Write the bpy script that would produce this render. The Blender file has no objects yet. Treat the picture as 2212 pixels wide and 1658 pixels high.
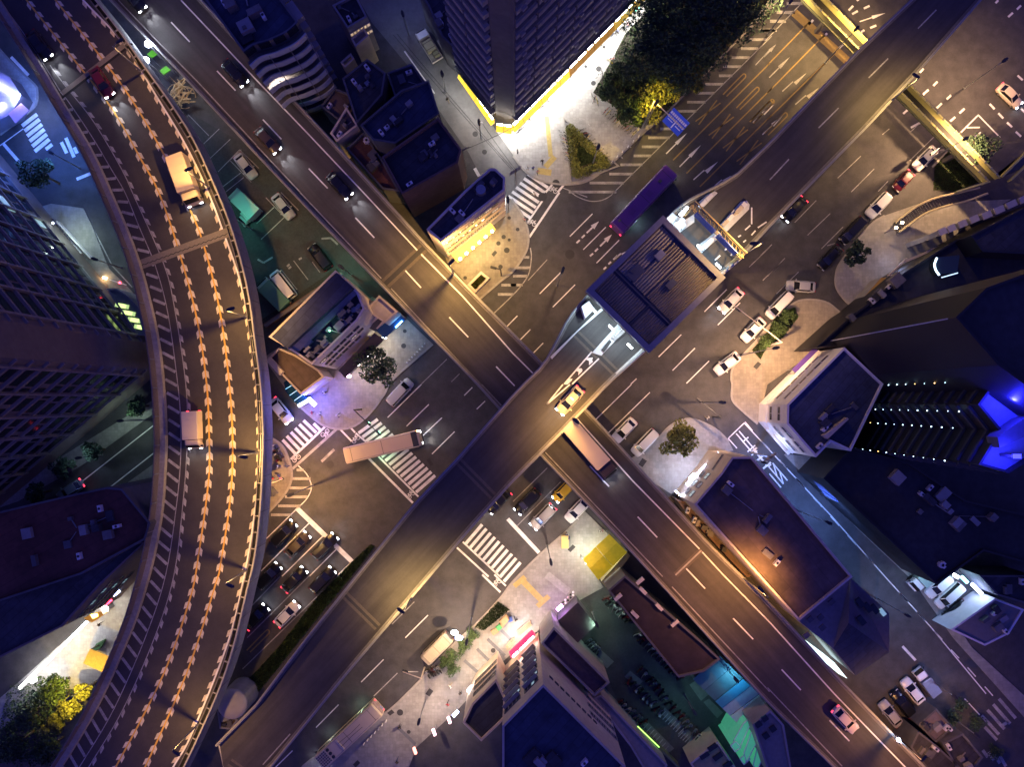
import bpy, bmesh, math, random
from mathutils import Vector, Matrix, Euler

# ------------------------------------------------------------------ camera, sky, moon, exposure
sc = bpy.context.scene
COL = sc.collection
H, F, CX, CY = 124.0, 1683.0, 1106.0, 829.0            # drone height (m); focal length and centre of the 2212 px wide view
CAM_ROT = Euler((math.radians(1.26), math.radians(0.2), 0))
CAM_M = CAM_ROT.to_matrix()
cam_data = bpy.data.cameras.new('camera')
cam = bpy.data.objects.new('camera', cam_data)
COL.objects.link(cam)
cam.location = (0, 0, H)
cam.rotation_euler = CAM_ROT
cam_data.sensor_fit = 'HORIZONTAL'
cam_data.sensor_width = 36
cam_data.lens = 36 * F / 2212
cam_data.clip_end = 2000
sc.camera = cam

world = bpy.data.worlds.new('World')
sc.world = world
world.use_nodes = True
wn = world.node_tree.nodes
bg = wn['Background']
sky = wn.new('ShaderNodeTexSky')
sky.sky_type = 'NISHITA'
sky.sun_disc = False
SUN_EL, SUN_ROT = 7.0, 215.0
sky.sun_elevation = math.radians(SUN_EL)
sky.sun_rotation = math.radians(SUN_ROT)
sky.air_density = 3.0
sky.dust_density = 0.0
sky.ozone_density = 6.0
tint = wn.new('ShaderNodeVectorMath')                    # even night tint of the whole sky
tint.operation = 'MULTIPLY'
tint.inputs[1].default_value = (0.44, 0.26, 1.42)
world.node_tree.links.new(sky.outputs[0], tint.inputs[0])
world.node_tree.links.new(tint.outputs[0], bg.inputs[0])
bg.inputs[1].default_value = 0.10

moon_d = bpy.data.lights.new('moon', 'SUN')
moon_d.energy = 0.015
moon_d.angle = math.radians(15)
moon_d.color = (0.6, 0.42, 1.0)
moon = bpy.data.objects.new('moon', moon_d)
COL.objects.link(moon)
_el, _ro = math.radians(SUN_EL), math.radians(SUN_ROT)   # the same direction as the sky's glow
moon.rotation_euler = (-Vector((math.sin(_ro) * math.cos(_el), math.cos(_ro) * math.cos(_el), math.sin(_el)))).to_track_quat('-Z', 'Y').to_euler()
moon.location = (0, 0, 150)

sc.view_settings.view_transform = 'Standard'
sc.view_settings.look = 'None'
sc.view_settings.gamma = 1
sc.view_settings.exposure = 1.6
sc.cycles.use_denoising = True
sc.cycles.max_bounces = 5
sc.cycles.sample_clamp_indirect = 4
sc.cycles.sample_clamp_direct = 12

rnd = random.Random(11)

# ------------------------------------------------------------------ coordinates
def W(p, z=0.0):
    """point of the 2212x1658 view at real height z -> world position"""
    d = CAM_M @ Vector(((p[0] - CX) / F, -(p[1] - CY) / F, -1))
    t = (H - z) / (-d.z)
    return Vector((d.x * t, d.y * t, z))

CXO = (0, 554.1, 1108.2, 1657.9)
CYO = (0, 415.6, 831.2, 1242.3)
class Pt(tuple):
    def __add__(self, o): return [self] + list(o)
    def __radd__(self, o): return list(o) + [self]
def Q(i, j, *pts):
    """points read from an enlarged cell (i, j) of the view"""
    s = 0.4366 if (i, j) == (3, 3) else 1 / 3.99
    r = [(CXO[i] + x * s, CYO[j] + y * s) for x, y in pts]
    return r if len(r) > 1 else Pt(r[0])

# ------------------------------------------------------------------ materials
MATS = {}
def mat(name, col, rough=0.8, var=0.15, scale=3.0, metal=0.0, emit=None, es=0.0, bump=0.0, detail=4, alpha=None, spec=None, island=0.0, stain=0.0):
    if name in MATS:
        return MATS[name]
    m = bpy.data.materials.new(name)
    m.use_nodes = True
    nt = m.node_tree
    b = nt.nodes['Principled BSDF']
    b.inputs['Roughness'].default_value = rough
    b.inputs['Metallic'].default_value = metal
    if spec is not None:
        b.inputs['Specular IOR Level'].default_value = spec
    c = (*col, 1)
    if var > 0:
        tc = nt.nodes.new('ShaderNodeTexCoord')
        geo = nt.nodes.new('ShaderNodeNewGeometry')
        n1 = nt.nodes.new('ShaderNodeTexNoise')
        n1.inputs['Scale'].default_value = scale
        n1.inputs['Detail'].default_value = detail
        nt.links.new(geo.outputs['Position'], n1.inputs['Vector'])
        ramp = nt.nodes.new('ShaderNodeMapRange')
        ramp.inputs[1].default_value = 0.25
        ramp.inputs[2].default_value = 0.75
        ramp.inputs[3].default_value = 1 - var
        ramp.inputs[4].default_value = 1 + var
        nt.links.new(n1.outputs['Fac'], ramp.inputs[0])
        fac = ramp.outputs[0]
        if island > 0:
            r2 = nt.nodes.new('ShaderNodeMapRange')
            r2.inputs[3].default_value = 1 - island
            r2.inputs[4].default_value = 1 + island
            nt.links.new(geo.outputs['Random Per Island'], r2.inputs[0])
            mu = nt.nodes.new('ShaderNodeMath'); mu.operation = 'MULTIPLY'
            nt.links.new(fac, mu.inputs[0]); nt.links.new(r2.outputs[0], mu.inputs[1])
            fac = mu.outputs[0]
        if stain > 0:
            n2 = nt.nodes.new('ShaderNodeTexNoise')
            n2.inputs['Scale'].default_value = scale * 0.09
            n2.inputs['Detail'].default_value = 6
            n2.inputs['Roughness'].default_value = 0.65
            nt.links.new(geo.outputs['Position'], n2.inputs['Vector'])
            r3 = nt.nodes.new('ShaderNodeMapRange')
            r3.inputs[1].default_value = 0.35; r3.inputs[2].default_value = 0.65
            r3.inputs[3].default_value = 1 - stain; r3.inputs[4].default_value = 1 + stain
            nt.links.new(n2.outputs['Fac'], r3.inputs[0])
            mu = nt.nodes.new('ShaderNodeMath'); mu.operation = 'MULTIPLY'
            nt.links.new(fac, mu.inputs[0]); nt.links.new(r3.outputs[0], mu.inputs[1])
            fac = mu.outputs[0]
        mix = nt.nodes.new('ShaderNodeVectorMath'); mix.operation = 'SCALE'
        mix.inputs[0].default_value = col
        nt.links.new(fac, mix.inputs['Scale'])
        nt.links.new(mix.outputs[0], b.inputs['Base Color'])
        if bump > 0:
            bm_ = nt.nodes.new('ShaderNodeBump')
            bm_.inputs['Strength'].default_value = bump
            bm_.inputs['Distance'].default_value = 0.02
            nt.links.new(n1.outputs['Fac'], bm_.inputs['Height'])
            nt.links.new(bm_.outputs[0], b.inputs['Normal'])
    else:
        b.inputs['Base Color'].default_value = c
    if emit:
        b.inputs['Emission Color'].default_value = (*emit, 1)
        b.inputs['Emission Strength'].default_value = es
    MATS[name] = m
    return m

def seam_mat(name, col, rough, var, ang=45, strip=1.1, run=7.0, dark=0.62):
    """roofing felt laid in lapped strips, patched and stained"""
    m = mat(name, col, rough, var, 1.2, stain=0.38)
    nt = m.node_tree
    b = nt.nodes['Principled BSDF']
    src = b.inputs['Base Color'].links[0].from_socket
    geo = nt.nodes.new('ShaderNodeNewGeometry')
    rot = nt.nodes.new('ShaderNodeVectorRotate'); rot.rotation_type = 'Z_AXIS'
    rot.inputs['Angle'].default_value = -math.radians(ang)
    nt.links.new(geo.outputs['Position'], rot.inputs['Vector'])
    br = nt.nodes.new('ShaderNodeTexBrick')
    br.inputs['Color1'].default_value = (1.0, 1.0, 1.0, 1); br.inputs['Color2'].default_value = (0.78, 0.78, 0.78, 1); br.inputs['Mortar'].default_value = (dark, dark, dark, 1)
    br.inputs['Scale'].default_value = 1.0
    br.inputs['Mortar Size'].default_value = 0.05
    br.inputs['Brick Width'].default_value = run
    br.inputs['Row Height'].default_value = strip
    nt.links.new(rot.outputs[0], br.inputs['Vector'])
    mu = nt.nodes.new('ShaderNodeVectorMath'); mu.operation = 'MULTIPLY'
    nt.links.new(src, mu.inputs[0]); nt.links.new(br.outputs['Color'], mu.inputs[1])
    nt.links.new(mu.outputs[0], b.inputs['Base Color'])
    return m

def paver_mat(name, col, size=0.5, joint=0.8, tint=0.10):
    """small hexagon-like paving too fine to pick apart, with patched darker areas"""
    if name in MATS:
        return MATS[name]
    m = mat(name, col, 0.85, 0.12, 1.2, stain=0.22)
    nt = m.node_tree
    b = nt.nodes['Principled BSDF']
    src = b.inputs['Base Color'].links[0].from_socket
    geo = nt.nodes.new('ShaderNodeNewGeometry')
    v = nt.nodes.new('ShaderNodeTexVoronoi')
    v.feature = 'DISTANCE_TO_EDGE'
    v.inputs['Scale'].default_value = 1 / size
    v.inputs['Randomness'].default_value = 0.35
    nt.links.new(geo.outputs['Position'], v.inputs['Vector'])
    r = nt.nodes.new('ShaderNodeMapRange')
    r.inputs[1].default_value = 0.0; r.inputs[2].default_value = 0.07
    r.inputs[3].default_value = joint; r.inputs[4].default_value = 1.0
    nt.links.new(v.outputs['Distance'], r.inputs[0])
    v2 = nt.nodes.new('ShaderNodeTexVoronoi')
    v2.inputs['Scale'].default_value = 1 / size
    v2.inputs['Randomness'].default_value = 0.35
    nt.links.new(geo.outputs['Position'], v2.inputs['Vector'])
    sep = nt.nodes.new('ShaderNodeSeparateColor')
    nt.links.new(v2.outputs['Color'], sep.inputs[0])
    r2 = nt.nodes.new('ShaderNodeMapRange')
    r2.inputs[3].default_value = 1 - tint; r2.inputs[4].default_value = 1 + tint
    nt.links.new(sep.outputs[0], r2.inputs[0])
    mu = nt.nodes.new('ShaderNodeMath'); mu.operation = 'MULTIPLY'
    nt.links.new(r.outputs[0], mu.inputs[0]); nt.links.new(r2.outputs[0], mu.inputs[1])
    s = nt.nodes.new('ShaderNodeVectorMath'); s.operation = 'SCALE'
    nt.links.new(src, s.inputs[0]); nt.links.new(mu.outputs[0], s.inputs['Scale'])
    nt.links.new(s.outputs[0], b.inputs['Base Color'])
    return m

ASPHALT = mat('asphalt', (0.058, 0.055, 0.056), 0.72, 0.14, 6, bump=0.25, stain=0.24)
def streak_mat(name, col, ang):
    """asphalt worn into long streaks along the lanes"""
    m = mat(name, col, 0.7, 0.08, 5, bump=0.2, stain=0.12)
    nt = m.node_tree
    b = nt.nodes['Principled BSDF']
    src = b.inputs['Base Color'].links[0].from_socket
    geo = nt.nodes.new('ShaderNodeNewGeometry')
    rot = nt.nodes.new('ShaderNodeVectorRotate')
    rot.rotation_type = 'Z_AXIS'
    rot.inputs['Angle'].default_value = -math.radians(ang)
    nt.links.new(geo.outputs['Position'], rot.inputs['Vector'])
    mp = nt.nodes.new('ShaderNodeVectorMath'); mp.operation = 'MULTIPLY'
    mp.inputs[1].default_value = (0.035, 0.75, 0.0)
    nt.links.new(rot.outputs[0], mp.inputs[0])
    n = nt.nodes.new('ShaderNodeTexNoise')
    n.inputs['Scale'].default_value = 1.0; n.inputs['Detail'].default_value = 5; n.inputs['Roughness'].default_value = 0.6
    nt.links.new(mp.outputs[0], n.inputs['Vector'])
    r = nt.nodes.new('ShaderNodeMapRange')
    r.inputs[1].default_value = 0.3; r.inputs[2].default_value = 0.7; r.inputs[3].default_value = 0.66; r.inputs[4].default_value = 1.32
    nt.links.new(n.outputs['Fac'], r.inputs[0])
    s = nt.nodes.new('ShaderNodeVectorMath'); s.operation = 'SCALE'
    nt.links.new(src, s.inputs[0]); nt.links.new(r.outputs[0], s.inputs['Scale'])
    nt.links.new(s.outputs[0], b.inputs['Base Color'])
    return m
DECK_LOW = streak_mat('deck_asphalt_streaked_a', (0.056, 0.049, 0.047), -47)
DECK_UP = streak_mat('deck_asphalt_streaked_b', (0.048, 0.042, 0.041), 47)
DECK_ASPHALT = mat('deck_asphalt', (0.046, 0.040, 0.039), 0.7, 0.10, 5, bump=0.2, stain=0.16)
PATCH = mat('asphalt_patch', (0.036, 0.035, 0.036), 0.75, 0.15, 5)
CONCRETE = mat('concrete', (0.34, 0.32, 0.29), 0.85, 0.16, 2.5, stain=0.2)
CONCRETE_D = mat('concrete_dark', (0.16, 0.15, 0.145), 0.85, 0.2, 2.0, stain=0.2)
KERB = mat('kerbstone', (0.30, 0.28, 0.25), 0.85, 0.15, 3)
PAVE = paver_mat('hex_paving', (0.27, 0.26, 0.24))
PAVE_L = paver_mat('pale_hex_paving', (0.36, 0.35, 0.33))
PAVE_W = paver_mat('warm_hex_paving', (0.25, 0.22, 0.18))
PAINT = mat('white_paint', (0.78, 0.76, 0.72), 0.7, 0.10, 9, stain=0.16)
PAINT_W = mat('worn_white_paint', (0.34, 0.33, 0.31), 0.75, 0.35, 9, stain=0.3)
PAINT_Y = mat('yellow_paint', (0.70, 0.40, 0.06), 0.7, 0.12, 9)
PAINT_YW = mat('worn_yellow_paint', (0.30, 0.21, 0.07), 0.75, 0.3, 9)
SOIL = mat('soil', (0.045, 0.04, 0.03), 0.95, 0.4, 4)
GRASS = mat('grass_blades', (0.045, 0.075, 0.025), 0.9, 0.3, 1.5, island=0.35)
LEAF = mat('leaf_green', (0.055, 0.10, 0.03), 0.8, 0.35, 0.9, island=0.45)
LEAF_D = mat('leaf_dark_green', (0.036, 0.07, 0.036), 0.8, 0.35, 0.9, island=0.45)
LEAF_LIT = mat('leaf_lit_yellow', (0.15, 0.16, 0.035), 0.8, 0.35, 0.9, island=0.45)  # leaf with yellow lamplight put into its colour
BARK = mat('bark', (0.09, 0.065, 0.045), 0.95, 0.3, 6)
STEEL = mat('galvanised_steel', (0.35, 0.35, 0.36), 0.45, 0.1, 4, metal=0.7)
DARKSTEEL = mat('dark_steel', (0.04, 0.042, 0.05), 0.5, 0.1, 4, metal=0.3)
GREYSTEEL = mat('grey_painted_steel', (0.2, 0.21, 0.22), 0.5, 0.1, 4)
GLASS = mat('window_glass', (0.02, 0.024, 0.03), 0.12, 0.0, 1)
GLASS_CAR = mat('car_glass', (0.012, 0.013, 0.016), 0.08, 0.0, 1)
RUBBER = mat('tyre_rubber', (0.02, 0.02, 0.02), 0.85, 0.0)
FRAME = mat('window_frame', (0.42, 0.41, 0.39), 0.6, 0.08, 4)
DARK = mat('dark_void', (0.012, 0.012, 0.014), 0.9, 0.0)
ROOF_D = seam_mat('roof_felt_dark', (0.05, 0.05, 0.06), 0.9, 0.25, 42)
ROOF_B = seam_mat('roof_felt_blue', (0.045, 0.055, 0.09), 0.85, 0.2, 48)
ROOF_BR = seam_mat('roof_brown', (0.115, 0.078, 0.062), 0.85, 0.2, -50, 1.6, 9.0, 0.7)
ROOF_RED = seam_mat('roof_red_brown', (0.115, 0.04, 0.032), 0.85, 0.2, 30, 1.2, 8.0, 0.65)
BEIGE = mat('beige_render', (0.50, 0.42, 0.33), 0.85, 0.10, 1.5, stain=0.12)
CREAM = mat('cream_render', (0.62, 0.54, 0.44), 0.85, 0.08, 1.5, stain=0.10)
WHITEW = mat('white_render', (0.68, 0.66, 0.66), 0.8, 0.06, 1.5, stain=0.08)
GREYW = mat('grey_render', (0.26, 0.25, 0.25), 0.85, 0.12, 1.2, stain=0.15)
GREYD = mat('dark_grey_render', (0.10, 0.10, 0.11), 0.85, 0.15, 1.2, stain=0.2)
BROWNW = mat('brown_brick', (0.15, 0.09, 0.07), 0.9, 0.2, 3, stain=0.2)
SLAB = mat('balcony_panel', (0.30, 0.29, 0.28), 0.75, 0.12, 2.0)
BLUESIGN = mat('blue_sign', (0.015, 0.035, 0.30), 0.4, 0.05, 2)

def emis(name, col, s, base=(0.6, 0.6, 0.6)):
    return mat(name, base, 0.5, 0.0, emit=col, es=s)
E_WHITE = emis('lit_white', (1.0, 0.97, 0.92), 14)
E_COOL = emis('lit_cool_white', (0.75, 0.86, 1.0), 14)
E_WARM = emis('lit_warm', (1.0, 0.62, 0.25), 9)
E_YEL = emis('lit_yellow', (1.0, 0.72, 0.10), 6)
E_BLUE = emis('lit_blue', (0.12, 0.12, 1.0), 16)
E_BLUEW = emis('lit_blue_white', (0.45, 0.55, 1.0), 16)
E_RED = emis('lit_red', (1.0, 0.02, 0.05), 6)
E_TAIL = emis('tail_lamp', (1.0, 0.03, 0.06), 2.2, (0.3, 0.01, 0.01))
TAIL_OFF = mat('tail_lamp_off', (0.25, 0.015, 0.015), 0.3, 0.0)
E_HEAD = emis('head_lamp', (0.85, 0.9, 1.0), 22)
HEAD_OFF = mat('head_lamp_off', (0.5, 0.5, 0.52), 0.15, 0.0)
E_GREEN = emis('lit_green', (0.2, 1.0, 0.45), 5)
E_CYAN = emis('lit_cyan', (0.2, 0.75, 1.0), 5)
E_WINY = emis('lit_window_yellow_green', (0.6, 0.85, 0.25), 0.3)
E_WINC = emis('lit_window_cool', (0.4, 0.75, 0.8), 0.14)
E_WINW = emis('lit_window_warm', (1.0, 0.7, 0.4), 0.16)

# ------------------------------------------------------------------ mesh helpers
class MB:
    def __init__(self):
        self.v, self.f = [], []
    def add(self, vs, fs):
        o = len(self.v)
        self.v += [tuple(p) for p in vs]
        self.f += [tuple(o + i for i in f) for f in fs]
        return self
    def box(self, c, s, rz=0.0, rx=0.0, ry=0.0):
        M = Euler((rx, ry, rz)).to_matrix()
        vs = [Vector(c) + M @ Vector((sx * s[0] / 2, sy * s[1] / 2, sz * s[2] / 2)) for sz in (-1, 1) for sy in (-1, 1) for sx in (-1, 1)]
        return self.add(vs, [(0, 2, 3, 1), (4, 5, 7, 6), (0, 1, 5, 4), (1, 3, 7, 5), (3, 2, 6, 7), (2, 0, 4, 6)])
    def bar(self, a, b, w, h):
        """box beam from a to b, width w, height h"""
        a, b = Vector(a), Vector(b)
        d = (b - a).normalized()
        up = Vector((0, 0, 1)) if abs(d.z) < 0.95 else Vector((1, 0, 0))
        s = d.cross(up).normalized() * (w / 2)
        u = s.cross(d).normalized() * (h / 2)
        vs = [a - s - u, a + s - u, a + s + u, a - s + u, b - s - u, b + s - u, b + s + u, b - s + u]
        return self.add(vs, [(0, 1, 2, 3), (7, 6, 5, 4), (0, 4, 5, 1), (1, 5, 6, 2), (2, 6, 7, 3), (3, 7, 4, 0)])
    def prism(self, poly, z0, z1, bottom=True):
        n = len(poly)
        a = sum(poly[i][0] * poly[(i + 1) % n][1] - poly[(i + 1) % n][0] * poly[i][1] for i in range(n))
        if a < 0:
            poly = list(poly)[::-1]
        vs = [(p[0], p[1], z0) for p in poly] + [(p[0], p[1], z1) for p in poly]
        fs = [(i, (i + 1) % n, n + (i + 1) % n, n + i) for i in range(n)] + [tuple(range(n, 2 * n))]
        if bottom:
            fs.append(tuple(range(n - 1, -1, -1)))
        return self.add(vs, fs)
    def sheet(self, poly, z):
        n = len(poly)
        a = sum(poly[i][0] * poly[(i + 1) % n][1] - poly[(i + 1) % n][0] * poly[i][1] for i in range(n))
        if a < 0:
            poly = list(poly)[::-1]
        return self.add([(p[0], p[1], z) for p in poly], [tuple(range(n))])
    def tube(self, pts, r, n=6, cap=True):
        pts = [Vector(p) for p in pts]
        rs = r if isinstance(r, (list, tuple)) else [r] * len(pts)
        vs, fs = [], []
        for k, p in enumerate(pts):
            d = (pts[min(k + 1, len(pts) - 1)] - pts[max(k - 1, 0)]).normalized()
            up = Vector((0, 0, 1)) if abs(d.z) < 0.9 else Vector((1, 0, 0))
            s = d.cross(up).normalized(); u = s.cross(d)
            for i in range(n):
                t = 2 * math.pi * i / n
                vs.append(p + (s * math.cos(t) + u * math.sin(t)) * rs[k])
        for k in range(len(pts) - 1):
            for i in range(n):
                j = (i + 1) % n
                fs.append((k * n + i, k * n + j, (k + 1) * n + j, (k + 1) * n + i))
        if cap:
            fs.append(tuple(range(n - 1, -1, -1)))
            fs.append(tuple((len(pts) - 1) * n + i for i in range(n)))
        return self.add(vs, fs)
    def loft(self, rings):
        n = len(rings[0])
        vs = [p for r in rings for p in r]
        fs = []
        for k in range(len(rings) - 1):
            for i in range(n):
                j = (i + 1) % n
                fs.append((k * n + i, (k + 1) * n + i, (k + 1) * n + j, k * n + j))
        fs.append(tuple(range(n)))
        fs.append(tuple((len(rings) - 1) * n + i for i in range(n - 1, -1, -1)))
        return self.add(vs, fs)
    def ball(self, c, r, n=8, m=5, sq=(1, 1, 1)):
        rings = []
        for k in range(m + 1):
            t = math.pi * (0.04 + 0.92 * k / m)
            rings.append([(c[0] + r * sq[0] * math.sin(t) * math.cos(2 * math.pi * i / n), c[1] + r * sq[1] * math.sin(t) * math.sin(2 * math.pi * i / n), c[2] - r * sq[2] * math.cos(t)) for i in range(n)])
        return self.loft(rings)
    def mesh(self, name, m, smooth=False):
        me = bpy.data.meshes.new(name)
        me.from_pydata(self.v, [], self.f)
        if m is not None:
            me.materials.append(m)
        if smooth:
            me.polygons.foreach_set('use_smooth', [True] * len(me.polygons))
        me.update()
        return me
    def build(self, name, m, parent=None, org=None, smooth=False):
        if org is not None:
            ox, oy, oz = org
            self.v = [(x - ox, y - oy, z - oz) for x, y, z in self.v]
        return link(name, self.mesh(name, m, smooth), parent)

def link(name, me, parent=None, loc=None, rz=None):
    o = bpy.data.objects.new(name, me)
    COL.objects.link(o)
    if parent is not None:
        o.parent = parent
    if loc is not None:
        o.location = loc
    if rz is not None:
        o.rotation_euler = (0, 0, rz)
    return o

def tag(o, label=None, cat=None, group=None, kind=None):
    if label: o['label'] = label
    if cat: o['category'] = cat
    if group: o['group'] = group
    if kind: o['kind'] = kind
    return o

def thing(name, label, cat, loc=(0, 0, 0), rz=0.0, group=None):
    o = bpy.data.objects.new(name, None)
    COL.objects.link(o)
    o.location = loc
    o.rotation_euler = (0, 0, rz)
    o.empty_display_size = 0.5
    return tag(o, label, cat, group)

def struct(name, mb, m):
    o = mb.build(name, m)
    o['kind'] = 'structure'
    return o

def catmull(pts, n=6):
    out = []
    P = [Vector(p) for p in pts]
    P = [2 * P[0] - P[1]] + P + [2 * P[-1] - P[-2]]
    for k in range(1, len(P) - 2):
        a, b, c, d = P[k - 1], P[k], P[k + 1], P[k + 2]
        for i in range(n):
            t = i / n
            out.append(0.5 * (2 * b + (c - a) * t + (2 * a - 5 * b + 4 * c - d) * t * t + (3 * b - a - 3 * c + d) * t ** 3))
    out.append(P[-2])
    return out

def resample(pts, n):
    pts = [Vector(p) for p in pts]
    L = [0]
    for a, b in zip(pts, pts[1:]):
        L.append(L[-1] + (b - a).length)
    out, k = [], 0
    for i in range(n):
        s = L[-1] * i / (n - 1)
        while k < len(L) - 2 and L[k + 1] < s:
            k += 1
        t = (s - L[k]) / max(1e-9, L[k + 1] - L[k])
        out.append(pts[k].lerp(pts[k + 1], t))
    return out

def length(pts):
    return sum((Vector(b) - Vector(a)).length for a, b in zip(pts, pts[1:]))

def along(pts, s):
    """point and direction at arc length s"""
    pts = [Vector(p) for p in pts]
    for a, b in zip(pts, pts[1:]):
        l = (b - a).length
        if s <= l or b is pts[-1]:
            d = (b - a).normalized()
            return a + d * s, d
        s -= l

def offset(pts, w):
    """polyline shifted sideways by w (positive = left of travel) in plan"""
    pts = [Vector(p) for p in pts]
    out = []
    for k, p in enumerate(pts):
        d = (pts[min(k + 1, len(pts) - 1)] - pts[max(k - 1, 0)])
        d.z = 0
        d.normalize()
        out.append(p + Vector((-d.y, d.x, 0)) * w)
    return out

# flat paint laid on a surface
def stroke(name, a, b, w, m, parent, z):
    """painted stroke between two view points on a surface at height z"""
    A, B = W(a, z), W(b, z)
    d = (B - A).normalized()
    s = Vector((-d.y, d.x, 0)) * w / 2
    return MB().sheet([A - s, B - s, B + s, A + s], z).build(name, m, parent)

def ribbon(name, pts, w, m, parent, z):
    """painted line of width w along world points"""
    l, r = offset(pts, w / 2), offset(pts, -w / 2)
    mb = MB()
    vs = [(p.x, p.y, z) for p in l] + [(p.x, p.y, z) for p in r]
    n = len(l)
    mb.add(vs, [(n + i, n + i + 1, i + 1, i) for i in range(n - 1)])
    return mb.build(name, m, parent)

def patch(name, poly, m, parent, z):
    return MB().sheet([W(p, z) for p in poly], z).build(name, m, parent)

LAMP_GAIN = 0.29            # one dimmer for every lamp of the place
def lamp(kind, loc, energy, col, parent=None, size=0.15, angle=None, blend=0.6, target=None, name='lamp_light', sx=1.0, sy=0.2, rz=0.0, spread=None):
    ld = bpy.data.lights.new(name, kind)
    ld.energy = energy * LAMP_GAIN
    ld.color = col
    if kind == 'AREA':
        ld.shape = 'RECTANGLE'; ld.size = sx; ld.size_y = sy
        if spread: ld.spread = spread
    else:
        ld.shadow_soft_size = size
    if kind == 'SPOT':
        ld.spot_size = math.radians(angle or 140)
        ld.spot_blend = blend
    o = bpy.data.objects.new(name, ld)
    COL.objects.link(o)
    loc = Vector(loc)
    if parent is not None:
        o.parent = parent
        if parent.rotation_euler.z == 0:
            loc = loc - parent.location
    o.location = loc
    if target is not None:
        d = Vector(target) - Vector(loc)
        o.rotation_euler = d.to_track_quat('-Z', 'Y').to_euler()
    elif kind == 'AREA':
        o.rotation_euler = (0, 0, rz)
    return o

SODIUM = (1.0, 0.56, 0.20)
AMBER = (1.0, 0.66, 0.26)
YELLOW = (1.0, 0.76, 0.22)
WARMW = (1.0, 0.80, 0.52)
COOL = (0.72, 0.86, 1.0)
BLUEL = (0.18, 0.38, 1.0)
TEAL = (0.35, 1.0, 0.68)

# ------------------------------------------------------------------ ground, roads, pavements
ground = struct('ground', MB().sheet([(-700, -700), (700, -700), (700, 700), (-700, 700)], 0.0), ASPHALT)

def sheet_struct(name, poly, m, z):
    return struct(name, MB().sheet([W(p, z) for p in poly], z), m)

LANE_CONC = mat('alley_concrete', (0.15, 0.148, 0.145), 0.8, 0.12, 2, stain=0.2)
LOT = mat('lot_asphalt', (0.05, 0.052, 0.05), 0.8, 0.2, 3, stain=0.3)
alley = sheet_struct('alley_road', Q(1, 0, (850, -60), (1500, -60), (1760, 640), (2060, 1120), (2211, 1330)) + Q(2, 0, (110, 1480)) + [(1140, 375), (1100, 440)] + Q(1, 0, (2000, 1658), (1830, 1320), (1300, 560), (1000, 200)), LANE_CONC, 0.006)
car_park = sheet_struct('car_park', [(420, 250), (560, 330), (640, 420), (830, 625), (760, 600), (740, 590), (590, 690), (560, 700), (540, 560), (480, 400)], LOT, 0.006)
side_street = sheet_struct('side_street', Q(2, 2, (1850, 460), (2000, 320)) + Q(3, 2, (0, 480), (300, 740), (480, 960), (960, 1480), (1100, 1658)) + [(2010, 1330), (2240, 1600), (2240, 1690), (2180, 1690), (1990, 1450), (1880, 1290), (1760, 1140), (1640, 990)], ASPHALT, 0.007)
scooter_lot = sheet_struct('scooter_lot', Q(2, 3, (560, 260), (760, 130), (960, 300), (1560, 900), (1900, 1280), (1500, 1658), (1350, 1658), (1000, 1280), (820, 920)), LOT, 0.006)
left_street = sheet_struct('left_street', [(-80, 1120), (330, 850), (345, 905), (250, 1070), (-80, 1270)], ASPHALT, 0.007)

def pavement(name, poly, m, h=0.13, kerb=None, kw=0.32):
    o = struct(name, MB().prism([W(p, h) for p in poly], -0.05, h, bottom=False), m)
    if kerb:
        pts = [W(p, h) for p in kerb]
        if len(pts) > 2:
            pts = catmull(pts, 4)
        l, r = offset(pts, kw / 2), offset(pts, -kw / 2)
        mb = MB()
        n = len(l)
        vs = [(p.x, p.y, h + 0.012) for p in l] + [(p.x, p.y, h + 0.012) for p in r] + [(p.x, p.y, -0.02) for p in l] + [(p.x, p.y, -0.02) for p in r]
        fs = []
        for i in range(n - 1):
            fs += [(n + i, n + i + 1, i + 1, i), (2 * n + i, i, i + 1, 2 * n + i + 1), (3 * n + i, 3 * n + i + 1, n + i + 1, n + i)]
        mb.add(vs, fs).build('kerb', KERB, o)
    return o

plaza_kerb = Q(2, 0, (0, 1345), (110, 1480), (250, 1560), (440, 1590), (640, 1560), (830, 1425), (1090, 1175), (1290, 1000), (1680, 610), (1990, 290), (2211, 90))
plaza = pavement('pavement_plaza', Q(1, 0, (2060, 1120), (2211, 1335)) + plaza_kerb + [(1720, -40), (1380, -40)] + Q(2, 0, (1100, 0), (0, 1130)), PAVE_L, kerb=plaza_kerb)
corner_kerb = Q(2, 1, (-10, 60), (60, 160), (110, 260), (135, 385), (110, 520), (0, 680)) + Q(1, 1, (2100, 770), (1920, 925))
pave_corner = pavement('pavement_corner', corner_kerb + Q(1, 1, (1640, 600), (1590, 420), (2050, 0)) + [(1090, 425)], PAVE_W, kerb=corner_kerb)
west_kerb = Q(1, 1, (1520, 1310), (1180, 1610)) + Q(1, 2, (1100, 85), (990, 235), (850, 355), (710, 385), (560, 345), (400, 215), (330, 150))
pave_west = pavement('pavement_west', west_kerb + Q(1, 1, (60, 1430), (200, 1330), (1000, 900), (1240, 1040)), PAVE_W, kerb=west_kerb)
left_kerb = Q(1, 2, (60, 440), (150, 475), (225, 535), (270, 625), (300, 725), (297, 835), (240, 950), (120, 1085), (-60, 1260))
pave_left = pavement('pavement_under_flyover', left_kerb + [(520, 1160), (520, 940)], PAVE_W, kerb=left_kerb)
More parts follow.
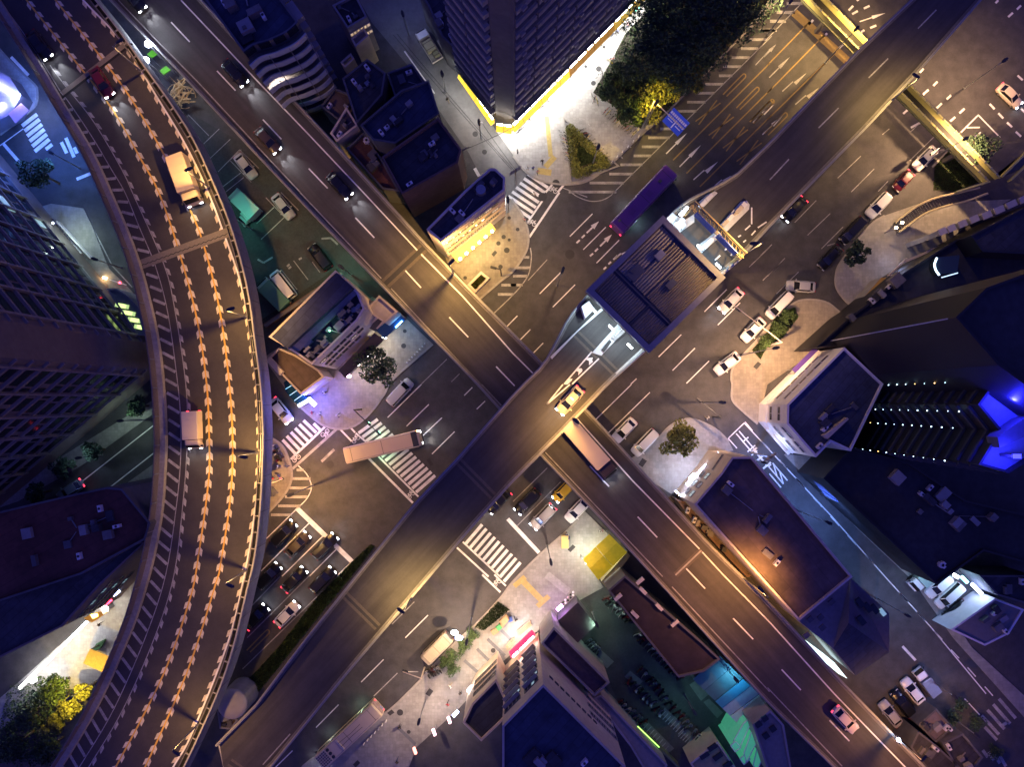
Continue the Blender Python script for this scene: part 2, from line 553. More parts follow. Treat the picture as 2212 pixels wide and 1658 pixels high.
south_kerb = [(640, 1700)] + Q(1, 3, (400, 1655), (730, 1440), (1110, 1195), (1340, 985), (1700, 600), (1880, 440), (2100, 205)) + Q(2, 2, (0, 1700), (230, 1470), (400, 1320), (490, 1240), (620, 1095))
pave_south = pavement('pavement_south', south_kerb + Q(2, 2, (860, 1330), (720, 1658)) + Q(2, 3, (780, 110), (560, 230), (230, 470)) + Q(1, 3, (2090, 780), (1740, 1160), (1380, 1490), (1300, 1700)) + [(700, 1700)], PAVE, kerb=south_kerb)
east_kerb = Q(2, 2, (1030, 640), (1150, 560), (1250, 470), (1340, 370), (1440, 312), (1560, 300), (1740, 380), (1860, 490))
pave_east = pavement('pavement_east', east_kerb + Q(2, 2, (1900, 570), (1780, 600), (1365, 945), (1200, 840)), PAVE, kerb=east_kerb)
mid_kerb = Q(2, 1, (1890, 1655), (1880, 1600), (1910, 1490), (2090, 1290)) + Q(3, 1, (0, 1165), (200, 975), (330, 925), (500, 945), (600, 1015), (665, 1075))
pave_mid = pavement('pavement_middle', Q(2, 2, (2110, 340), (1980, 230), (1890, 130)) + mid_kerb + Q(3, 1, (360, 1310), (430, 1360), (0, 1658)), PAVE_W, kerb=Q(2, 2, (2110, 340), (1980, 230), (1890, 130)) + mid_kerb)
ne_kerb = Q(3, 1, (1010, 200), (880, 290), (640, 590), (590, 720), (600, 830), (680, 940), (770, 1015))
pave_ne = pavement('pavement_northeast', ne_kerb + Q(3, 1, (1060, 750), (1500, 470), (1700, 300), (2100, 60), (1300, 100)), PAVE, kerb=ne_kerb)
pave_street = pavement('pavement_side_street', Q(3, 2, (150, 600), (400, 620), (600, 1000), (980, 1320), (1340, 1658)) + [(2100, 1400), (2230, 1520), (2230, 1570), (2060, 1380)] + Q(3, 2, (1230, 1658), (860, 1310), (480, 940)), PAVE, kerb=Q(3, 2, (150, 600), (480, 940), (860, 1310), (1230, 1658)))
pave_bl = pavement('pavement_shopfront', [(-60, 1560), (40, 1475), (190, 1340), (290, 1215), (330, 1190), (300, 1330), (250, 1420), (200, 1480), (110, 1500), (-60, 1620)], PAVE_L)
pave_tl = pavement('pavement_blue_corner', [(-40, 60), (20, 130)] + Q(0, 0, (290, 720), (320, 780), (310, 900), (230, 980), (0, 1160)) + [(-40, 320)], PAVE_L, kerb=[(-40, 60), (20, 130)] + Q(0, 0, (290, 720), (320, 780), (310, 900), (230, 980), (0, 1160)))
forecourt = pavement('pavement_tower_forecourt', [(60, 455), (110, 440), (180, 450), (200, 490), (235, 580), (285, 630), (300, 690), (240, 640), (150, 560)], PAVE)
pave_tower = pavement('pavement_tower_side', Q(0, 2, (1310, 140), (1310, 260), (700, 700), (150, 1010), (0, 1060), (0, 1000), (500, 640)), PAVE)
pave_bend = pavement('pavement_bend', Q(0, 2, (1330, 680), (1330, 1050), (1080, 860)), PAVE)

# ------------------------------------------------------------------ painted markings on the ground
ZM = 0.011
def dashes(i, j, segs, w=0.16, m=PAINT, name='lane_dash', parent=None, z=ZM):
    for (a, b) in segs:
        a, b = Q(i, j, a, b)
        stroke(name, a, b, w, m, parent or ground, z)

dashes(2, 1, [((490, 380), (685, 185)), ((605, 495), (800, 300)), ((720, 610), (915, 412)), ((230, 875), (422, 680)), ((343, 990), (535, 797)), ((60, 1275), (150, 1183)), ((170, 1392), (260, 1300)), ((-80, 1185), (38, 1065)),
              ((1255, 1420), (1450, 1228)), ((1375, 1537), (1568, 1345)), ((1495, 1648), (1690, 1455)), ((1650, 1030), (1842, 838)), ((1765, 1145), (1958, 953)), ((1015, 1655), (1065, 1608))])
dashes(2, 1, [((2035, 645), (2211, 475)), ((2153, 760), (2300, 615)), ((130, 760), (295, 580))], 0.12, PAINT_W)
dashes(2, 1, [((548, 437), (575, 412)), ((592, 393), (618, 368)), ((663, 550), (690, 528)), ((706, 510), (732, 485)), ((780, 665), (803, 644)), ((822, 620), (845, 600)), ((865, 580), (900, 545))], 0.28)
dashes(3, 1, [((0, 725), (150, 568)), ((78, 875), (267, 687)), ((345, 370), (540, 183)), ((465, 487), (652, 298)), ((-60, 545), (38, 450)), ((235, 260), (420, 70)), ((515, 460), (580, 440))], 0.13, PAINT_W)
dashes(3, 0, [((605, 1535), (805, 1345)), ((722, 1655), (920, 1455)), ((955, 1650), (1040, 1560)), ((1225, 1385), (1450, 1165)), ((990, 1160), (1050, 1110)), ((1235, 1135), (1330, 1045))], 0.13, PAINT_W)
dashes(2, 2, [((0, 1010), (295, 720)), ((30, 1225), (410, 840))], 0.14, PAINT_W, 'lane_line')
dashes(2, 2, [((715, 300), (1020, 0)), ((820, 420), (1180, 68))], 0.15, PAINT, 'lane_line')
dashes(1, 2, [((1293, 360), (1485, 172)), ((1435, 440), (1598, 287)), ((1512, 600), (1707, 407)), ((1790, 95), (1860, 25)), ((1898, 213), (1970, 143))])
dashes(1, 1, [((1420, 1655), (1640, 1440)), ((1680, 1635), (1750, 1565))], 0.13, PAINT_W)
dashes(1, 2, [((85, 1330), (335, 1085)), ((40, 1610), (455, 1195)), ((220, 1655), (570, 1310)), ((455, 1655), (685, 1425)), ((700, 1645), (820, 1530)), ((1130, 285), (1420, 0))], 0.16, PAINT, 'lane_line')
dashes(1, 3, [((-120, 350), (200, 20)), ((-80, 545), (455, 10)), ((-120, 815), (520, 190))], 0.15, PAINT_W, 'lane_line')
dashes(1, 3, [((1283, 545), (1478, 350)), ((902, 928), (1095, 733)), ((513, 1320), (707, 1123)), ((60, 1765), (310, 1520))])
dashes(1, 3, [((1168, 428), (1360, 235)), ((1010, 1050), (1215, 850)), ((1255, 838), (1395, 838))], 0.15, PAINT_W, 'lane_line')

# stop lines and crossing borders
dashes(1, 2, [((345, 1065), (825, 1530))], 0.75, PAINT, 'stop_line')
dashes(2, 2, [((-45, 1160), (225, 1452))], 0.60, PAINT, 'stop_line')
dashes(1, 2, [((590, 365), (295, 645)), ((960, 630), (1348, 1022))], 0.36, PAINT, 'stop_line')
dashes(1, 2, [((1040, 610), (1395, 968)), ((855, 420), (945, 495)), ((1778, 1358), (2100, 1660)), ((720, 385), (820, 490)), ((800, 360), (850, 415))], 0.28, PAINT, 'crossing_border')
dashes(1, 2, [((690, 385), (310, 728)), ((560, 665), (670, 560))], 0.42, PAINT_W, 'crossing_border')
dashes(1, 2, [((1728, 1408), (2000, 1658))], 0.30, PAINT, 'stop_line')
dashes(1, 3, [((1945, 0), (2102, 152))], 0.32, PAINT, 'stop_line')
dashes(1, 3, [((2050, 0), (2150, 98))], 0.28, PAINT, 'crossing_border')
dashes(2, 1, [((255, 70), (120, 268))], 0.30, PAINT, 'crossing_border')
dashes(2, 1, [((400, 0), (140, 388))], 0.34, PAINT, 'stop_line')
dashes(2, 0, [((345, 1585), (280, 1658)), ((440, 1590), (385, 1658))], 0.34, PAINT, 'stop_line')

def crossing(a0, b0, a1, b1, n, w, m=PAINT, z=ZM, skip=()):
    """zebra crossing: first stripe a0-b0, last stripe a1-b1"""
    for k in range(n):
        if k in skip:
            continue
        t = k / (n - 1)
        a = (a0[0] + (a1[0] - a0[0]) * t, a0[1] + (a1[1] - a0[1]) * t)
        b = (b0[0] + (b1[0] - b0[0]) * t, b0[1] + (b1[1] - b0[1]) * t)
        stroke('crosswalk_stripe', a, b, w, m, ground, z)

crossing(*Q(1, 2, (405, 310), (515, 415), (225, 478), (335, 597)), 6, 0.5)
dashes(1, 2, [((492, 337), (548, 392))], 0.5, PAINT, 'crosswalk_stripe')
crossing(*Q(1, 2, (880, 420), (1045, 300), (1375, 930), (1540, 785)), 16, 0.5)
crossing(*Q(1, 2, (1805, 1372), (1945, 1208), (2133, 1700), (2275, 1535)), 10, 0.5)
crossing(Q(2, 0, (128, 1500)), Q(2, 0, (300, 1618)), Q(2, 1, (-75, 70)), Q(2, 1, (145, 217)), 7, 0.5)
crossing(*Q(0, 0, (190, 1085), (320, 985), (300, 1305), (425, 1200)), 6, 0.62)
dashes(0, 0, [((395, 1287), (450, 1245)), ((528, 1225), (575, 1320)), ((568, 1188), (638, 1355)), ((640, 1270), (665, 1322))], 0.55, PAINT, 'crosswalk_stripe')
dashes(0, 0, [((95, 490), (245, 648)), ((30, 1240), (190, 1425)), ((660, 1545), (790, 1492))], 0.5, PAINT, 'stop_line')
dashes(0, 0, [((0, 1255), (200, 1110)), ((60, 530), (290, 780))], 0.16, PAINT, 'lane_line')
crossing(*Q(3, 3, (1060, 698), (1145, 792), (1145, 615), (1228, 712)), 4, 0.5, PAINT_W)
dashes(3, 3, [((1075, 755), (1135, 820)), ((1165, 745), (1190, 730))], 0.5, PAINT_W, 'crosswalk_stripe')
crossing(Q(3, 3, (1065, 870)), Q(3, 3, (1090, 905)), Q(3, 3, (1150, 900)), Q(3, 3, (1180, 950)), 4, 0.5, PAINT_W)

# hatching along the plaza kerb
hatch = [(2120, 2260, 262), (2040, 2195, 340), (1965, 2115, 418), (1885, 2040, 495), (1810, 1965, 573), (1775, 1890, 652), (1655, 1810, 725), (1590, 1735, 802), (1500, 1660, 880), (1420, 1580, 958), (1330, 1470, 1034), (1270, 1385, 1110), (1165, 1350, 1187), (1110, 1265, 1265), (1040, 1190, 1343), (925, 1115, 1420), (830, 1035, 1500), (660, 955, 1577), (480, 890, 1655)]
dashes(2, 0, [((a, y), (b, y)) for a, b, y in hatch], 0.42, PAINT_W, 'hatch_bar')
dashes(2, 0, [((2230, 310), (870, 1658)), ((430, 1620), (640, 1700))], 0.15, PAINT_W, 'lane_line')
dashes(1, 2, [((345, 738), (405, 738)), ((300, 812), (465, 812)), ((285, 893), (470, 893)), ((245, 970), (440, 970)), ((185, 1048), (380, 1048)), ((125, 1125), (300, 1125))], 0.42, PAINT_W, 'hatch_bar')
ribbon('lane_line', catmull([W(p) for p in Q(1, 2, (360, 700), (430, 770), (468, 850), (470, 910), (430, 990), (350, 1070))], 5), 0.16, PAINT, ground, ZM)
dashes(1, 1, [((2110, 800), (2240, 800)), ((2080, 880), (2215, 880))], 0.42, PAINT_W, 'hatch_bar')
dashes(2, 1, [((20, 560), (140, 560)), ((20, 650), (150, 650)), ((0, 722), (120, 722)), ((-20, 800), (85, 800))], 0.42, PAINT_W, 'hatch_bar')
ribbon('lane_line', catmull([W(p) for p in Q(2, 1, (150, 480), (158, 560), (140, 690), (90, 780), (0, 885)) + [Q(1, 1, (2050, 1040))]], 5), 0.16, PAINT_W, ground, ZM)
ribbon('lane_line', catmull([W(p) for p in Q(2, 1, (500, 0), (560, 40), (660, 75), (760, 70), (840, 30), (870, -10))], 5), 0.14, PAINT_W, ground, ZM)

# lane arrows
def arrow(tail, head, parent=None, m=PAINT, z=ZM, bend=0, w=0.18):
    A, B = W(tail, z), W(head, z)
    d = (B - A); L = d.length; d.normalize(); s = Vector((-d.y, d.x, 0))
    hl = min(L * 0.52, 3.2)
    N = B - d * hl
    sh = s * (bend * 0.45)
    hw_ = 0.42 if w > .24 else 0.30
    pts = [A - s * w / 2, N - s * w / 2, N - s * hw_ + sh, B + sh, N + s * hw_ + sh, N + s * w / 2, A + s * w / 2]
    return MB().sheet(pts, z).build('lane_arrow', m, parent or ground)
for t, h, b in [((635, 350), (740, 250), 0), ((750, 465), (852, 363), 0), ((880, 570), (985, 480), -1)]:
    arrow(Q(2, 1, t), Q(2, 1, h), bend=b, w=0.26)
for t, h, b in [((1320, 1325), (1500, 1145), 0), ((1435, 1438), (1620, 1250), 0), ((1555, 1550), (1750, 1375), -1), ((1740, 1600), (1865, 1495), -1), ((2070, 1055), (2250, 900), 0), ((2150, 1160), (2330, 990), 0)]:
    arrow(Q(2, 0, t), Q(2, 0, h), bend=b)
for t, h, b in [((15, 668), (195, 487), 0), ((128, 787), (320, 610), -1), ((240, 900), (430, 735), -1), ((-30, 490), (75, 380), 0)]:
    arrow(Q(3, 0, t), Q(3, 0, h), bend=b, m=PAINT_W)
arrow(Q(3, 0, (795, 185)), Q(3, 0, (1018, 110)), bend=0)

# long yellow lane lines and stretched lane symbols on the approach
dashes(2, 0, [((1380, 1380), (2211, 545)), ((1495, 1495), (2230, 760)), ((1610, 1610), (2230, 990))], 0.2, PAINT_YW, 'lane_line')
dashes(3, 0, [((0, 560), (370, 180)), ((0, 800), (490, 300)), ((0, 1030), (570, 470))], 0.2, PAINT_YW, 'lane_line')
dashes(2, 0, [((2090, 560), (2211, 430))], 0.14, PAINT_W, 'lane_line')
for cx, cy in [(1680, 960), (1795, 1080), (1917, 1190), (2035, 1305)]:
    dashes(2, 0, [((cx - 108, cy + 86), (cx + 108, cy - 73)), ((cx - 80, cy + 114), (cx + 78, cy - 98))], 0.2, PAINT_YW, 'lane_symbol_stroke')
def loop_sym(i, j, cx, cy):
    p = [(cx - 95, cy + 85), (cx + 60, cy - 75), (cx + 92, cy - 92), (cx + 100, cy - 70), (cx + 75, cy - 40), (cx - 65, cy + 100)]
    ribbon('lane_symbol_stroke', catmull([W(q) for q in Q(i, j, *p)], 4), 0.2, PAINT_YW, ground, ZM)
for cx, cy in [(1905, 730), (2020, 845), (2135, 965)]:
    loop_sym(2, 0, cx, cy)
for cx, cy in [(-45, 950), (70, 1065)]:
    loop_sym(3, 0, cx, cy)
loop_sym(1, 3, 10, 570)
dashes(3, 0, [((230, 105), (690, 525))], 1.35, PAINT_YW, 'crossing_bar')
dashes(3, 0, [((395, 170), (355, 210)), ((515, 285), (480, 318)), ((655, 378), (615, 415))], 0.35, PAINT, 'lane_dash')
dashes(3, 0, [((80, 105), (235, 105)), ((20, 182), (160, 182)), ((-60, 260), (80, 260)), ((165, 28), (300, 28))], 0.5, PAINT_W, 'hatch_bar')
dashes(3, 0, [((300, 20), (0, 330))], 0.15, PAINT_W, 'lane_line')
dashes(3, 0, [((700, 88), (738, 48)), ((730, 120), (778, 93)), ((830, 72), (880, 48)), ((885, 240), (938, 218)), ((805, 275), (835, 258)), ((770, 5), (790, -12)), ((2075, 145), (2115, 108)), ((2150, 80), (2185, 45)), ((1965, 25), (1990, 0)),
              ((2155, 650), (2200, 690)), ((1915, 895), (1957, 940)), ((1990, 975), (2032, 1020)), ((2065, 1055), (2108, 1095)), ((2140, 1135), (2185, 1177)), ((2185, 935), (2230, 980)),
              ((1430, 738), (1465, 703)), ((1655, 975), (1698, 935)), ((1575, 1045), (1618, 1008)), ((1460, 930), (1503, 890)), ((1340, 815), (1388, 772)), ((1235, 1100), (1330, 1050)), ((1312, 625), (1345, 590)), ((1545, 855), (1582, 820)), ((1170, 980), (1220, 935))], 0.34, PAINT, 'lane_dash')
dashes(3, 0, [((1668, 1140), (1818, 990)), ((1815, 990), (2005, 1185)), ((1720, 1100), (1830, 1098)), ((1770, 1190), (1840, 1140))], 0.22, PAINT, 'lane_line')
dashes(3, 0, [((1420, 1440), (1558, 1300)), ((1465, 1300), (1525, 1290))], 0.3, CONCRETE, 'kerb_strip')

# bicycle symbols
def bike_mark(c, rot, parent=None, z=ZM, s=1.0):
    C = W(c, z)
    M = Matrix.Rotation(rot, 3, 'Z')
    mb = MB()
    def seg(a, b, w=0.09):
        A, B = Vector((*a, 0)) * s, Vector((*b, 0)) * s
        d = (B - A).normalized(); n = Vector((-d.y, d.x, 0)) * w / 2
        mb.add([C + M @ p for p in (A - n, B - n, B + n, A + n)], [(0, 1, 2, 3)])
    for cx in (-0.42, 0.42):
        for k in range(10):
            a0, a1 = k * math.pi / 5, (k + 1) * math.pi / 5
            seg((cx + .3 * math.cos(a0), .3 * math.sin(a0)), (cx + .3 * math.cos(a1), .3 * math.sin(a1)))
    for a, b in [((-.42, 0), (-.2, .45)), ((-.2, .45), (.3, .45)), ((.3, .45), (.42, 0)), ((.3, .45), (-.02, 0)), ((-.02, 0), (-.42, 0)), ((-.02, 0), (-.2, .45)), ((.3, .45), (.28, .62)), ((.28, .62), (.45, .62)), ((-.28, .5), (-.1, .5))]:
        seg(a, b)
    mb.build('bicycle_symbol', PAINT, parent or ground)
bike_mark(Q(2, 1, (162, 266)), math.radians(-28))
bike_mark(Q(1, 2, (590, 418)), math.radians(-140), s=1.05)
bike_mark(Q(1, 2, (345, 640)), math.radians(40))
bike_mark(Q(1, 2, (858, 475)), math.radians(42))
bike_mark(Q(1, 2, (1333, 955)), math.radians(48))
bike_mark(Q(1, 3, (2075, 72)), math.radians(40))
bike_mark(Q(2, 0, (345, 1640)), math.radians(-30))

# side street lettering and double line
ss = Q(2, 2, (1990, 330)) , Q(3, 2, (560, 1145)), Q(3, 2, (1010, 1655))
ribbon('lane_line', [W(p) for p in (ss[0], ss[1], ss[2], (2010, 1355), (2130, 1500))], 0.17, PAINT, side_street, ZM)
for a, b in [((100, 648), (172, 728)), ((248, 812), (320, 890)), ((395, 975), (470, 1055)), ((543, 1137), (618, 1218)), ((690, 1300), (765, 1383)), ((840, 1465), (915, 1548))]:
    dashes(3, 2, [(a, b)], 0.17, PAINT, 'lane_dash', side_street)
dashes(2, 2, [((2000, 322), (2065, 400)), ((2140, 488), (2211, 560)), ((1990, 335), (1855, 465)), ((1855, 465), (1930, 550))], 0.17, PAINT, 'lane_dash', side_street)
for a, b in [((655, 90), (695, 135)), ((740, 185), (780, 230)), ((825, 280), (865, 322)), ((908, 372), (948, 415)), ((990, 460), (1030, 505)), ((1075, 555), (1115, 600))]:
    dashes(3, 3, [(a, b)], 0.17, PAINT, 'lane_dash', side_street)
dashes(3, 3, [((668, 355), (733, 425))], 0.4, PAINT, 'stop_line', side_street)
dashes(3, 3, [((975, 615), (1050, 695))], 0.17, PAINT, 'lane_line', side_street)
# stretched characters painted on the side street
def glyph(C, strokes, rot, sx, sy, w=0.2):
    C = W(C, ZM)
    M = Matrix.Rotation(rot, 3, 'Z')
    mb = MB()
    for k, (x0, y0, x1, y1) in enumerate(strokes):
        A, B = Vector((x0 * sx, y0 * sy, 0)), Vector((x1 * sx, y1 * sy, 0))
        d = (B - A).normalized(); n = Vector((-d.y, d.x, 0)) * w / 2
        mb.add([C + M @ p + Vector((0, 0, k * 0.0005)) for p in (A - n, B - n, B + n, A + n)], [(0, 1, 2, 3)])
    mb.build('road_character', PAINT, side_street)
RS = math.radians(-50)
glyph(Q(3, 2, (82, 782)), [(-1, .55, .9, .55), (-1, -.1, .9, -.1), (-.9, .55, .1, -.1), (-.1, .55, .9, -.1), (-.5, -.6, 1, -.6), (-1, -.1, -1, .3)], RS, 1.9, 1.3)
glyph(Q(2, 2, (2010, 500)), [(-1, .3, 1, .3), (-1, -.3, 1, -.3), (.6, -.8, .6, .8), (-.2, -.3, -.2, .8), (1, -.7, 1, .5)], RS, 2.1, 1.0)
glyph(Q(2, 2, (2140, 640)), [(-1, 0, .8, 0), (-.9, -.6, -.9, .6), (-.1, -.7, -.1, .7), (.7, -.8, .7, .8)], RS, 2.0, 1.0, 0.3)

# parking bay lines in the green lot
dashes(1, 1, [((80, 45), (268, 242)), ((210, 0), (362, 155)), ((240, 215), (40, 405)), ((150, 130), (0, 270)), ((320, 590), (445, 755)), ((215, 670), (350, 840)), ((480, 600), (545, 690))], 0.13, PAINT_W, 'bay_line', car_park)
dashes(1, 1, [((262, 640), (285, 620)), ((275, 660), (298, 640)), ((365, 580), (390, 565)), ((10, 578), (60, 608)), ((60, 608), (140, 560)), ((560, 400), (640, 395)), ((640, 395), (700, 450))], 0.3, PAINT_W, 'bay_mark', car_park)
dashes(0, 0, [((1620, 985), (1800, 1170)), ((1755, 1240), (1890, 1110)), ((1805, 1370), (1985, 1200)), ((2065, 1290), (1880, 1480)), ((2065, 1290), (2230, 1450)), ((1985, 1385), (2165, 1570)), ((1900, 1625), (2075, 1490)), ((1945, 1655), (2100, 1530)), ((1965, 1395), (2080, 1290))], 0.12, PAINT_W, 'bay_line', car_park)
dashes(1, 0, [((1275, 440), (1535, 805))], 0.22, PAINT, 'lane_line', alley)
dashes(1, 0, [((1880, 1450), (1920, 1520))], 0.5, PAINT, 'lane_dash', alley)

# manholes and dark cover plates
def manhole(i, j, x, y, r=0.38, parent=None, z=0.012, m=None):
    c = W(Q(i, j, (x, y)), z)
    MB().sheet([(c.x + r * math.cos(t * math.pi / 7), c.y + r * math.sin(t * math.pi / 7)) for t in range(14)], z).build('manhole_cover', m or PATCH, parent or ground)
for a in [(2, 1, 490, 535, .75), (2, 1, 255, 40, .7), (1, 2, 635, 690, .6), (2, 2, 1780, 280, .45), (1, 2, 445, 742, .4)]:
    manhole(*a)
for a in [(1, 0, 1885, 1155, .45), (1, 0, 1965, 1310, .4)]:
    manhole(*a, parent=alley)
for a in [(2, 0, 738, 593, .45), (2, 0, 693, 716, .4), (2, 0, 627, 573, .25), (2, 0, 785, 405, .25), (2, 0, 625, 1160, .5), (2, 0, 370, 1580, .6)]:
    manhole(*a, parent=plaza, z=0.135)
for a in [(1, 1, 2157, 500, .45), (1, 1, 2085, 440, .35), (1, 1, 2130, 385, .35), (1, 1, 2178, 410, .25), (1, 1, 2103, 643, .35), (1, 1, 1798, 738, .3), (1, 1, 2178, 220, .28), (2, 1, 40, 320, .3)]:
    manhole(*a, parent=pave_corner, z=0.135)
for a in [(1, 1, 1278, 1198, .3), (1, 1, 1268, 1325, .4)]:
    manhole(*a, parent=pave_west, z=0.135)
for a in [(1, 3, 2040, 655, .38), (1, 3, 1237, 1190, .5), (1, 3, 1312, 1358, .3)]:
    manhole(*a, parent=pave_south, z=0.135)
def plate(i, j, poly, parent, z=0.135, m=None):
    patch('cover_plate', Q(i, j, *poly), m or PATCH, parent, z)
plate(1, 3, [(1455, 1030), (1490, 980), (1525, 1005), (1490, 1052)], pave_south)
plate(1, 3, [(1110, 1180), (1150, 1148), (1190, 1190), (1150, 1218)], pave_south)
plate(1, 3, [(830, 1640), (870, 1600), (895, 1625), (855, 1665)], pave_south)
plate(1, 1, [(2025, 535), (2055, 500), (2075, 520), (2045, 555)], pave_corner)
plate(2, 2, [(1080, 690), (1115, 635), (1155, 660), (1115, 715)], pave_east)
plate(2, 2, [(470, 1425), (515, 1380), (540, 1402), (495, 1447)], pave_south)
plate(2, 1, [(2070, 1505), (2110, 1460), (2140, 1480), (2100, 1528)], pave_mid)
plate(1, 2, [(1465, 650), (1490, 635), (1525, 690), (1500, 705)], ground, 0.012)
# yellow guide paving
GUIDE = mat('guide_paving', (0.42, 0.33, 0.12), 0.85, 0.15, 3)
GUIDE_G = mat('grey_guide_paving', (0.14, 0.14, 0.15), 0.85, 0.15, 3)
def guide(i, j, a, b, w, parent, m=None, z=0.137):
    a, b = Q(i, j, a, b)
    stroke('guide_paving', a, b, w, m or GUIDE, parent, z)
guide(2, 3, (60, 30), (270, 245), 0.95, pave_south)
guide(2, 3, (10, 100), (105, 20), 0.8, pave_south, z=0.139)
guide(2, 3, (210, 275), (310, 185), 0.8, pave_south, z=0.139)
guide(2, 0, (290, 1000), (325, 1350), 0.7, plaza)
guide(2, 0, (280, 1440), (360, 1350), 0.9, plaza, z=0.139)
guide(2, 0, (210, 1470), (330, 1490), 1.0, plaza, z=0.141)
for a, b in [((2110, 480), (2211, 580)), ((1990, 555), (2140, 700)), ((1900, 640), (2040, 780)), ((1790, 740), (1920, 855))]:
    guide(1, 3, a, b, 0.5, pave_south, GUIDE_G)
guide(1, 3, (1215, 1315), (1370, 1465), 0.5, pave_south, GUIDE_G)
guide(2, 3, (290, 0), (480, 150), 1.2, pave_south, PAVE_L, 0.137)
for k in range(8):
    p = Q(2, 0, (600 + 47 * k, 1020 + 47 * k)); q = Q(2, 0, (616 + 47 * k, 1036 + 47 * k))
    stroke('paving_dash', p, q, 0.2, PAINT_W, plaza, 0.137)
    p = Q(2, 0, (795 + 30 * k, 1050 + 30 * k)); q = Q(2, 0, (807 + 30 * k, 1062 + 30 * k))
    stroke('paving_dash', p, q, 0.2, PAINT_W, plaza, 0.137)

dashes(0, 2, [((700, 842), (1325, 352)), ((945, 890), (1325, 592))], 0.18, PAINT, 'lane_line', left_street)
dashes(0, 1, [((545, 295), (715, 150)), ((715, 150), (870, 440)), ((755, 520), (870, 440)), ((870, 440), (965, 630)), ((965, 630), (1140, 820))], 0.18, PAINT_W, 'lane_line')

# ------------------------------------------------------------------ elevated roads
def wall_run(name, outer, z0, z1, th, m, parent, inner_side=1):
    """upright wall following world points, thickness th to the given side"""
    l = outer
    r = offset(outer, th * inner_side)
    n = len(l)
    vs = [(p.x, p.y, z1) for p in l] + [(p.x, p.y, z1) for p in r] + [(p.x, p.y, z0) for p in l] + [(p.x, p.y, z0) for p in r]
    fs = []
    for i in range(n - 1):
        q = [(n + i, n + i + 1, i + 1, i), (2 * n + i, i, i + 1, 2 * n + i + 1), (3 * n + i + 1, n + i + 1, n + i, 3 * n + i), (2 * n + i, 2 * n + i + 1, 3 * n + i + 1, 3 * n + i)]
        fs += q if inner_side < 0 else [f[::-1] for f in q]
    fs += [(0, n, 3 * n, 2 * n), (n - 1, 3 * n - 1, 4 * n - 1, 2 * n - 1)]
    return MB().add(vs, fs).build(name, m, parent)

def deck(label, left, right, z, n, thick=1.7, par_h=0.95, par_l=True, par_r=True, surf_m=None):
    """left/right: world edge polylines in the same travel direction (left is on the left)"""
    root = thing('flyover', label, 'flyover')
    l, r = resample(left, n), resample(right, n)
    vs, fs = [], []
    for k in range(n):
        c = (l[k] + r[k]) / 2
        vs += [(l[k].x, l[k].y, z), (r[k].x, r[k].y, z), (l[k].x, l[k].y, z - 0.7), (r[k].x, r[k].y, z - 0.7), (c.x + (l[k].x - c.x) * .6, c.y + (l[k].y - c.y) * .6, z - thick), (c.x + (r[k].x - c.x) * .6, c.y + (r[k].y - c.y) * .6, z - thick)]
    for k in range(n - 1):
        a, b = 6 * k, 6 * k + 6
        fs += [(a, a + 1, b + 1, b), (a + 2, a, b, b + 2), (a + 4, a + 2, b + 2, b + 4), (a + 5, a + 4, b + 4, b + 5), (a + 3, a + 5, b + 5, b + 3), (a + 1, a + 3, b + 3, b + 1)]
    MB().add(vs, fs).build('deck_slab', CONCRETE, root)
    li, ri = offset(l, -0.42), offset(r, 0.42)
    mb = MB()
    mb.add([(p.x, p.y, z + 0.006) for p in li] + [(p.x, p.y, z + 0.006) for p in ri], [(n + k, n + k + 1, k + 1, k) for k in range(n - 1)])
    surf = mb.build('carriageway', surf_m or DECK_ASPHALT, root)
    if par_l:
        wall_run('parapet', l, z - 0.05, z + par_h, 0.32, CONCRETE, root, -1)
        wall_run('parapet_rail', offset(l, -0.06), z + par_h + 0.012, z + par_h + 0.14, 0.14, GREYSTEEL, root, -1)
        wall_run('kerb', offset(l, -0.323), z - 0.03, z + 0.22, 0.28, CONCRETE_D, root, -1)
    if par_r:
        wall_run('parapet', r, z - 0.05, z + par_h, 0.32, CONCRETE, root, 1)
        wall_run('parapet_rail', offset(r, 0.06), z + par_h + 0.012, z + par_h + 0.14, 0.14, GREYSTEEL, root, 1)
        wall_run('kerb', offset(r, 0.323), z - 0.03, z + 0.22, 0.28, CONCRETE_D, root, 1)
    return root, surf, l, r

def pier(root, p, z, w=2.0):
    mb = MB()
    mb.prism([(p.x + 0.7 * math.cos(t * math.pi / 6), p.y + 0.7 * math.sin(t * math.pi / 6)) for t in range(12)], 0, z - 2.2)
    mb.box((p.x, p.y, z - 2.0), (w, w, 0.6))
    mb.build('pier', CONCRETE, root)

# --- the northwest to southeast road, lower level
ZL = 7.5
low_right = [(372, -70), (437, 0), (554, 127), (690, 273), (820, 415.6), (915, 521), (1015, 625), (1108, 719), (1168, 780), (1268.5, 886), (1400, 1030), (1531.6, 1174.6), (1660, 1300), (1824, 1478), (1998.5, 1658), (2080, 1740)]
low_left = [(165, -70), (235.6, 0), (395, 165), (554, 336), (629, 415.6), (825, 621), (925, 724), (1025, 826.6), (1075, 882), (1168, 986.6), (1290, 1115), (1406.6, 1242), (1520, 1368), (1662, 1525.5), (1819, 1678), (1890, 1740)]
# travelling northwest -> southeast, the northeast edge is on the left
low, low_surf, LL, LR = deck('straight two-lane elevated road running from upper left to lower right under the other', [W(p, ZL) for p in low_right], [W(p, ZL) for p in low_left], ZL, 70, surf_m=DECK_LOW)
for k in (4, 10, 16, 22, 28, 41, 48, 55, 62):
    pier(low, (LL[k] + LR[k]) / 2, ZL)

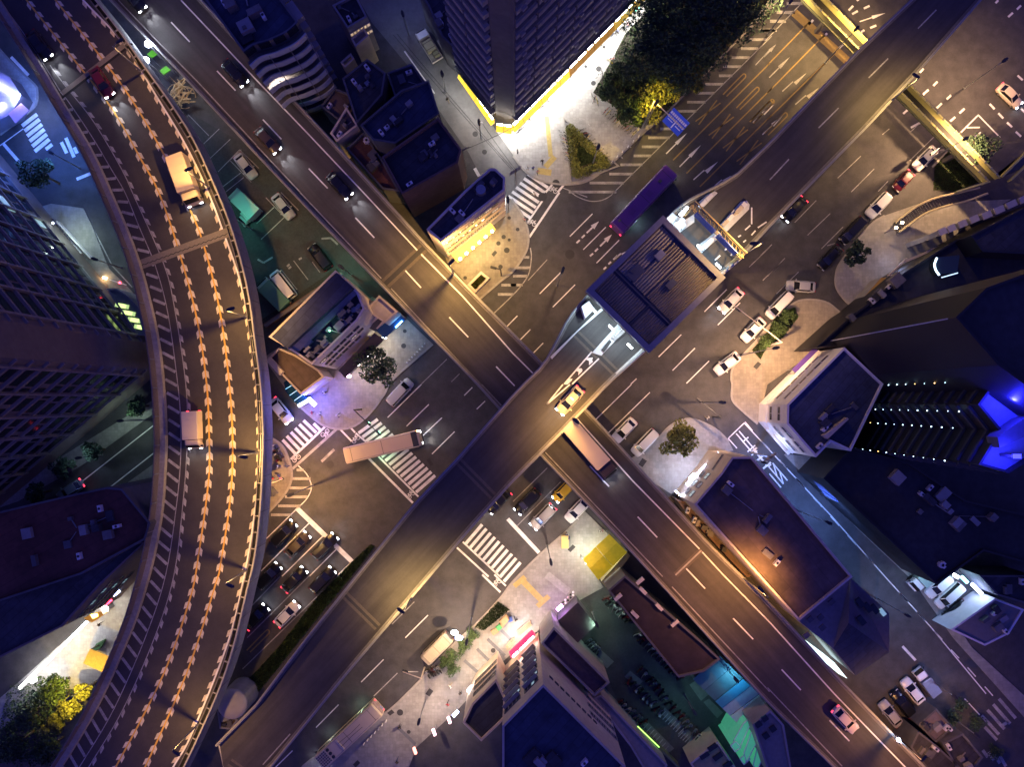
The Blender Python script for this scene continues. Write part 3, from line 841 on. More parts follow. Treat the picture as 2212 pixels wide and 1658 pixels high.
ZML = ZL + 0.011
def dk(cells, z, w, m, parent, name='lane_dash'):
    for i, j, a, b in cells:
        a, b = Q(i, j, a, b)
        stroke(name, a, b, w, m, parent, z)
dk([(0, 0, (1475, 190), (1635, 360)), (0, 0, (1870, 610), (2030, 780)), (1, 0, (55, 1030), (215, 1200)), (1, 0, (450, 1453), (613, 1623)), (1, 1, (852, 218), (1015, 392)), (1, 1, (1283, 675), (1418, 823)), (1, 1, (1662, 1078), (1825, 1250)), (1, 1, (2065, 1503), (2225, 1670)),
    (2, 2, (662, 703), (828, 880)), (2, 2, (1075, 1142), (1243, 1320)), (2, 2, (1493, 1588), (1655, 1760)), (2, 3, (1898, 378), (2070, 558)), (3, 3, (70, 470), (165, 572)), (3, 3, (307, 722), (405, 825)), (0, 0, (1080, -220), (1240, -50))], ZML, 0.2, PAINT, low_surf)
near_l = [(0, 0, (1560, 0)), (0, 0, (2211, 690)), (1, 0, (460, 1170)), (1, 1, (920, 0)), (1, 1, (1385, 500))]
ribbon('edge_line', [W(Q(*p), ZML) for p in near_l], 0.2, PAINT, low_surf, ZML)
ribbon('edge_line', [W(Q(*p), ZML) for p in [(1, 1, (1420, 535)), (1, 1, (1780, 900)), (1, 1, (2211, 1390)), (2, 1, (170, 1560))]], 0.2, PAINT, low_surf, ZML)
ribbon('edge_line', [W(Q(*p), ZML) for p in [(2, 2, (555, 300)), (2, 2, (1030, 830)), (2, 2, (1608, 1420))]], 0.2, PAINT, low_surf, ZML)
ribbon('edge_line', [W(Q(*p), ZML) for p in [(2, 2, (1630, 1445)), (2, 3, (1810, 0)), (2, 3, (2211, 410)), (3, 3, (330, 590)), (3, 3, (680, 952)), (3, 3, (800, 1080))]], 0.2, PAINT, low_surf, ZML)
for seg in [[(0, 0, (1020, 0)), (0, 0, (1300, 295)), (0, 0, (1700, 700)), (0, 0, (2211, 1250))], [(1, 0, (0, 1255)), (1, 0, (375, 1655))], [(1, 1, (375, 0)), (1, 1, (1075, 742))], [(1, 1, (1160, 830)), (1, 1, (1930, 1658))], [(1, 2, (1940, 0)), (1, 2, (2110, 180))], [(2, 2, (278, 585)), (2, 2, (1290, 1658))], [(2, 3, (1370, 105)), (2, 3, (2211, 1010))], [(3, 3, (0, 560)), (3, 3, (370, 950))]]:
    ribbon('edge_line', [W(Q(*p), ZML) for p in seg], 0.16, PAINT_W, low_surf, ZML)
def joint(root, a, b, z, w=0.5, m=None, wide=1.2):
    stroke('joint_apron', a, b, wide, mat('joint_apron', (0.10, 0.085, 0.07), 0.8, 0.2, 4), root, z + 0.009)
    stroke('expansion_joint', a, b, w, m or PATCH, root, z + 0.014)
joint(low, Q(1, 1, (1110, 790)), Q(1, 1, (1440, 480)), ZL, 0.7, wide=1.6)
joint(low, Q(2, 2, (1400, 1645)), Q(2, 2, (1625, 1430)), ZL, 0.25, CONCRETE, wide=0.9)

# --- the northeast to southwest road, upper level, widening at the toll station
ZU = 13.5
up_left = [(470, 1605), (554, 1520), (660, 1380), (769.7, 1242), (895, 1087), (985, 991.6), (1108, 851), (1150, 808), (1171, 789), (1191, 754), (1226, 686), (1251, 656), (1300, 600), (1360, 540), (1441, 469), (1474, 438), (1527, 412), (1584, 381), (1662, 306), (1760, 203), (1856, 104), (1966, 0), (2040, -70)]
up_right = [(500, 1742), (591.7, 1653), (760, 1445), (932.6, 1242), (1020, 1140), (1108, 1041.7), (1210, 940), (1316, 829), (1394, 757), (1470, 680), (1559, 593), (1607, 551), (1662, 491), (1738, 413), (1873, 275), (1984, 155), (2119, 0), (2190, -75)]
up, up_surf, UL, UR = deck('upper elevated road running from lower left to upper right through the toll station', [W(p, ZU) for p in up_left], [W(p, ZU) for p in up_right], ZU, 80, surf_m=DECK_UP)
for k in (4, 11, 18, 25, 54, 61, 68, 75):
    pier(up, (UL[k] + UR[k]) / 2, ZU)
for k in (36, 44):
    for t in (0.25, 0.75):
        pier(up, UL[k].lerp(UR[k], t), ZU)
ZMU = ZU + 0.011
dk([(3, 0, (440, 1103), (613, 930)), (3, 0, (872, 670), (1040, 503)), (3, 0, (1297, 245), (1455, 83)), (3, 0, (20, 1550), (185, 1372)), (3, 0, (1750, -190), (1900, -345))], ZMU, 0.18, PAINT_W, up_surf)
dk([(1, 3, (55, 1640), (290, 1375))], ZMU, 0.16, PAINT_W, up_surf)
# chevron gore before the toll station
for a, b in [((440, 1655), (680, 1375)), ((510, 1655), (745, 1430))]:
    dk([(2, 1, a, b)], ZMU, 0.2, PAINT, up_surf, 'gore_line')
dk([(2, 2, (290, 172), (430, 0)), (2, 2, (290, 172), (490, 0))], ZMU, 0.2, PAINT, up_surf, 'gore_line')
def gore(i, j, pts):
    MB().sheet([W(p, ZMU + .002) for p in Q(i, j, *pts)], ZMU + .002).build('gore_chevron', PAINT, up_surf)
gore(2, 1, [(620, 1440), (645, 1428), (688, 1425), (682, 1450), (690, 1462), (655, 1492), (655, 1455)])
gore(2, 1, [(535, 1540), (558, 1520), (590, 1518), (598, 1530), (596, 1545), (562, 1580), (565, 1548)])
gore(2, 1, [(455, 1632), (478, 1612), (512, 1608), (505, 1625), (470, 1658), (440, 1658)])
joint(up, Q(2, 1, (530, 1205)), Q(2, 1, (880, 1550)), ZU, 0.5)
joint(up, Q(1, 2, (1725, 645)), Q(1, 2, (2040, 965)), ZU, 0.4)
joint(up, Q(1, 3, (745, 160)), Q(1, 3, (1045, 455)), ZU, 0.4)
joint(up, [496, 1648], [570, 1700], ZU, 0.5)

# --- the curved flyover on the left
ZC = 14.0
cl_top = [(-110, -130), (0, 42), (62, 140), (112, 225), (170, 322), (213, 416), (266, 545), (300, 665), (318, 760), (327, 850), (331, 930), (331, 982), (324, 1094), (310, 1180), (296, 1242), (268, 1335), (238, 1410), (185, 1528), (120, 1640), (40, 1760)]
cr_low = [(110, -130), (218, 2), (283, 85), (338, 163), (401, 252), (446, 325), (486, 413), (516, 486), (541, 566), (560, 650), (572, 740), (584, 831), (588, 900), (589, 956.5), (584, 1082), (572, 1190), (556, 1260), (526, 1385), (489, 1490), (413.5, 1653), (350, 1770)]
CLW = catmull([W(p, ZC + 2.5) for p in cl_top], 4)
CRW = catmull([W(p, ZC - 3.3) for p in cr_low], 4)
# travelling south, the east edge is on the left
curve, curve_surf, VL, VR = deck('broad curved multi-lane flyover sweeping down the left side with hatched shoulder', CRW, CLW, ZC, 90, thick=2.4, par_l=False, par_r=False)
wall_run('noise_barrier', VR, ZC - 0.05, ZC + 2.5, 0.14, mat('barrier_panel', (0.17, 0.145, 0.13), 0.8, 0.25, 6), curve, 1)
wall_run('parapet', offset(VR, 0.143), ZC - 0.05, ZC + 0.85, 0.75, CONCRETE, curve, 1)
wall_run('fascia', VL, ZC - 3.3, ZC + 0.9, 0.22, mat('fascia_concrete', (0.30, 0.29, 0.28), 0.85, 0.15, 2), curve, -1)
inl = offset(VL, -0.75)
wall_run('inner_parapet', inl, ZC - 0.05, ZC + 0.6, 0.12, CONCRETE_D, curve, -1)
MB().add([(p.x, p.y, ZC + 0.010) for p in offset(VL, -0.225)] + [(p.x, p.y, ZC + 0.010) for p in offset(VL, -0.74)], [(90 + k, 91 + k, k + 1, k) for k in range(89)]).build('drain_gutter', DARK, curve)
Lg = length(inl)
k, s = 0, 1.0
while s < Lg - 1:
    p, d = along(offset(VL, -0.49), s * length(offset(VL, -0.49)) / Lg)
    o = MB().box((0, 0, 0), (0.14, 0.52, 0.2)).build('cross_strut', CONCRETE, curve)
    o.location = (p.x, p.y, ZC + 0.6); o.rotation_euler = (0, 0, math.atan2(d.y, d.x))
    s += 2.3
# vertical joints in the barrier and fascia
for s in range(2, int(length(VR)) - 2, 4):
    p, d = along(VR, float(s))
    n = Vector((-d.y, d.x, 0))
    q = p + n * 0.20
    o = MB().box((0, 0, 0), (0.16, 0.12, 2.55)).build('barrier_post', GREYSTEEL, curve)
    o.location = (q.x, q.y, ZC + 1.27); o.rotation_euler = (0, 0, math.atan2(d.y, d.x))
for s in range(3, int(length(VL)) - 2, 5):
    p, d = along(VL, float(s))
    n = Vector((-d.y, d.x, 0))
    q = p + n * 0.012
    o = MB().box((0, 0, 0), (0.07, 0.05, 3.9)).build('fascia_seam', CONCRETE_D, curve)
    o.location = (q.x, q.y, ZC - 1.25); o.rotation_euler = (0, 0, math.atan2(d.y, d.x))
for kk in (6, 16, 26, 36, 46, 56, 66, 76, 85):
    for t in (0.3, 0.7):
        pier(curve, VL[kk].lerp(VR[kk], t), ZC - 0.4)

ZMC = ZC + 0.011
lineA = Q(0, 0, (520, 790)) , Q(0, 0, (600, 890)), Q(0, 0, (800, 1190)), Q(0, 0, (960, 1460)), (270, 416), (301, 491), (336, 576), (363, 679), (383.5, 826.6), (390, 906), (390, 994), (381, 1094), (358, 1242), (316, 1373), (246, 1533), (175, 1653), (120, 1740)
lineA0 = Q(0, 0, (60, 90), (240, 340), (520, 785))
lineB = Q(0, 0, (430, 560), (560, 735), (780, 1010), (960, 1300), (1080, 1520)) + [(286, 416), (352, 566), (376, 660), (401, 826.6), (405, 930), (403.5, 981.6), (395, 1090), (376, 1242), (336, 1373), (266, 1533), (195, 1653), (140, 1740)]
lineC = [(0, -78), (57.6, 0), (145, 110), (240.6, 233), (305, 345), (343, 416), (383, 531), (423.6, 681), (446, 826.6), (452, 956.5), (450, 1044), (428.6, 1202), (411, 1292), (353, 1458), (253, 1653), (200, 1740)]
lineD = [(60, -78), (120, 0), (215.5, 120), (283, 213), (351, 328), (403, 436), (438, 523), (473.7, 666), (495, 826.6), (502.5, 956.5), (497.5, 1077), (476, 1222), (466, 1262), (406, 1448), (316, 1653), (270, 1740)]
lineE = [(115, -78), (180, 0), (266, 93), (338, 208), (401, 313), (448.6, 413.5), (481, 498), (526, 636), (553, 815), (561, 930), (560, 1010), (547, 1132), (526, 1252), (491, 1392.6), (413.5, 1588), (376, 1655), (330, 1740)]
def cw(l): return catmull([W(p, ZMC) for p in l], 6)
A_, B_, C_, D_, E_ = cw(lineA), cw(lineB), cw(lineC), cw(lineD), cw(lineE)
ribbon('shoulder_line', A_, 0.12, PAINT_W, curve_surf, ZMC)
ribbon('shoulder_line', cw(lineA0), 0.14, PAINT_W, curve_surf, ZMC)
ribbon('lane_line', B_, 0.12, PAINT_W, curve_surf, ZMC)
ribbon('lane_line', C_, 0.24, PAINT_Y, curve_surf, ZMC)
ribbon('lane_line', D_, 0.24, PAINT_Y, curve_surf, ZMC)
ribbon('edge_line', E_, 0.24, PAINT, curve_surf, ZMC)
CHEV = mat('slow_mark_paint', (0.66, 0.57, 0.41), 0.75, 0.25, 5, stain=0.2)
def slow_marks(line, sides, gap, step=1.93, start=1.0, m=CHEV):
    s = start
    L = length(line)
    while s < L - 2:
        p, d = along(line, s)
        n = Vector((-d.y, d.x, 0))
        mb = MB()
        for sd in sides:
            o = n * sd
            q = [p + o * gap, p + o * (gap + 0.36) + d * 0.36, p + o * (gap + 0.36) + d * 1.30, p + o * gap + d * 0.98]
            mb.sheet([(v.x, v.y) for v in q], ZMC + 0.001)
        mb.build('slow_marking', m, curve_surf)
        s += step
slow_marks(C_, (1, -1), 0.10)
slow_marks(D_, (1, -1), 0.10)
slow_marks(E_, (-1,), 0.12)
slow_marks(B_, (1,), 0.10, m=PAINT_W)
# slanted bars on the shoulder between line A and the parapet
s = 1.2
while s < length(A_) - 2:
    p, d = along(A_, s)
    n = Vector((-d.y, d.x, 0))
    q0 = p - n * 0.12
    q1 = p - n * 1.75 - d * (0.55 if s > 20 else 0.2) + Vector((0, 0.55, 0))
    dd = (q1 - q0).normalized(); w = Vector((-dd.y, dd.x, 0)) * 0.2
    MB().sheet([q0 - w, q1 - w, q1 + w, q0 + w], ZMC).build('shoulder_bar', PAINT_YW if False else PAINT_W, curve_surf)
    s += 1.95
# wide pale joint and dark joint
stroke('joint_apron', Q(0, 1, (1195, 630)), Q(0, 1, (1990, 335)), 1.35, mat('pale_joint', (0.20, 0.175, 0.14), 0.85, 0.15, 4), curve, ZC + 0.014)
zz = [W((Q(0, 1, (1195, 640))[0] + t * 201 / 40, Q(0, 1, (1195, 640))[1] - t * 74 / 40 + (1.1 if t % 2 else -1.1)), ZC) for t in range(41)]
ribbon('expansion_joint', zz, 0.10, DARK, curve, ZC + 0.017)
stroke('expansion_joint', Q(0, 0, (510, 862)), Q(0, 0, (1140, 375)), 0.35, DARK, curve, ZC + 0.014)
stroke('joint_apron', Q(0, 0, (540, 805)), Q(0, 0, (1110, 360)), 0.8, mat('pale_joint', (0.2, 0.17, 0.14)), curve, ZC + 0.013)

# ------------------------------------------------------------------ building helpers
CUBES = {}
def cube(m):
    if m.name not in CUBES:
        CUBES[m.name] = MB().box((0, 0, 0), (1, 1, 1)).mesh('block', m)
    return CUBES[m.name]

def block(name, c, s, m, parent=None, rz=0.0, org=None):
    """box piece sharing one mesh per material"""
    c = Vector(c)
    if parent is not None and parent.parent is None and parent.type == 'EMPTY':
        c = c - parent.location
    o = link(name, cube(m), parent, c, rz)
    o.scale = s
    return o

def inset(poly, d):
    n = len(poly)
    P = [Vector((p[0], p[1])) for p in poly]
    a = sum(P[i].x * P[(i + 1) % n].y - P[(i + 1) % n].x * P[i].y for i in range(n))
    if a < 0:
        P = P[::-1]
    out = []
    for i in range(n):
        e0 = (P[i] - P[i - 1]).normalized(); e1 = (P[(i + 1) % n] - P[i]).normalized()
        n0 = Vector((-e0.y, e0.x)); n1 = Vector((-e1.y, e1.x))
        b = n0 + n1
        out.append(P[i] + b * (d / max(0.35, 1 + n0.dot(n1))))
    return [(p.x, p.y) for p in out], [(p.x, p.y) for p in P]

def building(name, label, roof, h, wall, roofm, par=0.7, z0=0.0, cat='building', world=None, th=0.28):
    foot = world or [tuple(W(p, h))[:2] for p in roof]
    cx = sum(p[0] for p in foot) / len(foot); cy = sum(p[1] for p in foot) / len(foot)
    root = thing(name, label, cat, (cx, cy, z0))
    org = (cx, cy, z0)
    MB().prism(foot, z0, h - 0.02).build('wall', wall, root, org)
    inn, out = inset(foot, th)
    MB().prism(inn if par > 0 else inset(foot, 0.02)[0], h - 0.015, h + 0.05, bottom=False).build('roof', roofm, root, org)
    if par > 0:
        n = len(inn)
        vs = [(*p, h - 0.018) for p in out] + [(*p, h + par) for p in out] + [(*p, h + par) for p in inn] + [(*p, h - 0.018) for p in inn]
        fs = []
        for i in range(n):
            j = (i + 1) % n
            fs += [(i, j, n + j, n + i), (n + i, n + j, 2 * n + j, 2 * n + i), (2 * n + i, 2 * n + j, 3 * n + j, 3 * n + i)]
        MB().add(vs, fs).build('parapet', wall, root, org)
    root['_h'] = h
    return root, [Vector((p[0], p[1], 0)) for p in foot]

WIN = {}
def window(root, c, w, h, n, pane=GLASS, frame=FRAME, bars=1, sill=True):
    """framed window: centre c on the wall plane, outward normal n"""
    key = (round(w, 2), round(h, 2), frame.name, pane.name, bars)
    if key not in WIN:
        f = MB()
        t = 0.09
        f.box((0, .05, h / 2), (w + 2 * t, .14, t)); f.box((0, .05, -h / 2), (w + 2 * t, .14, t))
        f.box((-w / 2 - t / 2, .05, 0), (t, .138, h - t)); f.box((w / 2 + t / 2, .05, 0), (t, .138, h - t))
        for k in range(bars):
            f.box((-w / 2 + w * (k + 1) / (bars + 1), .05, 0), (.06, .12, h - t))
        g = MB().box((0, .02, 0), (w, .06, h))
        WIN[key] = (f.mesh('window', frame), g.mesh('pane', pane))
    fm, gm = WIN[key]
    rz = math.atan2(n.y, n.x) - math.pi / 2
    o = link('window', fm, root, Vector(c) - root.location, rz)
    link('pane', gm, o)
    return o

def facing(A, B):
    d = (B - A); d.z = 0; d.normalize()
    n = Vector((-d.y, d.x, 0))
    m = (A + B) / 2
    if n.dot(Vector((-m.x, -m.y, 0))) < 0:
        n = -n
    return d, n

def window_grid(root, A, B, cols, zs, w, h, pane=GLASS, frame=FRAME, bars=1, m0=0.06, m1=0.06, lit=None, skip=()):
    d, n = facing(A, B)
    L = (B - A).length
    for r, z in enumerate(zs):
        for k in range(cols):
            if (r, k) in skip:
                continue
            t = m0 + (1 - m0 - m1) * ((k + 0.5) / cols)
            p = A + d * (L * t) + n * 0.005
            pm = pane
            if lit and rnd.random() < lit[0]:
                pm = lit[1]
            window(root, (p.x, p.y, z), w, h, n, pm, frame, bars)

def bands(root, A, B, zs, hh, depth, m, name='balcony', seg=None, gap=0.25, out=0.0):
    """proud horizontal panels along a wall, one object for each bay"""
    d, n = facing(A, B)
    L = (B - A).length
    k = 1 if not seg else max(1, round(L / seg))
    for z in zs:
        for i in range(k):
            l = L / k - gap
            c = A + d * (L * (i + 0.5) / k) + n * (depth / 2 + 0.004 + out)
            block(name, (c.x, c.y, z), (l, depth, hh), m, root, math.atan2(d.y, d.x))

def clutter(root, poly, h, n, mats, smax=1.6, hmax=1.2, seed=0):
    """roof plant: boxes, tanks and ducts, one object each"""
    r = random.Random(seed)
    P = [Vector((p[0], p[1])) for p in poly]
    c = sum(P, Vector((0, 0))) / len(P)
    for k in range(n):
        a = P[r.randrange(len(P))]; b = P[r.randrange(len(P))]
        q = c.lerp(a.lerp(b, r.random()), r.uniform(0.1, 0.72))
        e = (P[1] - P[0])
        rz = math.atan2(e.y, e.x) + (math.pi / 2 if r.random() < .5 else 0)
        s = (r.uniform(.4, smax), r.uniform(.4, smax * .8), r.uniform(.3, hmax))
        block(r.choice(['roof_unit', 'duct', 'roof_hatch']), (q.x, q.y, h + 0.05 + s[2] / 2), s, r.choice(mats), root, rz)
        if k % 2 == 0:                                  # a pipe or cable run from the unit to the edge
            e2 = P[r.randrange(len(P))]
            t_ = c.lerp(e2, .8)
            t_ = q.lerp(c, .85) if (q - c).length > 1 else q + Vector((.8, .8))
            MB().tube([(q.x, q.y, h + .25), (t_.x, t_.y, h + .25)], r.uniform(.05, .11), 5).build('pipe', r.choice([GREYSTEEL, GREYW, CONCRETE_D]), root, root.location)
        if k % 3 == 0:
            u_ = c.lerp(P[r.randrange(len(P))], r.uniform(.3, .75))
            block('air_conditioner', (u_.x, u_.y, h + .45), (.95, .45, .75), WHITEW, root, rz)
            MB().tube([(u_.x, u_.y, h + .83), (u_.x, u_.y, h + .86)], .18, 10).build('fan_grille', DARKSTEEL, root, root.location)

def strip_light(root, a, b, z, m, w=0.18, hgt=0.12, name='light_strip', power=0, col=(1, 1, 1), down=True, push=None, zoff=-0.12):
    """glowing tube or sign edge between two view points with its light"""
    A, B = W(a, z), W(b, z)
    MB().bar(A, B, w, hgt).build(name, m, root, root.location)
    if power:
        c = (A + B) / 2 + Vector((0, 0, zoff))
        L = (B - A).length
        d = (B - A).normalized()
        o = lamp('AREA', c, power, col, root, sx=L, sy=0.4, rz=math.atan2(d.y, d.x))
        if push is not None:
            n = Vector((-d.y, d.x, 0))
            mid = (A + B) / 2
            if n.dot(Vector((-mid.x, -mid.y, 0))) < 0: n = -n
            dirv = (n * push + Vector((0, 0, -1))).normalized()
            q = dirv.to_track_quat('-Z', 'Y')
            # keep the long side along the wall
            xa = d; za = -dirv; ya = za.cross(xa).normalized()
            o.rotation_euler = Matrix((xa, ya, za)).transposed().to_euler()

DARKS = [ROOF_D, GREYD, GREYW, CONCRETE_D]

# ------------------------------------------------------------------ the striped tower at the top
T1 = [W(p, 6) for p in (Q(1, 0, (1740, 520)), Q(1, 0, (2062, 935)), Q(1, 0, (2200, 985)), Q(2, 0, (960, 0)))]
dR = (T1[3] - T1[2]).normalized()
Rfar = T1[2] + dR * 46
back = T1[0] + (Rfar - T1[2])
tower, tf = building('apartment_tower', 'tall dark tower with stacked white balcony bands above the bright plaza shops', None, 46, GREYD, ROOF_D, world=[tuple(p)[:2] for p in (T1[0], T1[1], T1[2], Rfar, back)])
zs = [8.2 + 2.95 * k for k in range(12)]
bands(tower, T1[2], Rfar, zs, 0.95, 0.75, SLAB, 'balcony', 3.9, 0.35)
bands(tower, T1[2], Rfar, [z - 1.2 for z in zs], 0.16, 0.9, CONCRETE_D, 'floor_slab')
bands(tower, T1[0], T1[1], zs, 0.95, 0.75, SLAB, 'balcony', 4.6, 0.3)
bands(tower, T1[0], T1[1], [z - 1.2 for z in zs], 0.16, 0.9, CONCRETE_D, 'floor_slab')
d, n = facing(T1[2], Rfar)
for k in range(13):
    p = T1[2] + d * (0.0 + 3.83 * k) + n * 0.32
    block('pilaster', (p.x, p.y, 26), (0.22, 0.6, 39.5), GREYD, tower, math.atan2(d.y, d.x))
for z in zs:                                            # air conditioners on the panels
    for k in range(9):
        if rnd.random() < 0.7:
            p = T1[2] + d * (1.0 + 3.83 * k + rnd.uniform(0, 1.6)) + n * 0.95
            block('air_conditioner', (p.x, p.y, z + 0.05), (0.7, 0.3, 0.5), GREYW, tower, math.atan2(d.y, d.x))
MB().prism([tuple(p)[:2] for p in (T1[0] + n * 0, T1[1], T1[2], Rfar)] + [tuple(back)[:2]], 5.2, 5.9).build('podium_roof', GREYD, tower, tower.location)
dl, nl = facing(T1[0], T1[1])
canopy = MB()
for (A, B, nn) in ((T1[2], Rfar, n), (T1[0], T1[1], nl)):
    canopy.prism([tuple(A)[:2], tuple(B)[:2], tuple(B + nn * 1.0)[:2], tuple(A + nn * 1.0)[:2]], 4.6, 5.0)
canopy.build('canopy', GREYD, tower, tower.location)
# window strips recessed behind the balconies
for z in zs:
    for (A, B, dd, nn, kk) in ((T1[2], Rfar, d, n, 12), (T1[0], T1[1], dl, nl, 2)):
        L = (B - A).length
        for i in range(kk):
            c = A + dd * (L * (i + .5) / kk) + nn * 0.03
            lit = E_WINW if (rnd.random() < 0.02) else GLASS
            block('window', (c.x, c.y, z + 1.0), (L / kk - .5, .08, 0.9), lit, tower, math.atan2(dd.y, dd.x))

# shop signs round its foot: boards with bright lamps along the top
SIGN_Y = mat('yellow_sign_board', (0.75, 0.42, 0.03), 0.6, 0.08, 2, emit=(1.0, 0.62, 0.05), es=0.42)  # glow put into the boards for floodlights shining on them
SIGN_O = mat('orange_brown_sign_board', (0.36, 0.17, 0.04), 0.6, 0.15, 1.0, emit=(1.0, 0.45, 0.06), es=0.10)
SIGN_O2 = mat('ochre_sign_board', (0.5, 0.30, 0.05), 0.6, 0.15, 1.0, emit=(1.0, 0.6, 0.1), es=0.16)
def sign_board(label, a, b, m, z0=2.9, z1=4.7, lampc=E_WHITE, power=900, col=(1, .97, .93), seams=3, group=None):
    A, B = W(a, z0), W(b, z0)
    dd, nn = facing(A, B)
    root = thing('shop_sign', label, 'sign', ((A.x + B.x) / 2, (A.y + B.y) / 2, z0), 0, group)
    L = (B - A).length
    ang = math.atan2(dd.y, dd.x)
    mid = (A + B) / 2
    mb = MB().add([A + nn * .45, B + nn * .45, B + Vector((0, 0, z1 - z0)), A + Vector((0, 0, z1 - z0)), A - nn * .25, B - nn * .25, B - nn * .25 + Vector((0, 0, z1 - z0)), A - nn * .25 + Vector((0, 0, z1 - z0))],
                  [(0, 1, 2, 3), (7, 6, 5, 4), (3, 2, 6, 7), (0, 4, 5, 1), (0, 3, 7, 4), (1, 5, 6, 2)])
    mb.build('board', m, root, root.location)
    for k in range(seams):
        c = A + dd * (L * (k + .5) / seams) + nn * .26 + Vector((0, 0, (z1 - z0) * .45))
        MB().add([A + dd * (L * (k + .5) / seams) + nn * .46 + dd * sx for sx in (-.03, .03)] + [A + dd * (L * (k + .5) / seams) + nn * .02 + Vector((0, 0, z1 - z0)) + dd * sx for sx in (.03, -.03)], [(0, 1, 2, 3)]).build('seam', GREYD, root, root.location)
    nl_ = max(2, int(L / 1.3))
    for k in range(nl_):
        t = (k + .5) / nl_
        c = A + dd * (L * t) + Vector((0, 0, z1 - z0 + .12)) - nn * .1
        o = block('sign_lamp', c, (L / nl_ * rnd.uniform(.55, .85), rnd.uniform(.16, .3), .14), lampc, root, ang)
    if power:
        c = mid + nn * 0.7 + Vector((0, 0, -0.25))
        o = lamp('AREA', c, power, col, root, sx=L, sy=0.5)
        dirv = (nn * 0.5 + Vector((0, 0, -1))).normalized()
        xa = dd; za = -dirv; ya = za.cross(xa).normalized()
        o.rotation_euler = Matrix((xa, ya, za)).transposed().to_euler()
    return root
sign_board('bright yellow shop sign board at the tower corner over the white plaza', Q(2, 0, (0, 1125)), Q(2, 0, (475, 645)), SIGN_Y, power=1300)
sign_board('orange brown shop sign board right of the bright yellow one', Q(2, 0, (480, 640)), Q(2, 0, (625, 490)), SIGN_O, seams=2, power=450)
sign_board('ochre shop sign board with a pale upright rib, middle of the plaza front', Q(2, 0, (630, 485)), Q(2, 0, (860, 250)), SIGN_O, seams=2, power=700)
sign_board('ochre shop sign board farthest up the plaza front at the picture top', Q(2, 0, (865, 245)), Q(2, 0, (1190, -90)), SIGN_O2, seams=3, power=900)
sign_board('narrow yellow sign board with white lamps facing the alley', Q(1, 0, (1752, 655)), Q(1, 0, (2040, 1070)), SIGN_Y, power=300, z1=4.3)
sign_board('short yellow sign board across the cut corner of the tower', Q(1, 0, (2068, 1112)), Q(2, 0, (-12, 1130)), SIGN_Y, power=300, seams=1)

# ------------------------------------------------------------------ building with wavy balconies, upper left
h = 24.0
tr = W(Q(1, 0, (375, 215)), h)
dirb = (W(Q(1, 0, (375, 215)), h) - W(Q(1, 0, (140, 385)), h)).normalized()
nb = Vector((dirb.y, -dirb.x, 0))
if nb.dot(Vector((-tr.x, -tr.y, 0))) < 0: nb = -nb
def wave(t, out=0.0):
    """plan of the balcony front, t metres left of the right end"""
    w = 0.0
    if t > 4.2:
        u = min(1.0, (t - 4.2) / 3.4)
        w = -0.6 * (1 - math.cos(u * math.pi)) * .9
    return tr - dirb * t + nb * (out + w + 0.25 * math.sin(t * 0.9))
front = [wave(t * 0.5) for t in range(0, 17)]
bl = front[-1] - nb * 9; br = tr - nb * 11
wb, _ = building('apartment_block', 'apartment block with rippling pale balcony bands beside the straight flyover', None, h, GREYD, ROOF_B, world=[tuple(p)[:2] for p in front + [bl, br]], par=0.9)
for k in range(8):
    z = 3.4 + 2.75 * k
    o_ = [wave(t * 0.4, 1.25) for t in range(0, 22)]
    i_ = [wave(t * 0.4, 1.08) for t in range(0, 22)]
    mb = MB(); m_ = len(o_)
    vs = [(p.x, p.y, z) for p in o_] + [(p.x, p.y, z + 1.15) for p in o_] + [(p.x, p.y, z + 1.15) for p in i_] + [(p.x, p.y, z) for p in i_]
    fs = []
    for i in range(m_ - 1):
        fs += [(i, i + 1, m_ + i + 1, m_ + i), (m_ + i, m_ + i + 1, 2 * m_ + i + 1, 2 * m_ + i), (2 * m_ + i, 2 * m_ + i + 1, 3 * m_ + i + 1, 3 * m_ + i)]
    mb.add(vs, fs).build('balcony', mat('pale_green_panel', (0.42, 0.46, 0.46), 0.7, 0.1, 2), wb, wb.location)
    mb = MB()
    b_ = [wave(t * 0.4, 0.01) for t in range(0, 22)]
    mb.add([(p.x, p.y, z) for p in o_] + [(p.x, p.y, z) for p in b_], [(i, i + 1, m_ + i + 1, m_ + i) for i in range(m_ - 1)]).build('balcony_floor', GREYD, wb, wb.location)
    for t in (1.2, 3.2, 5.2, 7.2):
        p, q = wave(t - .7, .02), wave(t + .7, .02)
        c = (p + q) / 2 + nb * .03
        block('window', (c.x, c.y, z + 1.6), (1.5, .1, 1.5), E_WINC if (k == 1 and t > 5) else GLASS, wb, math.atan2((p - q).y, (p - q).x))
    # small balconies round the right flank
    for u in (2.2, 6.6):
        c = tr - nb * u + dirb * 0.55
        block('side_balcony', (c.x, c.y, z + 0.5), (1.1, 2.6, 1.0), GREYW, wb, math.atan2(dirb.y, dirb.x))
for t in (0.15, 2.9, 5.6):
    p = wave(t, 1.26)
    block('drain_pipe', (p.x, p.y, 13.5), (.09, .09, 20), GREYSTEEL, wb)
clutter(wb, [tuple(p)[:2] for p in (front[2], front[-1], bl, br)], h, 7, DARKS, 2.0, 1.6, 3)

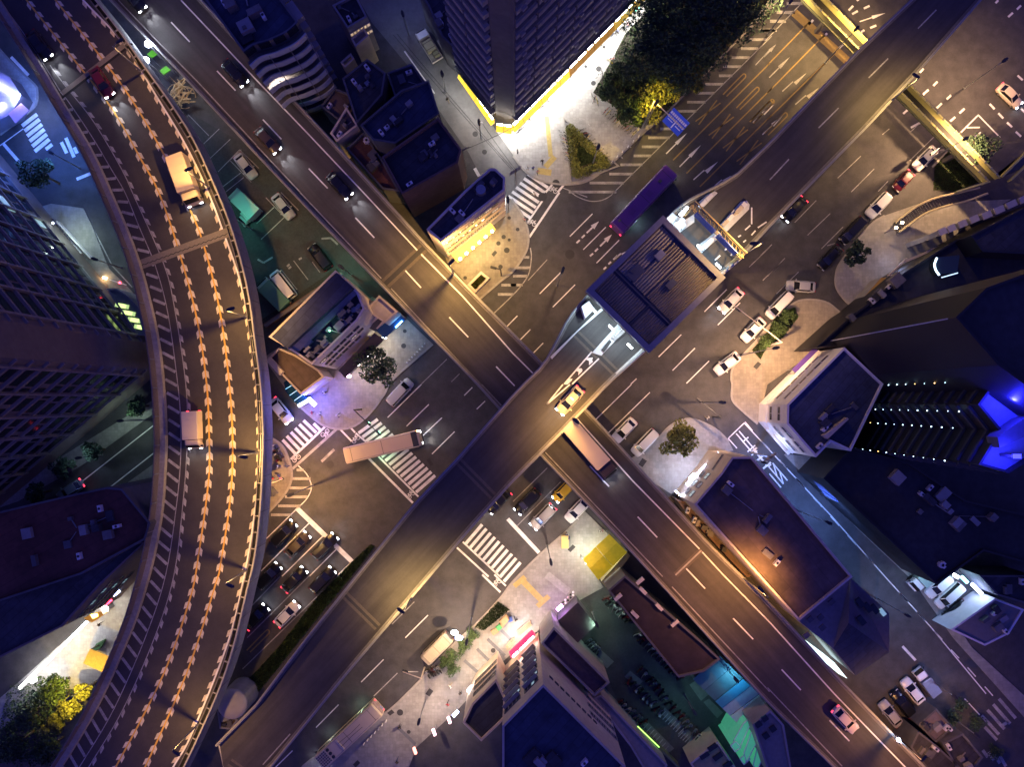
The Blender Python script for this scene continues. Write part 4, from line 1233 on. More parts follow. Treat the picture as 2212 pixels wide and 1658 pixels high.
# ------------------------------------------------------------------ low dark buildings between that block and the alley
def low_rise(label, i, j, pts, h, wall=GREYD, roof=ROOF_D, par=0.6, nclut=5, seed=1, name='low_building'):
    r, f = building(name, label, Q(i, j, *pts), h, wall, roof, par)
    if nclut:
        clutter(r, [tuple(p)[:2] for p in f], h, nclut, DARKS, 1.5, 1.1, seed)
    return r, f
low_rise('dark flat-roofed block directly below the wavy balconies, left of the alley', 1, 0, [(745, 690), (960, 520), (1120, 640), (1090, 830), (870, 1080)], 11, nclut=4, seed=4)
low_rise('narrow dark block edging the alley above the low roofs', 1, 0, [(1130, 640), (1350, 560), (1480, 760), (1200, 860)], 9, nclut=2, seed=5)
lb1, _ = low_rise('dark block with hipped plant room beside the alley corner', 1, 0, [(900, 1090), (1250, 790), (1490, 700), (1580, 990), (1200, 1250), (1010, 1220)], 12, roof=ROOF_B, nclut=4, seed=6)
lb2, f2 = low_rise('long dark flat roof with pale parapet next to the wire-hung alley corner', 1, 0, [(1085, 1370), (1570, 1030), (1770, 1300), (1740, 1420), (1260, 1690)], 13, wall=BROWNW, roof=ROOF_D, par=0.9, nclut=5, seed=7)
d2, n2 = facing(f2[1], f2[0])
low_rise('purplish lean-to roof squeezed against the straight flyover parapet', 1, 0, [(640, 1160), (780, 930), (880, 1090), (700, 1230)], 8, wall=CREAM, roof=mat('roof_purple_grey', (.10, .075, .085), .9, .2, 2), par=0.5, nclut=2, seed=8)
low_rise('small brown roof below the wavy block, right of the flyover', 1, 0, [(560, 930), (680, 770), (880, 850), (920, 950), (780, 1100)], 6, roof=ROOF_BR, nclut=1, seed=9)
low_rise('low reddish roof tucked between flyover and long dark roof', 1, 0, [(780, 1290), (930, 1150), (1080, 1370), (1240, 1660), (1090, 1640)], 7, roof=ROOF_RED, nclut=6, seed=10)
low_rise('tan flat roof above the dark block by the alley', 1, 0, [(820, 345), (930, 250), (975, 320), (860, 420)], 8, roof=mat('tan_roof', (.33, .25, .17), .85, .15, 2), wall=BEIGE, nclut=0)
low_rise('yellowish flat roof beside the tan one by the alley', 1, 0, [(730, 550), (820, 470), (850, 520), (770, 600)], 7, roof=mat('ochre_roof', (.36, .32, .15), .85, .15, 2), wall=BEIGE, nclut=0)
r_, f_ = low_rise('pale-windowed low block at the top of the alley', 1, 0, [(660, 60), (860, -40), (960, 160), (790, 260)], 10, wall=GREYW, nclut=3, seed=12)
window_grid(r_, f_[3], f_[2], 5, [6.5, 8.5], 0.9, 0.9, E_WINW, FRAME)
low_rise('dark block across the alley at the picture top edge', 1, 0, [(1400, -60), (1480, 60), (1600, 330), (1760, 480), (1700, -60)], 9, nclut=4, seed=13)
# alley-side ledges lit red and green
st = thing('alley_stair', 'pale outdoor stair against the tower wall beside the parked flatbed', 'stairs', tuple(W(Q(1, 0, (1640, 420)), 0)))
for k in range(14):
    p = W(Q(1, 0, (1590 + 10 * k, 340 + 17 * k)), 2.9 - 0.2 * k)
    MB().box((p.x, p.y, p.z - 0.1), (1.3, .45, .2), math.radians(35)).build('step', CONCRETE, st, st.location)

# ------------------------------------------------------------------ small cream building on the corner
h = 14.5
cb, cf = building('corner_building', 'narrow cream corner building with dark roof and glowing yellow shop strip', [(922, 497), (1004, 414), (1058, 366), (1070, 366), (1091, 385), (1090, 413), (953, 523)], h, CREAM, ROOF_D, par=0.5)
A, B = cf[6], cf[5]
window_grid(cb, A, B, 8, [5.6, 8.6, 11.6], 1.15, 1.25, GLASS, GREYW, 2, 0.05, 0.12, lit=(0.1, E_WINW))
bands(cb, A, B, [4.4, 7.3, 10.3, 13.2], 0.14, 0.25, BEIGE, 'ledge')
clutter(cb, [tuple(p)[:2] for p in cf], h, 6, DARKS, 1.6, 1.2, 21)
t_ = MB().prism([(cf[3].x - 2 + .7 * math.cos(k * math.pi / 6), cf[3].y - 3.2 + .7 * math.sin(k * math.pi / 6)) for k in range(12)], h + .05, h + 1.3)
t_.build('water_tank', STEEL, cb, cb.location)
aw = thing('shop_awning', 'glowing yellow shop awning along the cream corner building', 'awning', tuple(W(Q(1, 1, (1870, 440)), 0)))
a0, a1 = W(Q(1, 1, (1720, 590)), 3.3), W(Q(1, 1, (2050, 305)), 3.3)
dd, nn = facing(a0, a1)
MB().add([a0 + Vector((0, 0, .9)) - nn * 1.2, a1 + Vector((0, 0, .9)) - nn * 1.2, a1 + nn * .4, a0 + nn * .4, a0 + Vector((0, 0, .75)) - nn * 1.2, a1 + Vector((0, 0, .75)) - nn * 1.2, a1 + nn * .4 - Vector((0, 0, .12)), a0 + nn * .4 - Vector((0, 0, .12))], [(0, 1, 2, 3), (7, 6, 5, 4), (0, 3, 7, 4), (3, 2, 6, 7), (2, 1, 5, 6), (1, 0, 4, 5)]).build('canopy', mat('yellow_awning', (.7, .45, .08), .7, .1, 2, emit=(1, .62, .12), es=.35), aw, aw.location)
for k in range(6):
    t = (k + .5) / 6
    c = a0.lerp(a1, t) + nn * .2 + Vector((0, 0, .14))
    MB().ball(c, .16, 8, 4, (1.6, 1.6, .5)).build('bulb', emis('warm_bulb', (1, .82, .5), 20), aw, aw.location)
o = lamp('AREA', (a0 + a1) / 2 + nn * .9 + Vector((0, 0, -.3)), 560, (1, .72, .28), aw, sx=(a1 - a0).length, sy=.5)
za = -(nn * .4 + Vector((0, 0, -1))).normalized(); o.rotation_euler = Matrix((dd, za.cross(dd).normalized(), za)).transposed().to_euler()
lamp('AREA', (a0 + a1) / 2 + nn * .9 + Vector((0, 0, 1.5)), 300, (1, .70, .30), aw, sx=(a1 - a0).length, sy=.5, target=None).rotation_euler = Matrix((dd, (nn * .9 + Vector((0, 0, -.2))).cross(dd).normalized(), (nn * .9 + Vector((0, 0, -.2))).normalized())).transposed().to_euler()

# ------------------------------------------------------------------ beige building left of the crossing
h = 14.5
bb, bf = building('beige_building', 'beige block with rows of small windows, blue roof strip and open roof court', [(584, 729), (727, 586), (775, 632), (790, 668), (775, 694), (677, 789), (641, 764)], h, CREAM, ROOF_D, par=0.8)
A, B = bf[5], bf[4]
window_grid(bb, A, B, 6, [6.4, 9.2, 12.2], 0.95, 1.0, GLASS, GREYD, 1, 0.05, 0.06, lit=(0.08, E_WINW), skip=((0, 5),))
ridge = [tuple(W(p, h + 2))[:2] for p in [(587, 728), (727, 589), (762, 622), (620, 753)]]
MB().prism(ridge, h + .05, h + 2).build('roof_storey', ROOF_B, bb, bb.location)
pal = [tuple(W(p, h + .5))[:2] for p in [(623, 751), (764, 625), (772, 634), (646, 760)]]
MB().prism(pal, h + .05, h + .6).build('roof_walkway', mat('pale_roof_strip', (.30, .28, .27), .85, .15, 2), bb, bb.location)
rr = random.Random(5)
for k in range(22):
    t, u = rr.random(), rr.random()
    p = W((652 + 110 * t + 18 * u, 757 - 105 * t + 18 * u), h + .4)
    s_ = (rr.uniform(.4, 1.6), rr.uniform(.3, 1.0), rr.uniform(.4, 1.2))
    block(rr.choice(['roof_unit', 'duct', 'roof_unit']), (p.x, p.y, h + .05 + s_[2] / 2), s_, rr.choice([GREYW, GREYSTEEL, CONCRETE_D, GREYD]), bb, math.radians(45))
for k in range(5):
    p, q = W((660 + 24 * k, 760 - 24 * k), h + .6), W((700 + 20 * k, 765 - 22 * k), h + .6)
    MB().tube([p, q], .1, 6).build('pipe', GREYSTEEL, bb, bb.location)
pk = lamp('POINT', W((712, 715), h + 1.4), 60, (.3, 1, .6), bb, size=.1)
MB().ball(W((712, 715), h + 1.5), .12).build('roof_lamp', E_GREEN, bb, bb.location)
annex, af = building('beige_annex', 'low beige flat annex between the beige block and the straight flyover', Q(1, 1, (940, 1020), (1060, 890), (1220, 1030), (1110, 1130)), 8.5, BEIGE, mat('beige_roof', (.40, .34, .28), .85, .1, 2), par=0.35)
for k in range(3):
    a = Q(1, 1, (905 + 62 * k, 1105 + 32 * k)); b = Q(1, 1, (985 + 62 * k, 1035 + 32 * k))
    A_1, B_1 = W(a, 7.0 - .9 * k), W(b, 7.0 - .9 * k)
    MB().bar(A_1, B_1, .55, .5).build('louvre', CREAM, annex, annex.location)
MB().prism([tuple(W(p, 5.5))[:2] for p in Q(1, 1, (880, 1120), (960, 1040), (1085, 1110), (1010, 1195))], 0, 5.5).build('lower_wing', GREYD, annex, annex.location)
bc = thing('blue_lit_canopy', 'dark blue canopy with glowing blue edge below the beige annex', 'canopy', tuple(W(Q(1, 1, (1160, 1150)), 0)))
MB().prism([tuple(W(p, 4.6))[:2] for p in Q(1, 1, (1035, 1190), (1220, 1035), (1282, 1098), (1098, 1262))], 4.2, 4.6).build('canopy_slab', mat('dark_blue_metal', (.03, .10, .22), .4, .1, 2), bc, bc.location)
MB().prism([tuple(W(p, 4.2))[:2] for p in Q(1, 1, (1035, 1190), (1210, 1040), (1250, 1085), (1075, 1235))], 0, 4.19).build('shop_front', GREYD, bc, bc.location)
strip_light(bc, Q(1, 1, (1200, 1165)), Q(1, 1, (1255, 1110)), 4.75, emis('blue_strip', (.1, .4, 1), 12), power=160, col=(.2, .5, 1), push=.6, zoff=-.8)
strip_light(bc, Q(1, 1, (1085, 1250)), Q(1, 1, (1115, 1260)), 4.0, E_COOL, power=220, col=(1, .88, .7), push=.6, zoff=-.6)
wn_ = thing('dark_awning', 'long dark awning under the windowed facade of the beige block', 'awning', tuple(W(Q(1, 1, (900, 1400)), 0)))
MB().prism([tuple(W(p, 4.5))[:2] for p in Q(1, 1, (705, 1535), (1015, 1215), (1098, 1268), (765, 1600))], 4.1, 4.5).build('canopy', mat('dark_purple_cloth', (.035, .03, .06), .9, .1, 2), wn_, wn_.location)
MB().prism([tuple(W(p, 4.1))[:2] for p in Q(1, 1, (705, 1545), (1000, 1235), (1050, 1270), (760, 1570))], 0, 4.09).build('shop_front', GREYD, wn_, wn_.location)
strip_light(wn_, Q(1, 1, (878, 1485)), Q(1, 1, (962, 1405)), 3.6, E_WHITE, .1, power=260, col=(1, .93, .88), push=.5)
for q in ((878, 1487), (962, 1405)):
    MB().ball(W(Q(1, 1, q), 3.7), .2).build('lamp_globe', E_WHITE, wn_, wn_.location)
MB().ball(W(Q(1, 1, (797, 1587)), 3.6), .3, sq=(1.3, .8, .6)).build('pink_lamp', emis('lit_pink', (1, .6, .9), 14), wn_, wn_.location)
lamp('POINT', W(Q(1, 1, (805, 1610)), 2.6), 120, (1, .8, .9), wn_, size=.2)
br_, brf = building('brown_low_building', 'low brown-roofed building on the neon corner under the curved flyover', [(578, 777), (604, 752), (641, 768), (690, 800), (702, 815), (651, 853)], 6.0, BEIGE, ROOF_BR, par=0.45)
for k in range(3):
    p = W((587 + 8.5 * k, 783 + 9.5 * k), 6.5)
    block('roof_unit', p, (1.1, .8, .8), CREAM, br_, math.radians(-45))
gc = thing('glass_corner', 'dark glass corner shop front with glowing blue neon sign', 'shop front', tuple(W(Q(1, 2, (350, 100)), 0)))
MB().prism([tuple(W(p, 3.6))[:2] for p in Q(1, 2, (235, -20), (265, -40), (385, 80), (440, 120), (430, 150), (360, 190), (250, 60))], 0, 3.6).build('glazing', mat('teal_glass', (.01, .05, .07), .1, 0), gc, gc.location)
for a, b in (((250, 40), (300, 10)), ((285, 95), (350, 50)), ((325, 140), (395, 90)), ((355, 188), (437, 140))):
    MB().bar(W(Q(1, 2, a), 3.64), W(Q(1, 2, b), 3.64), .08, .1).build('glazing_bar', emis('dim_cyan_edge', (.1, .5, .6), .6), gc, gc.location)
MB().bar(W(Q(1, 2, (360, 186)), 3.7), W(Q(1, 2, (440, 140)), 3.7), .5, .4).build('white_fascia', emis('fascia_glow', (.6, .7, 1), 1.6), gc, gc.location)
MB().bar(W(Q(1, 2, (448, 120)), 3.9), W(Q(1, 2, (505, 178)), 3.9), .55, .7).build('neon_sign', emis('neon_blue', (.10, .10, 1.0), 60), gc, gc.location)
MB().ball(W(Q(1, 2, (415, 80)), 4.0), .22).build('neon_lamp', E_BLUEW, gc, gc.location)
lamp('POINT', W(Q(1, 2, (500, 190)), 3.6), 700, (.25, .28, 1), gc, size=.3)
lamp('POINT', W(Q(1, 2, (330, 190)), 3.2), 160, (.5, .6, 1), gc, size=.3)

# ------------------------------------------------------------------ toll station on the upper road
ts = thing('toll_station', 'corrugated roofed toll station bridging the upper elevated road', 'toll station', tuple(W((1415, 600), ZU)))
hT = ZU + 6.2
tc = [W(p, hT) for p in Q(2, 1, (625, 850), (1290, 200), (1830, 740), (1170, 1390))]
inn, out = inset([tuple(p)[:2] for p in tc], .75)
MB().prism([tuple(p)[:2] for p in tc], hT - 1.1, hT - .35).build('roof_slab', mat('dark_blue_roof', (.05, .055, .075), .7, .2, 2), ts, ts.location)
n_ = 4
edge_names = []
for i in range(4):
    a, b = tc[i], tc[(i + 1) % 4]
    dd = (b - a).normalized()
    nin = Vector((-dd.y, dd.x, 0))
    if nin.dot(W((1415, 600), hT) - a) < 0: nin = -nin
    s0 = 0 if i % 2 == 0 else .82
    MB().bar(a + nin * .41 + dd * s0 + Vector((0, 0, -.1)), b + nin * .41 - dd * s0 + Vector((0, 0, -.1)), .8, .8).build('fascia', mat('fascia_panel', (.22, .21, .21), .6, .1, 2), ts, ts.location)
# ridges of the corrugated sheet, in fields
RIDGE = mat('corrugated_sheet', (.24, .20, .15), .6, .15, 3, stain=.25)
ax = (tc[1] - tc[0]); ay = (tc[3] - tc[0])
def tp(u, v, z=0.0):
    return tc[0] + ax * u + ay * v + Vector((0, 0, z))
def field(u0, u1, v0, v1, n, z, hgt):
    for k in range(n):
        v = v0 + (v1 - v0) * (k + .5) / n
        a, b = tp(u0, v, z), tp(u1, v, z)
        w = ay.length * (v1 - v0) / n * .5
        d_ = (b - a).normalized(); s_ = Vector((-d_.y, d_.x, 0))
        MB().add([a - s_ * w, a + Vector((0, 0, hgt)), a + s_ * w, b - s_ * w, b + Vector((0, 0, hgt)), b + s_ * w], [(0, 3, 4, 1), (1, 4, 5, 2), (0, 1, 2), (5, 4, 3)]).build('roof_ridge', RIDGE, ts, ts.location)
field(.07, .30, .06, .60, 18, -.34, .26)
field(.07, .30, .64, .94, 10, -.34, .26)
field(.36, .93, .52, .94, 16, -.34, .26)
field(.36, .90, .30, .50, 6, -.34, .22)
field(.36, .93, .07, .28, 6, -.34, .14)
for u, v, s_, m_ in [(.72, .30, (1.3, 1.0, .5), GREYW), (.60, .62, (1.4, .9, .5), GREYD), (.45, .25, (2.2, 1.4, .2), GREYD)]:
    block('roof_unit', tp(u, v, s_[2] / 2 - .3), s_, m_, ts, math.atan2(ax.y, ax.x))
for a, b in [((.50, .13), (.55, .18)), ((.42, .17), (.43, .24)), ((.33, .05), (.33, .95)), ((.34, .62), (.03, .62))]:
    MB().bar(tp(*a, -.15), tp(*b, -.15), .12, .3).build('roof_rib', GREYD, ts, ts.location)
# legs and booths beneath
for u in (.1, .9):
    for v in (.04, .5, .96):
        p = tp(u, v)
        block('column', (p.x, p.y, ZU + 2.55), (.4, .4, 5.06), GREYSTEEL, ts, math.atan2(ax.y, ax.x))
toll_lamps = [tp(1.06, .2, -1.4), tp(1.06, .55, -1.4), tp(1.06, .85, -1.4), tp(-.06, .22, -1.4), tp(-.06, .5, -1.4), tp(-.06, .8, -1.4)]
for k, p in enumerate(toll_lamps):
    MB().box(p + Vector((0, 0, 0)), (.9, .25, .12), math.atan2(ay.y, ay.x)).build('canopy_lamp', emis('canopy_lamp_glow', (.8, .93, 1), 8), ts, ts.location)
    lamp('SPOT', p + Vector((0, 0, -.1)), 1500, (.70, .90, 1.0), ts, angle=150, blend=.8)

# kerbs and islands of the toll plaza
TI = mat('island_white', (.55, .55, .55), .7, .1, 3)
def isl(label, pts_cell, z1, m=TI, name='toll_island'):
    pts = [tuple(W(Q(2, 1, p), ZU))[:2] for p in pts_cell]
    c = Vector((sum(p[0] for p in pts) / len(pts), sum(p[1] for p in pts) / len(pts), ZU))
    r = thing(name, label, 'toll island', tuple(c))
    MB().prism(pts, ZU + .008, ZU + z1).build('island_base', m, r, c)
    return r, c
i1, c1 = isl('narrow white toll island with booth gear, lower left of the toll roof', [(680, 1385), (900, 1140), (960, 1195), (760, 1410)], .22)
MB().prism([tuple(W(p, ZU + .8))[:2] for p in Q(2, 1, (845, 1260), (930, 1170), (965, 1205), (880, 1280))], ZU + .22, ZU + .9).build('planter', mat('island_planter', (.3, .28, .27)), i1, c1)
MB().prism([tuple(W(p, ZU + .4))[:2] for p in Q(2, 1, (760, 1360), (830, 1270), (850, 1290), (785, 1380))], ZU + .22, ZU + .45).build('dark_box', PATCH, i1, c1)
for k in range(6):
    p = W(Q(2, 1, (862 + 15 * k, 1250 - 14 * k)), ZU + 1.0)
    block('bollard', (p.x, p.y, ZU + 1.15), (.18, .12, .5), PAINT, i1, .78)
i2, c2 = isl('middle toll island with white machines, upper right of the toll roof', [(1580, 470), (1760, 330), (1800, 370), (1620, 530)], .2)
for k, (x, y, s) in enumerate([(1660, 460, (1.0, .6, 1.2)), (1700, 420, (.8, .5, 1.4)), (1740, 385, (1.6, .4, .8)), (1625, 490, (.5, .5, .9)), (1680, 445, (.5, .4, .6))]):
    p = W(Q(2, 1, (x, y)), ZU + s[2])
    block('ticket_machine', (p.x, p.y, ZU + .2 + s[2] / 2), s, PAINT if k % 2 else WHITEW, i2, math.radians(45))
i3, c3 = isl('long rounded toll island beyond the gantry with pale barrier box', [(1775, 290), (1960, 85), (2010, 75), (2035, 110), (2030, 150), (1835, 345)], .25)
for k, (x, y, s) in enumerate([(1830, 265, (1.2, .5, .7)), (1875, 220, (1.0, .5, .9)), (1950, 150, (1.1, .6, .8)), (1990, 110, (.7, .7, .6)), (1910, 190, (1.4, .3, .5))]):
    p = W(Q(2, 1, (x, y)), ZU + s[2])
    block('barrier_box', (p.x, p.y, ZU + .25 + s[2] / 2), s, WHITEW if k % 2 else BEIGE, i3, math.radians(47))
i4, c4 = isl('white-edged toll island at the left end of the gantry', [(1600, 85), (1720, -20), (1760, 10), (1640, 130)], .22)
for x, y in ((1640, 95), (1690, 45)):
    p = W(Q(2, 1, (x, y)), ZU + 1)
    block('barrier_box', (p.x, p.y, ZU + .7), (1.1, .5, .9), WHITEW, i4, .78)
i5, c5 = isl('toll island with white cabins at the upper corner of the toll roof', [(1330, 240), (1380, 195), (1480, 240), (1560, 190), (1560, 260), (1440, 345)], .2)
for x, y, s in ((1365, 225, (1.3, .9, 1.4)), (1445, 255, (1.2, .7, 1.6)), (1465, 290, (.9, .5, 1.1)), (1415, 270, (.6, .5, .7))):
    p = W(Q(2, 1, (x, y)), ZU + s[2])
    block('ticket_machine', (p.x, p.y, ZU + .2 + s[2] / 2), s, WHITEW, i5, .78)
i6, c6 = isl('pale raised edge along the right lane by the toll station', [(1780, 700), (1945, 565), (1965, 580), (1810, 715)], .35)
i7, c7 = isl('pale raised strip on the right side of the lower toll lane', [(880, 1560), (1110, 1345), (1140, 1375), (905, 1585)], .35)
i8, c8 = isl('stepped pale kerb along the left side of the lower toll lane', [(320, 1420), (660, 1090), (770, 990), (785, 1010), (560, 1200), (335, 1440)], .35)
bx_, _ = isl('white cabin beside the lower left corner of the toll roof', [(580, 1000), (640, 955), (690, 1020), (610, 1100)], 2.2, WHITEW, 'toll_cabin')
dashes(2, 1, [((1440, 200), (1510, 130))], .5, E_COOL, 'lit_lane_edge', up_surf, ZMU)  # light on the lane edge put in as a glowing stroke
dk([(2, 1, (1740, 585), (1785, 545)), (2, 1, (1825, 500), (1860, 465)), (2, 1, (1875, 545), (1905, 515)), (2, 1, (2000, 325), (2045, 285)), (2, 1, (2055, 370), (2090, 330)), (2, 1, (1940, 385), (1965, 370)), (2, 1, (1985, 430), (2008, 412)), (2, 1, (2057, 130), (2057, 275)), (2, 1, (2110, 305), (2185, 255))], ZMU, .2, PAINT, up_surf)
# sign gantry
gy = thing('sign_gantry', 'yellow-lit truss gantry spanning the road above the toll station', 'gantry', tuple(W(Q(2, 1, (1780, 340)), ZU)))
g0, g1 = W(Q(2, 1, (1540, 110)), ZU + 5.5), W(Q(2, 1, (1985, 555)), ZU + 5.5)
dg, ng = facing(g0, g1)
GY = mat('gantry_ochre', (.42, .31, .14), .6, .1, 3)
for s_ in (-.45, .45):
    for z_ in (0, .8):
        MB().tube([g0 + ng * s_ + Vector((0, 0, z_)), g1 + ng * s_ + Vector((0, 0, z_))], .09, 5).build('chord', GY, gy, gy.location)
for k in range(14):
    p = g0.lerp(g1, (k + .5) / 14)
    q = g0.lerp(g1, (k + 1.2) / 14)
    MB().tube([p - ng * .45, q + ng * .45 + Vector((0, 0, .8))], .05, 4).build('brace', GY, gy, gy.location)
for t in (.02, .98):
    p = g0.lerp(g1, t)
    block('leg', (p.x, p.y, ZU + 2.75), (.35, .35, 5.5), GY, gy)
for t in (.3, .72):
    p = g0.lerp(g1, t) + ng * .62
    block('sign_panel', (p.x, p.y, ZU + 5.9), (3.6, .12, 1.9), BLUESIGN, gy, math.atan2(dg.y, dg.x))
lamp('SPOT', g0.lerp(g1, .8) + Vector((0, 0, 2.6)), 800, (1, .68, .25), gy, angle=100)

# ------------------------------------------------------------------ corner tower on the left edge
zb = 4.0
n1 = W((-150, 177), zb); n0 = W((312, 741), zb); s0 = W((322, 799), zb); s1 = W((-150, 1199), zb)
bk = n1 + (s1 - s0) * 0.6
lt, _ = building('corner_tower', 'huge dark corner tower with window bands filling the left edge', None, 42, mat('tower_concrete', (.15, .125, .12), .85, .12, 1.5, stain=.15), ROOF_D, world=[tuple(p)[:2] for p in (n1, n0, s0, s1, bk)])
for (A, B, nn) in ((n0, n1, 1), (s0, s1, 2)):
    d_, n_ = facing(A, B)
    ang = math.atan2(d_.y, d_.x)
    L = min(40, (B - A).length)
    for f in range(11):
        z = 6.2 + 3.1 * f
        s = 1.6
        c = A + d_ * (L / 2) + n_ * .16
        block('floor_ledge', (c.x, c.y, z - 1.05), (L, .32, .28), mat('ledge_concrete', (.22, .19, .185), .85, .1, 2), lt, ang)
        i = 0
        while s < L - 2:
            l = 5.6 if i == 0 and nn == 1 else rnd.choice([1.6, 2.4, 2.4, 3.0])
            c = A + d_ * (s + l / 2) + n_ * .03
            litm = GLASS
            q = rnd.random()
            if q < .02: litm = E_WINC
            elif q < .03: litm = E_WINW
            block('window', (c.x, c.y, z + .2), (l, .1, 1.5), litm, lt, ang)
            s += l + rnd.choice([.45, .45, .9])
            i += 1
    for k in range(9):
        c = A + d_ * (1.2 + k * 4.6) + n_ * .2
        block('pilaster', (c.x, c.y, 22.5), (.35, .42, 36), mat('ledge_concrete', (.22, .19, .185)), lt, ang)
ann, anf = building('tower_annex', 'low annex with glowing yellow-green windows at the tower foot by the curved flyover', Q(0, 1, (920, 830), (1010, 830), (1110, 900), (1200, 1000), (1260, 1240), (1180, 1230)), 5.0, GREYW, mat('annex_roof', (.2, .22, .2), .8, .2, 2), par=.25)
for k in range(4):
    for t in range(3):
        c = Q(0, 1, (1025 + 55 * k + 24 * t, 975 + 62 * k + 4 * t))
        p = W(c, 5.2)
        MB().box((p.x, p.y, 5.12), (1.25, .62, .1), math.radians(-12)).build('roof_light', E_WINY, ann, ann.location)
gt = thing('street_barrier', 'white boom barrier with red tip beside the tower forecourt', 'barrier', tuple(W(Q(0, 1, (920, 745)), 0)))
MB().bar(W(Q(0, 1, (905, 740)), 1.0), W(Q(0, 1, (1090, 800)), 1.0), .12, .12).build('boom', PAINT, gt, gt.location)
block('post', W(Q(0, 1, (905, 740)), .5), (.3, .3, 1.0), E_WARM, gt)
MB().ball(W(Q(0, 1, (1033, 780)), 1.1), .18).build('red_lamp', E_RED, gt, gt.location)
fw = thing('forecourt_wall', 'low white wall edging the lit tower forecourt', 'wall', tuple(W(Q(0, 1, (640, 420)), 0)))
MB().bar(W(Q(0, 1, (500, 255)), .6), W(Q(0, 1, (790, 570)), .6), .25, 1.0).build('wall', WHITEW, fw, fw.location)
MB().bar(W(Q(0, 1, (455, 280)), .3), W(Q(0, 1, (690, 540)), .3), 1.1, .3).build('step', WHITEW, fw, fw.location)
lamp('POINT', W(Q(0, 1, (640, 330)), 3.2), 520, (.75, 1, .9), fw, size=.2)
MB().ball(W(Q(0, 1, (455, 265)), 3.3), .14).build('wall_lamp', E_COOL, fw, fw.location)

# ------------------------------------------------------------------ dark roofs at the lower left
r1, f1 = building('dark_red_building', 'broad dark red roofed building left of the curved flyover', [(150, 1070), (235, 1052), (268, 1055), (330, 1130), (318, 1165), (180, 1240), (-60, 1320), (-60, 1120)], 16, GREYD, ROOF_RED, par=.6)
clutter(r1, [tuple(p)[:2] for p in f1], 16, 9, DARKS, 1.8, 1.2, 31)
r2, f2 = building('shop_block', 'dark block with slanting window rows above the glowing white shopfront', [(318, 1170), (222, 1262), (140, 1352), (-80, 1462), (-140, 1300), (170, 1200)], 15, mat('purple_brown_wall', (.17, .13, .13), .85, .15, 2), ROOF_D, par=.6)
window_grid(r2, f2[2], f2[3], 9, [6.0, 9.0, 12.0], 1.6, 1.3, GLASS, GREYD, 2, lit=(.42, E_WINC))
window_grid(r2, f2[1], f2[2], 6, [6.0, 9.0, 12.0], 1.2, 1.2, GLASS, GREYD, 1, lit=(.15, E_WINC))
shopb = thing('lit_shopfront', 'long glowing white shopfront strip at lower left', 'shop front', tuple(W(Q(0, 3, (450, 700)), 0)))
strip_light(shopb, Q(0, 3, (170, 980)), Q(0, 3, (450, 705)), 3.4, emis('shop_white', (1, .96, .95), 10), .35, .3, power=300, col=(1, .90, .62), push=.5)
strip_light(shopb, Q(0, 3, (455, 700)), Q(0, 3, (750, 405)), 3.4, emis('shop_cool', (.8, .85, 1), 10), .3, .3, power=300, col=(1, .90, .62), push=.5)
MB().ball(W(Q(0, 3, (280, 905)), 3.6), .7, sq=(1.2, .8, .5)).build('shop_flood', E_WHITE, shopb, shopb.location)
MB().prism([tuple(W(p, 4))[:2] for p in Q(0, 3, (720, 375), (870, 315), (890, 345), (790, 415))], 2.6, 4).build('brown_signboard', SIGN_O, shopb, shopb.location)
MB().prism([tuple(W(p, 4))[:2] for p in Q(0, 3, (780, 345), (840, 335), (845, 360), (800, 380))], 4.003, 4.05).build('sign_lettering', E_YEL, shopb, shopb.location)
kiosk = thing('white_lamp_kiosk', 'small kiosk with blazing white lamp near the shopfront end', 'kiosk', tuple(W(Q(0, 3, (910, 290)), 0)))
block('body', W(Q(0, 3, (915, 280)), 1.1), (1.3, 1.2, 2.2), GREYW, kiosk, .6)
MB().ball(W(Q(0, 3, (905, 300)), 2.6), .55, sq=(1, 1, .5)).build('lamp_globe', E_WHITE, kiosk, kiosk.location)
lamp('POINT', W(Q(0, 3, (905, 310)), 3.2), 200, (.9, .95, 1), kiosk, size=.3)
for k, (x, y, m) in enumerate([((855), 250, E_RED), (935, 240, E_RED), (810, 205, E_BLUEW), (1005, 160, E_BLUEW), (960, 105, E_BLUEW), (880, 85, E_WINC)]):
    p = W(Q(0, 3, (x, y)), 4)
    s = thing('small_neon_sign', ['red glowing sign left of the white kiosk lamp', 'red lettered sign right of the white kiosk lamp', 'short blue-white tube sign above the kiosk', 'speckled blue-white sign farthest up the shop row', 'blue tube sign on the dark wall by the flyover', 'pale cyan window sign on the dark wall'][k], 'sign', tuple(p))
    block('tube', p, (1.1, .25, .3), m, s, math.radians(40))
    block('backing', p - Vector((0, 0, .27)), (1.2, .5, .2), GREYD, s, math.radians(40))
    block('bracket', p - Vector((0, 0, 2.2)), (.1, .1, 3.6), GREYD, s)
wc = thing('wooden_canopy', 'square ochre wooden canopy roof on the lit pavement by the flyover', 'canopy', tuple(W(Q(0, 3, (850, 740)), 0)))
qq = [tuple(W(p, 3.2))[:2] for p in Q(0, 3, (775, 640), (960, 715), (900, 850), (715, 765))]
OCH = mat('ochre_boards', (.5, .34, .12), .8, .15, 3)
for k in range(12):
    t0, t1 = k / 12, (k + .9) / 12
    a, b, c, d_ = [Vector((*p, 0)) for p in qq]
    MB().prism([tuple(a.lerp(b, t0))[:2], tuple(a.lerp(b, t1))[:2], tuple(d_.lerp(c, t1))[:2], tuple(d_.lerp(c, t0))[:2]], 3.05, 3.2).build('board', OCH, wc, wc.location)
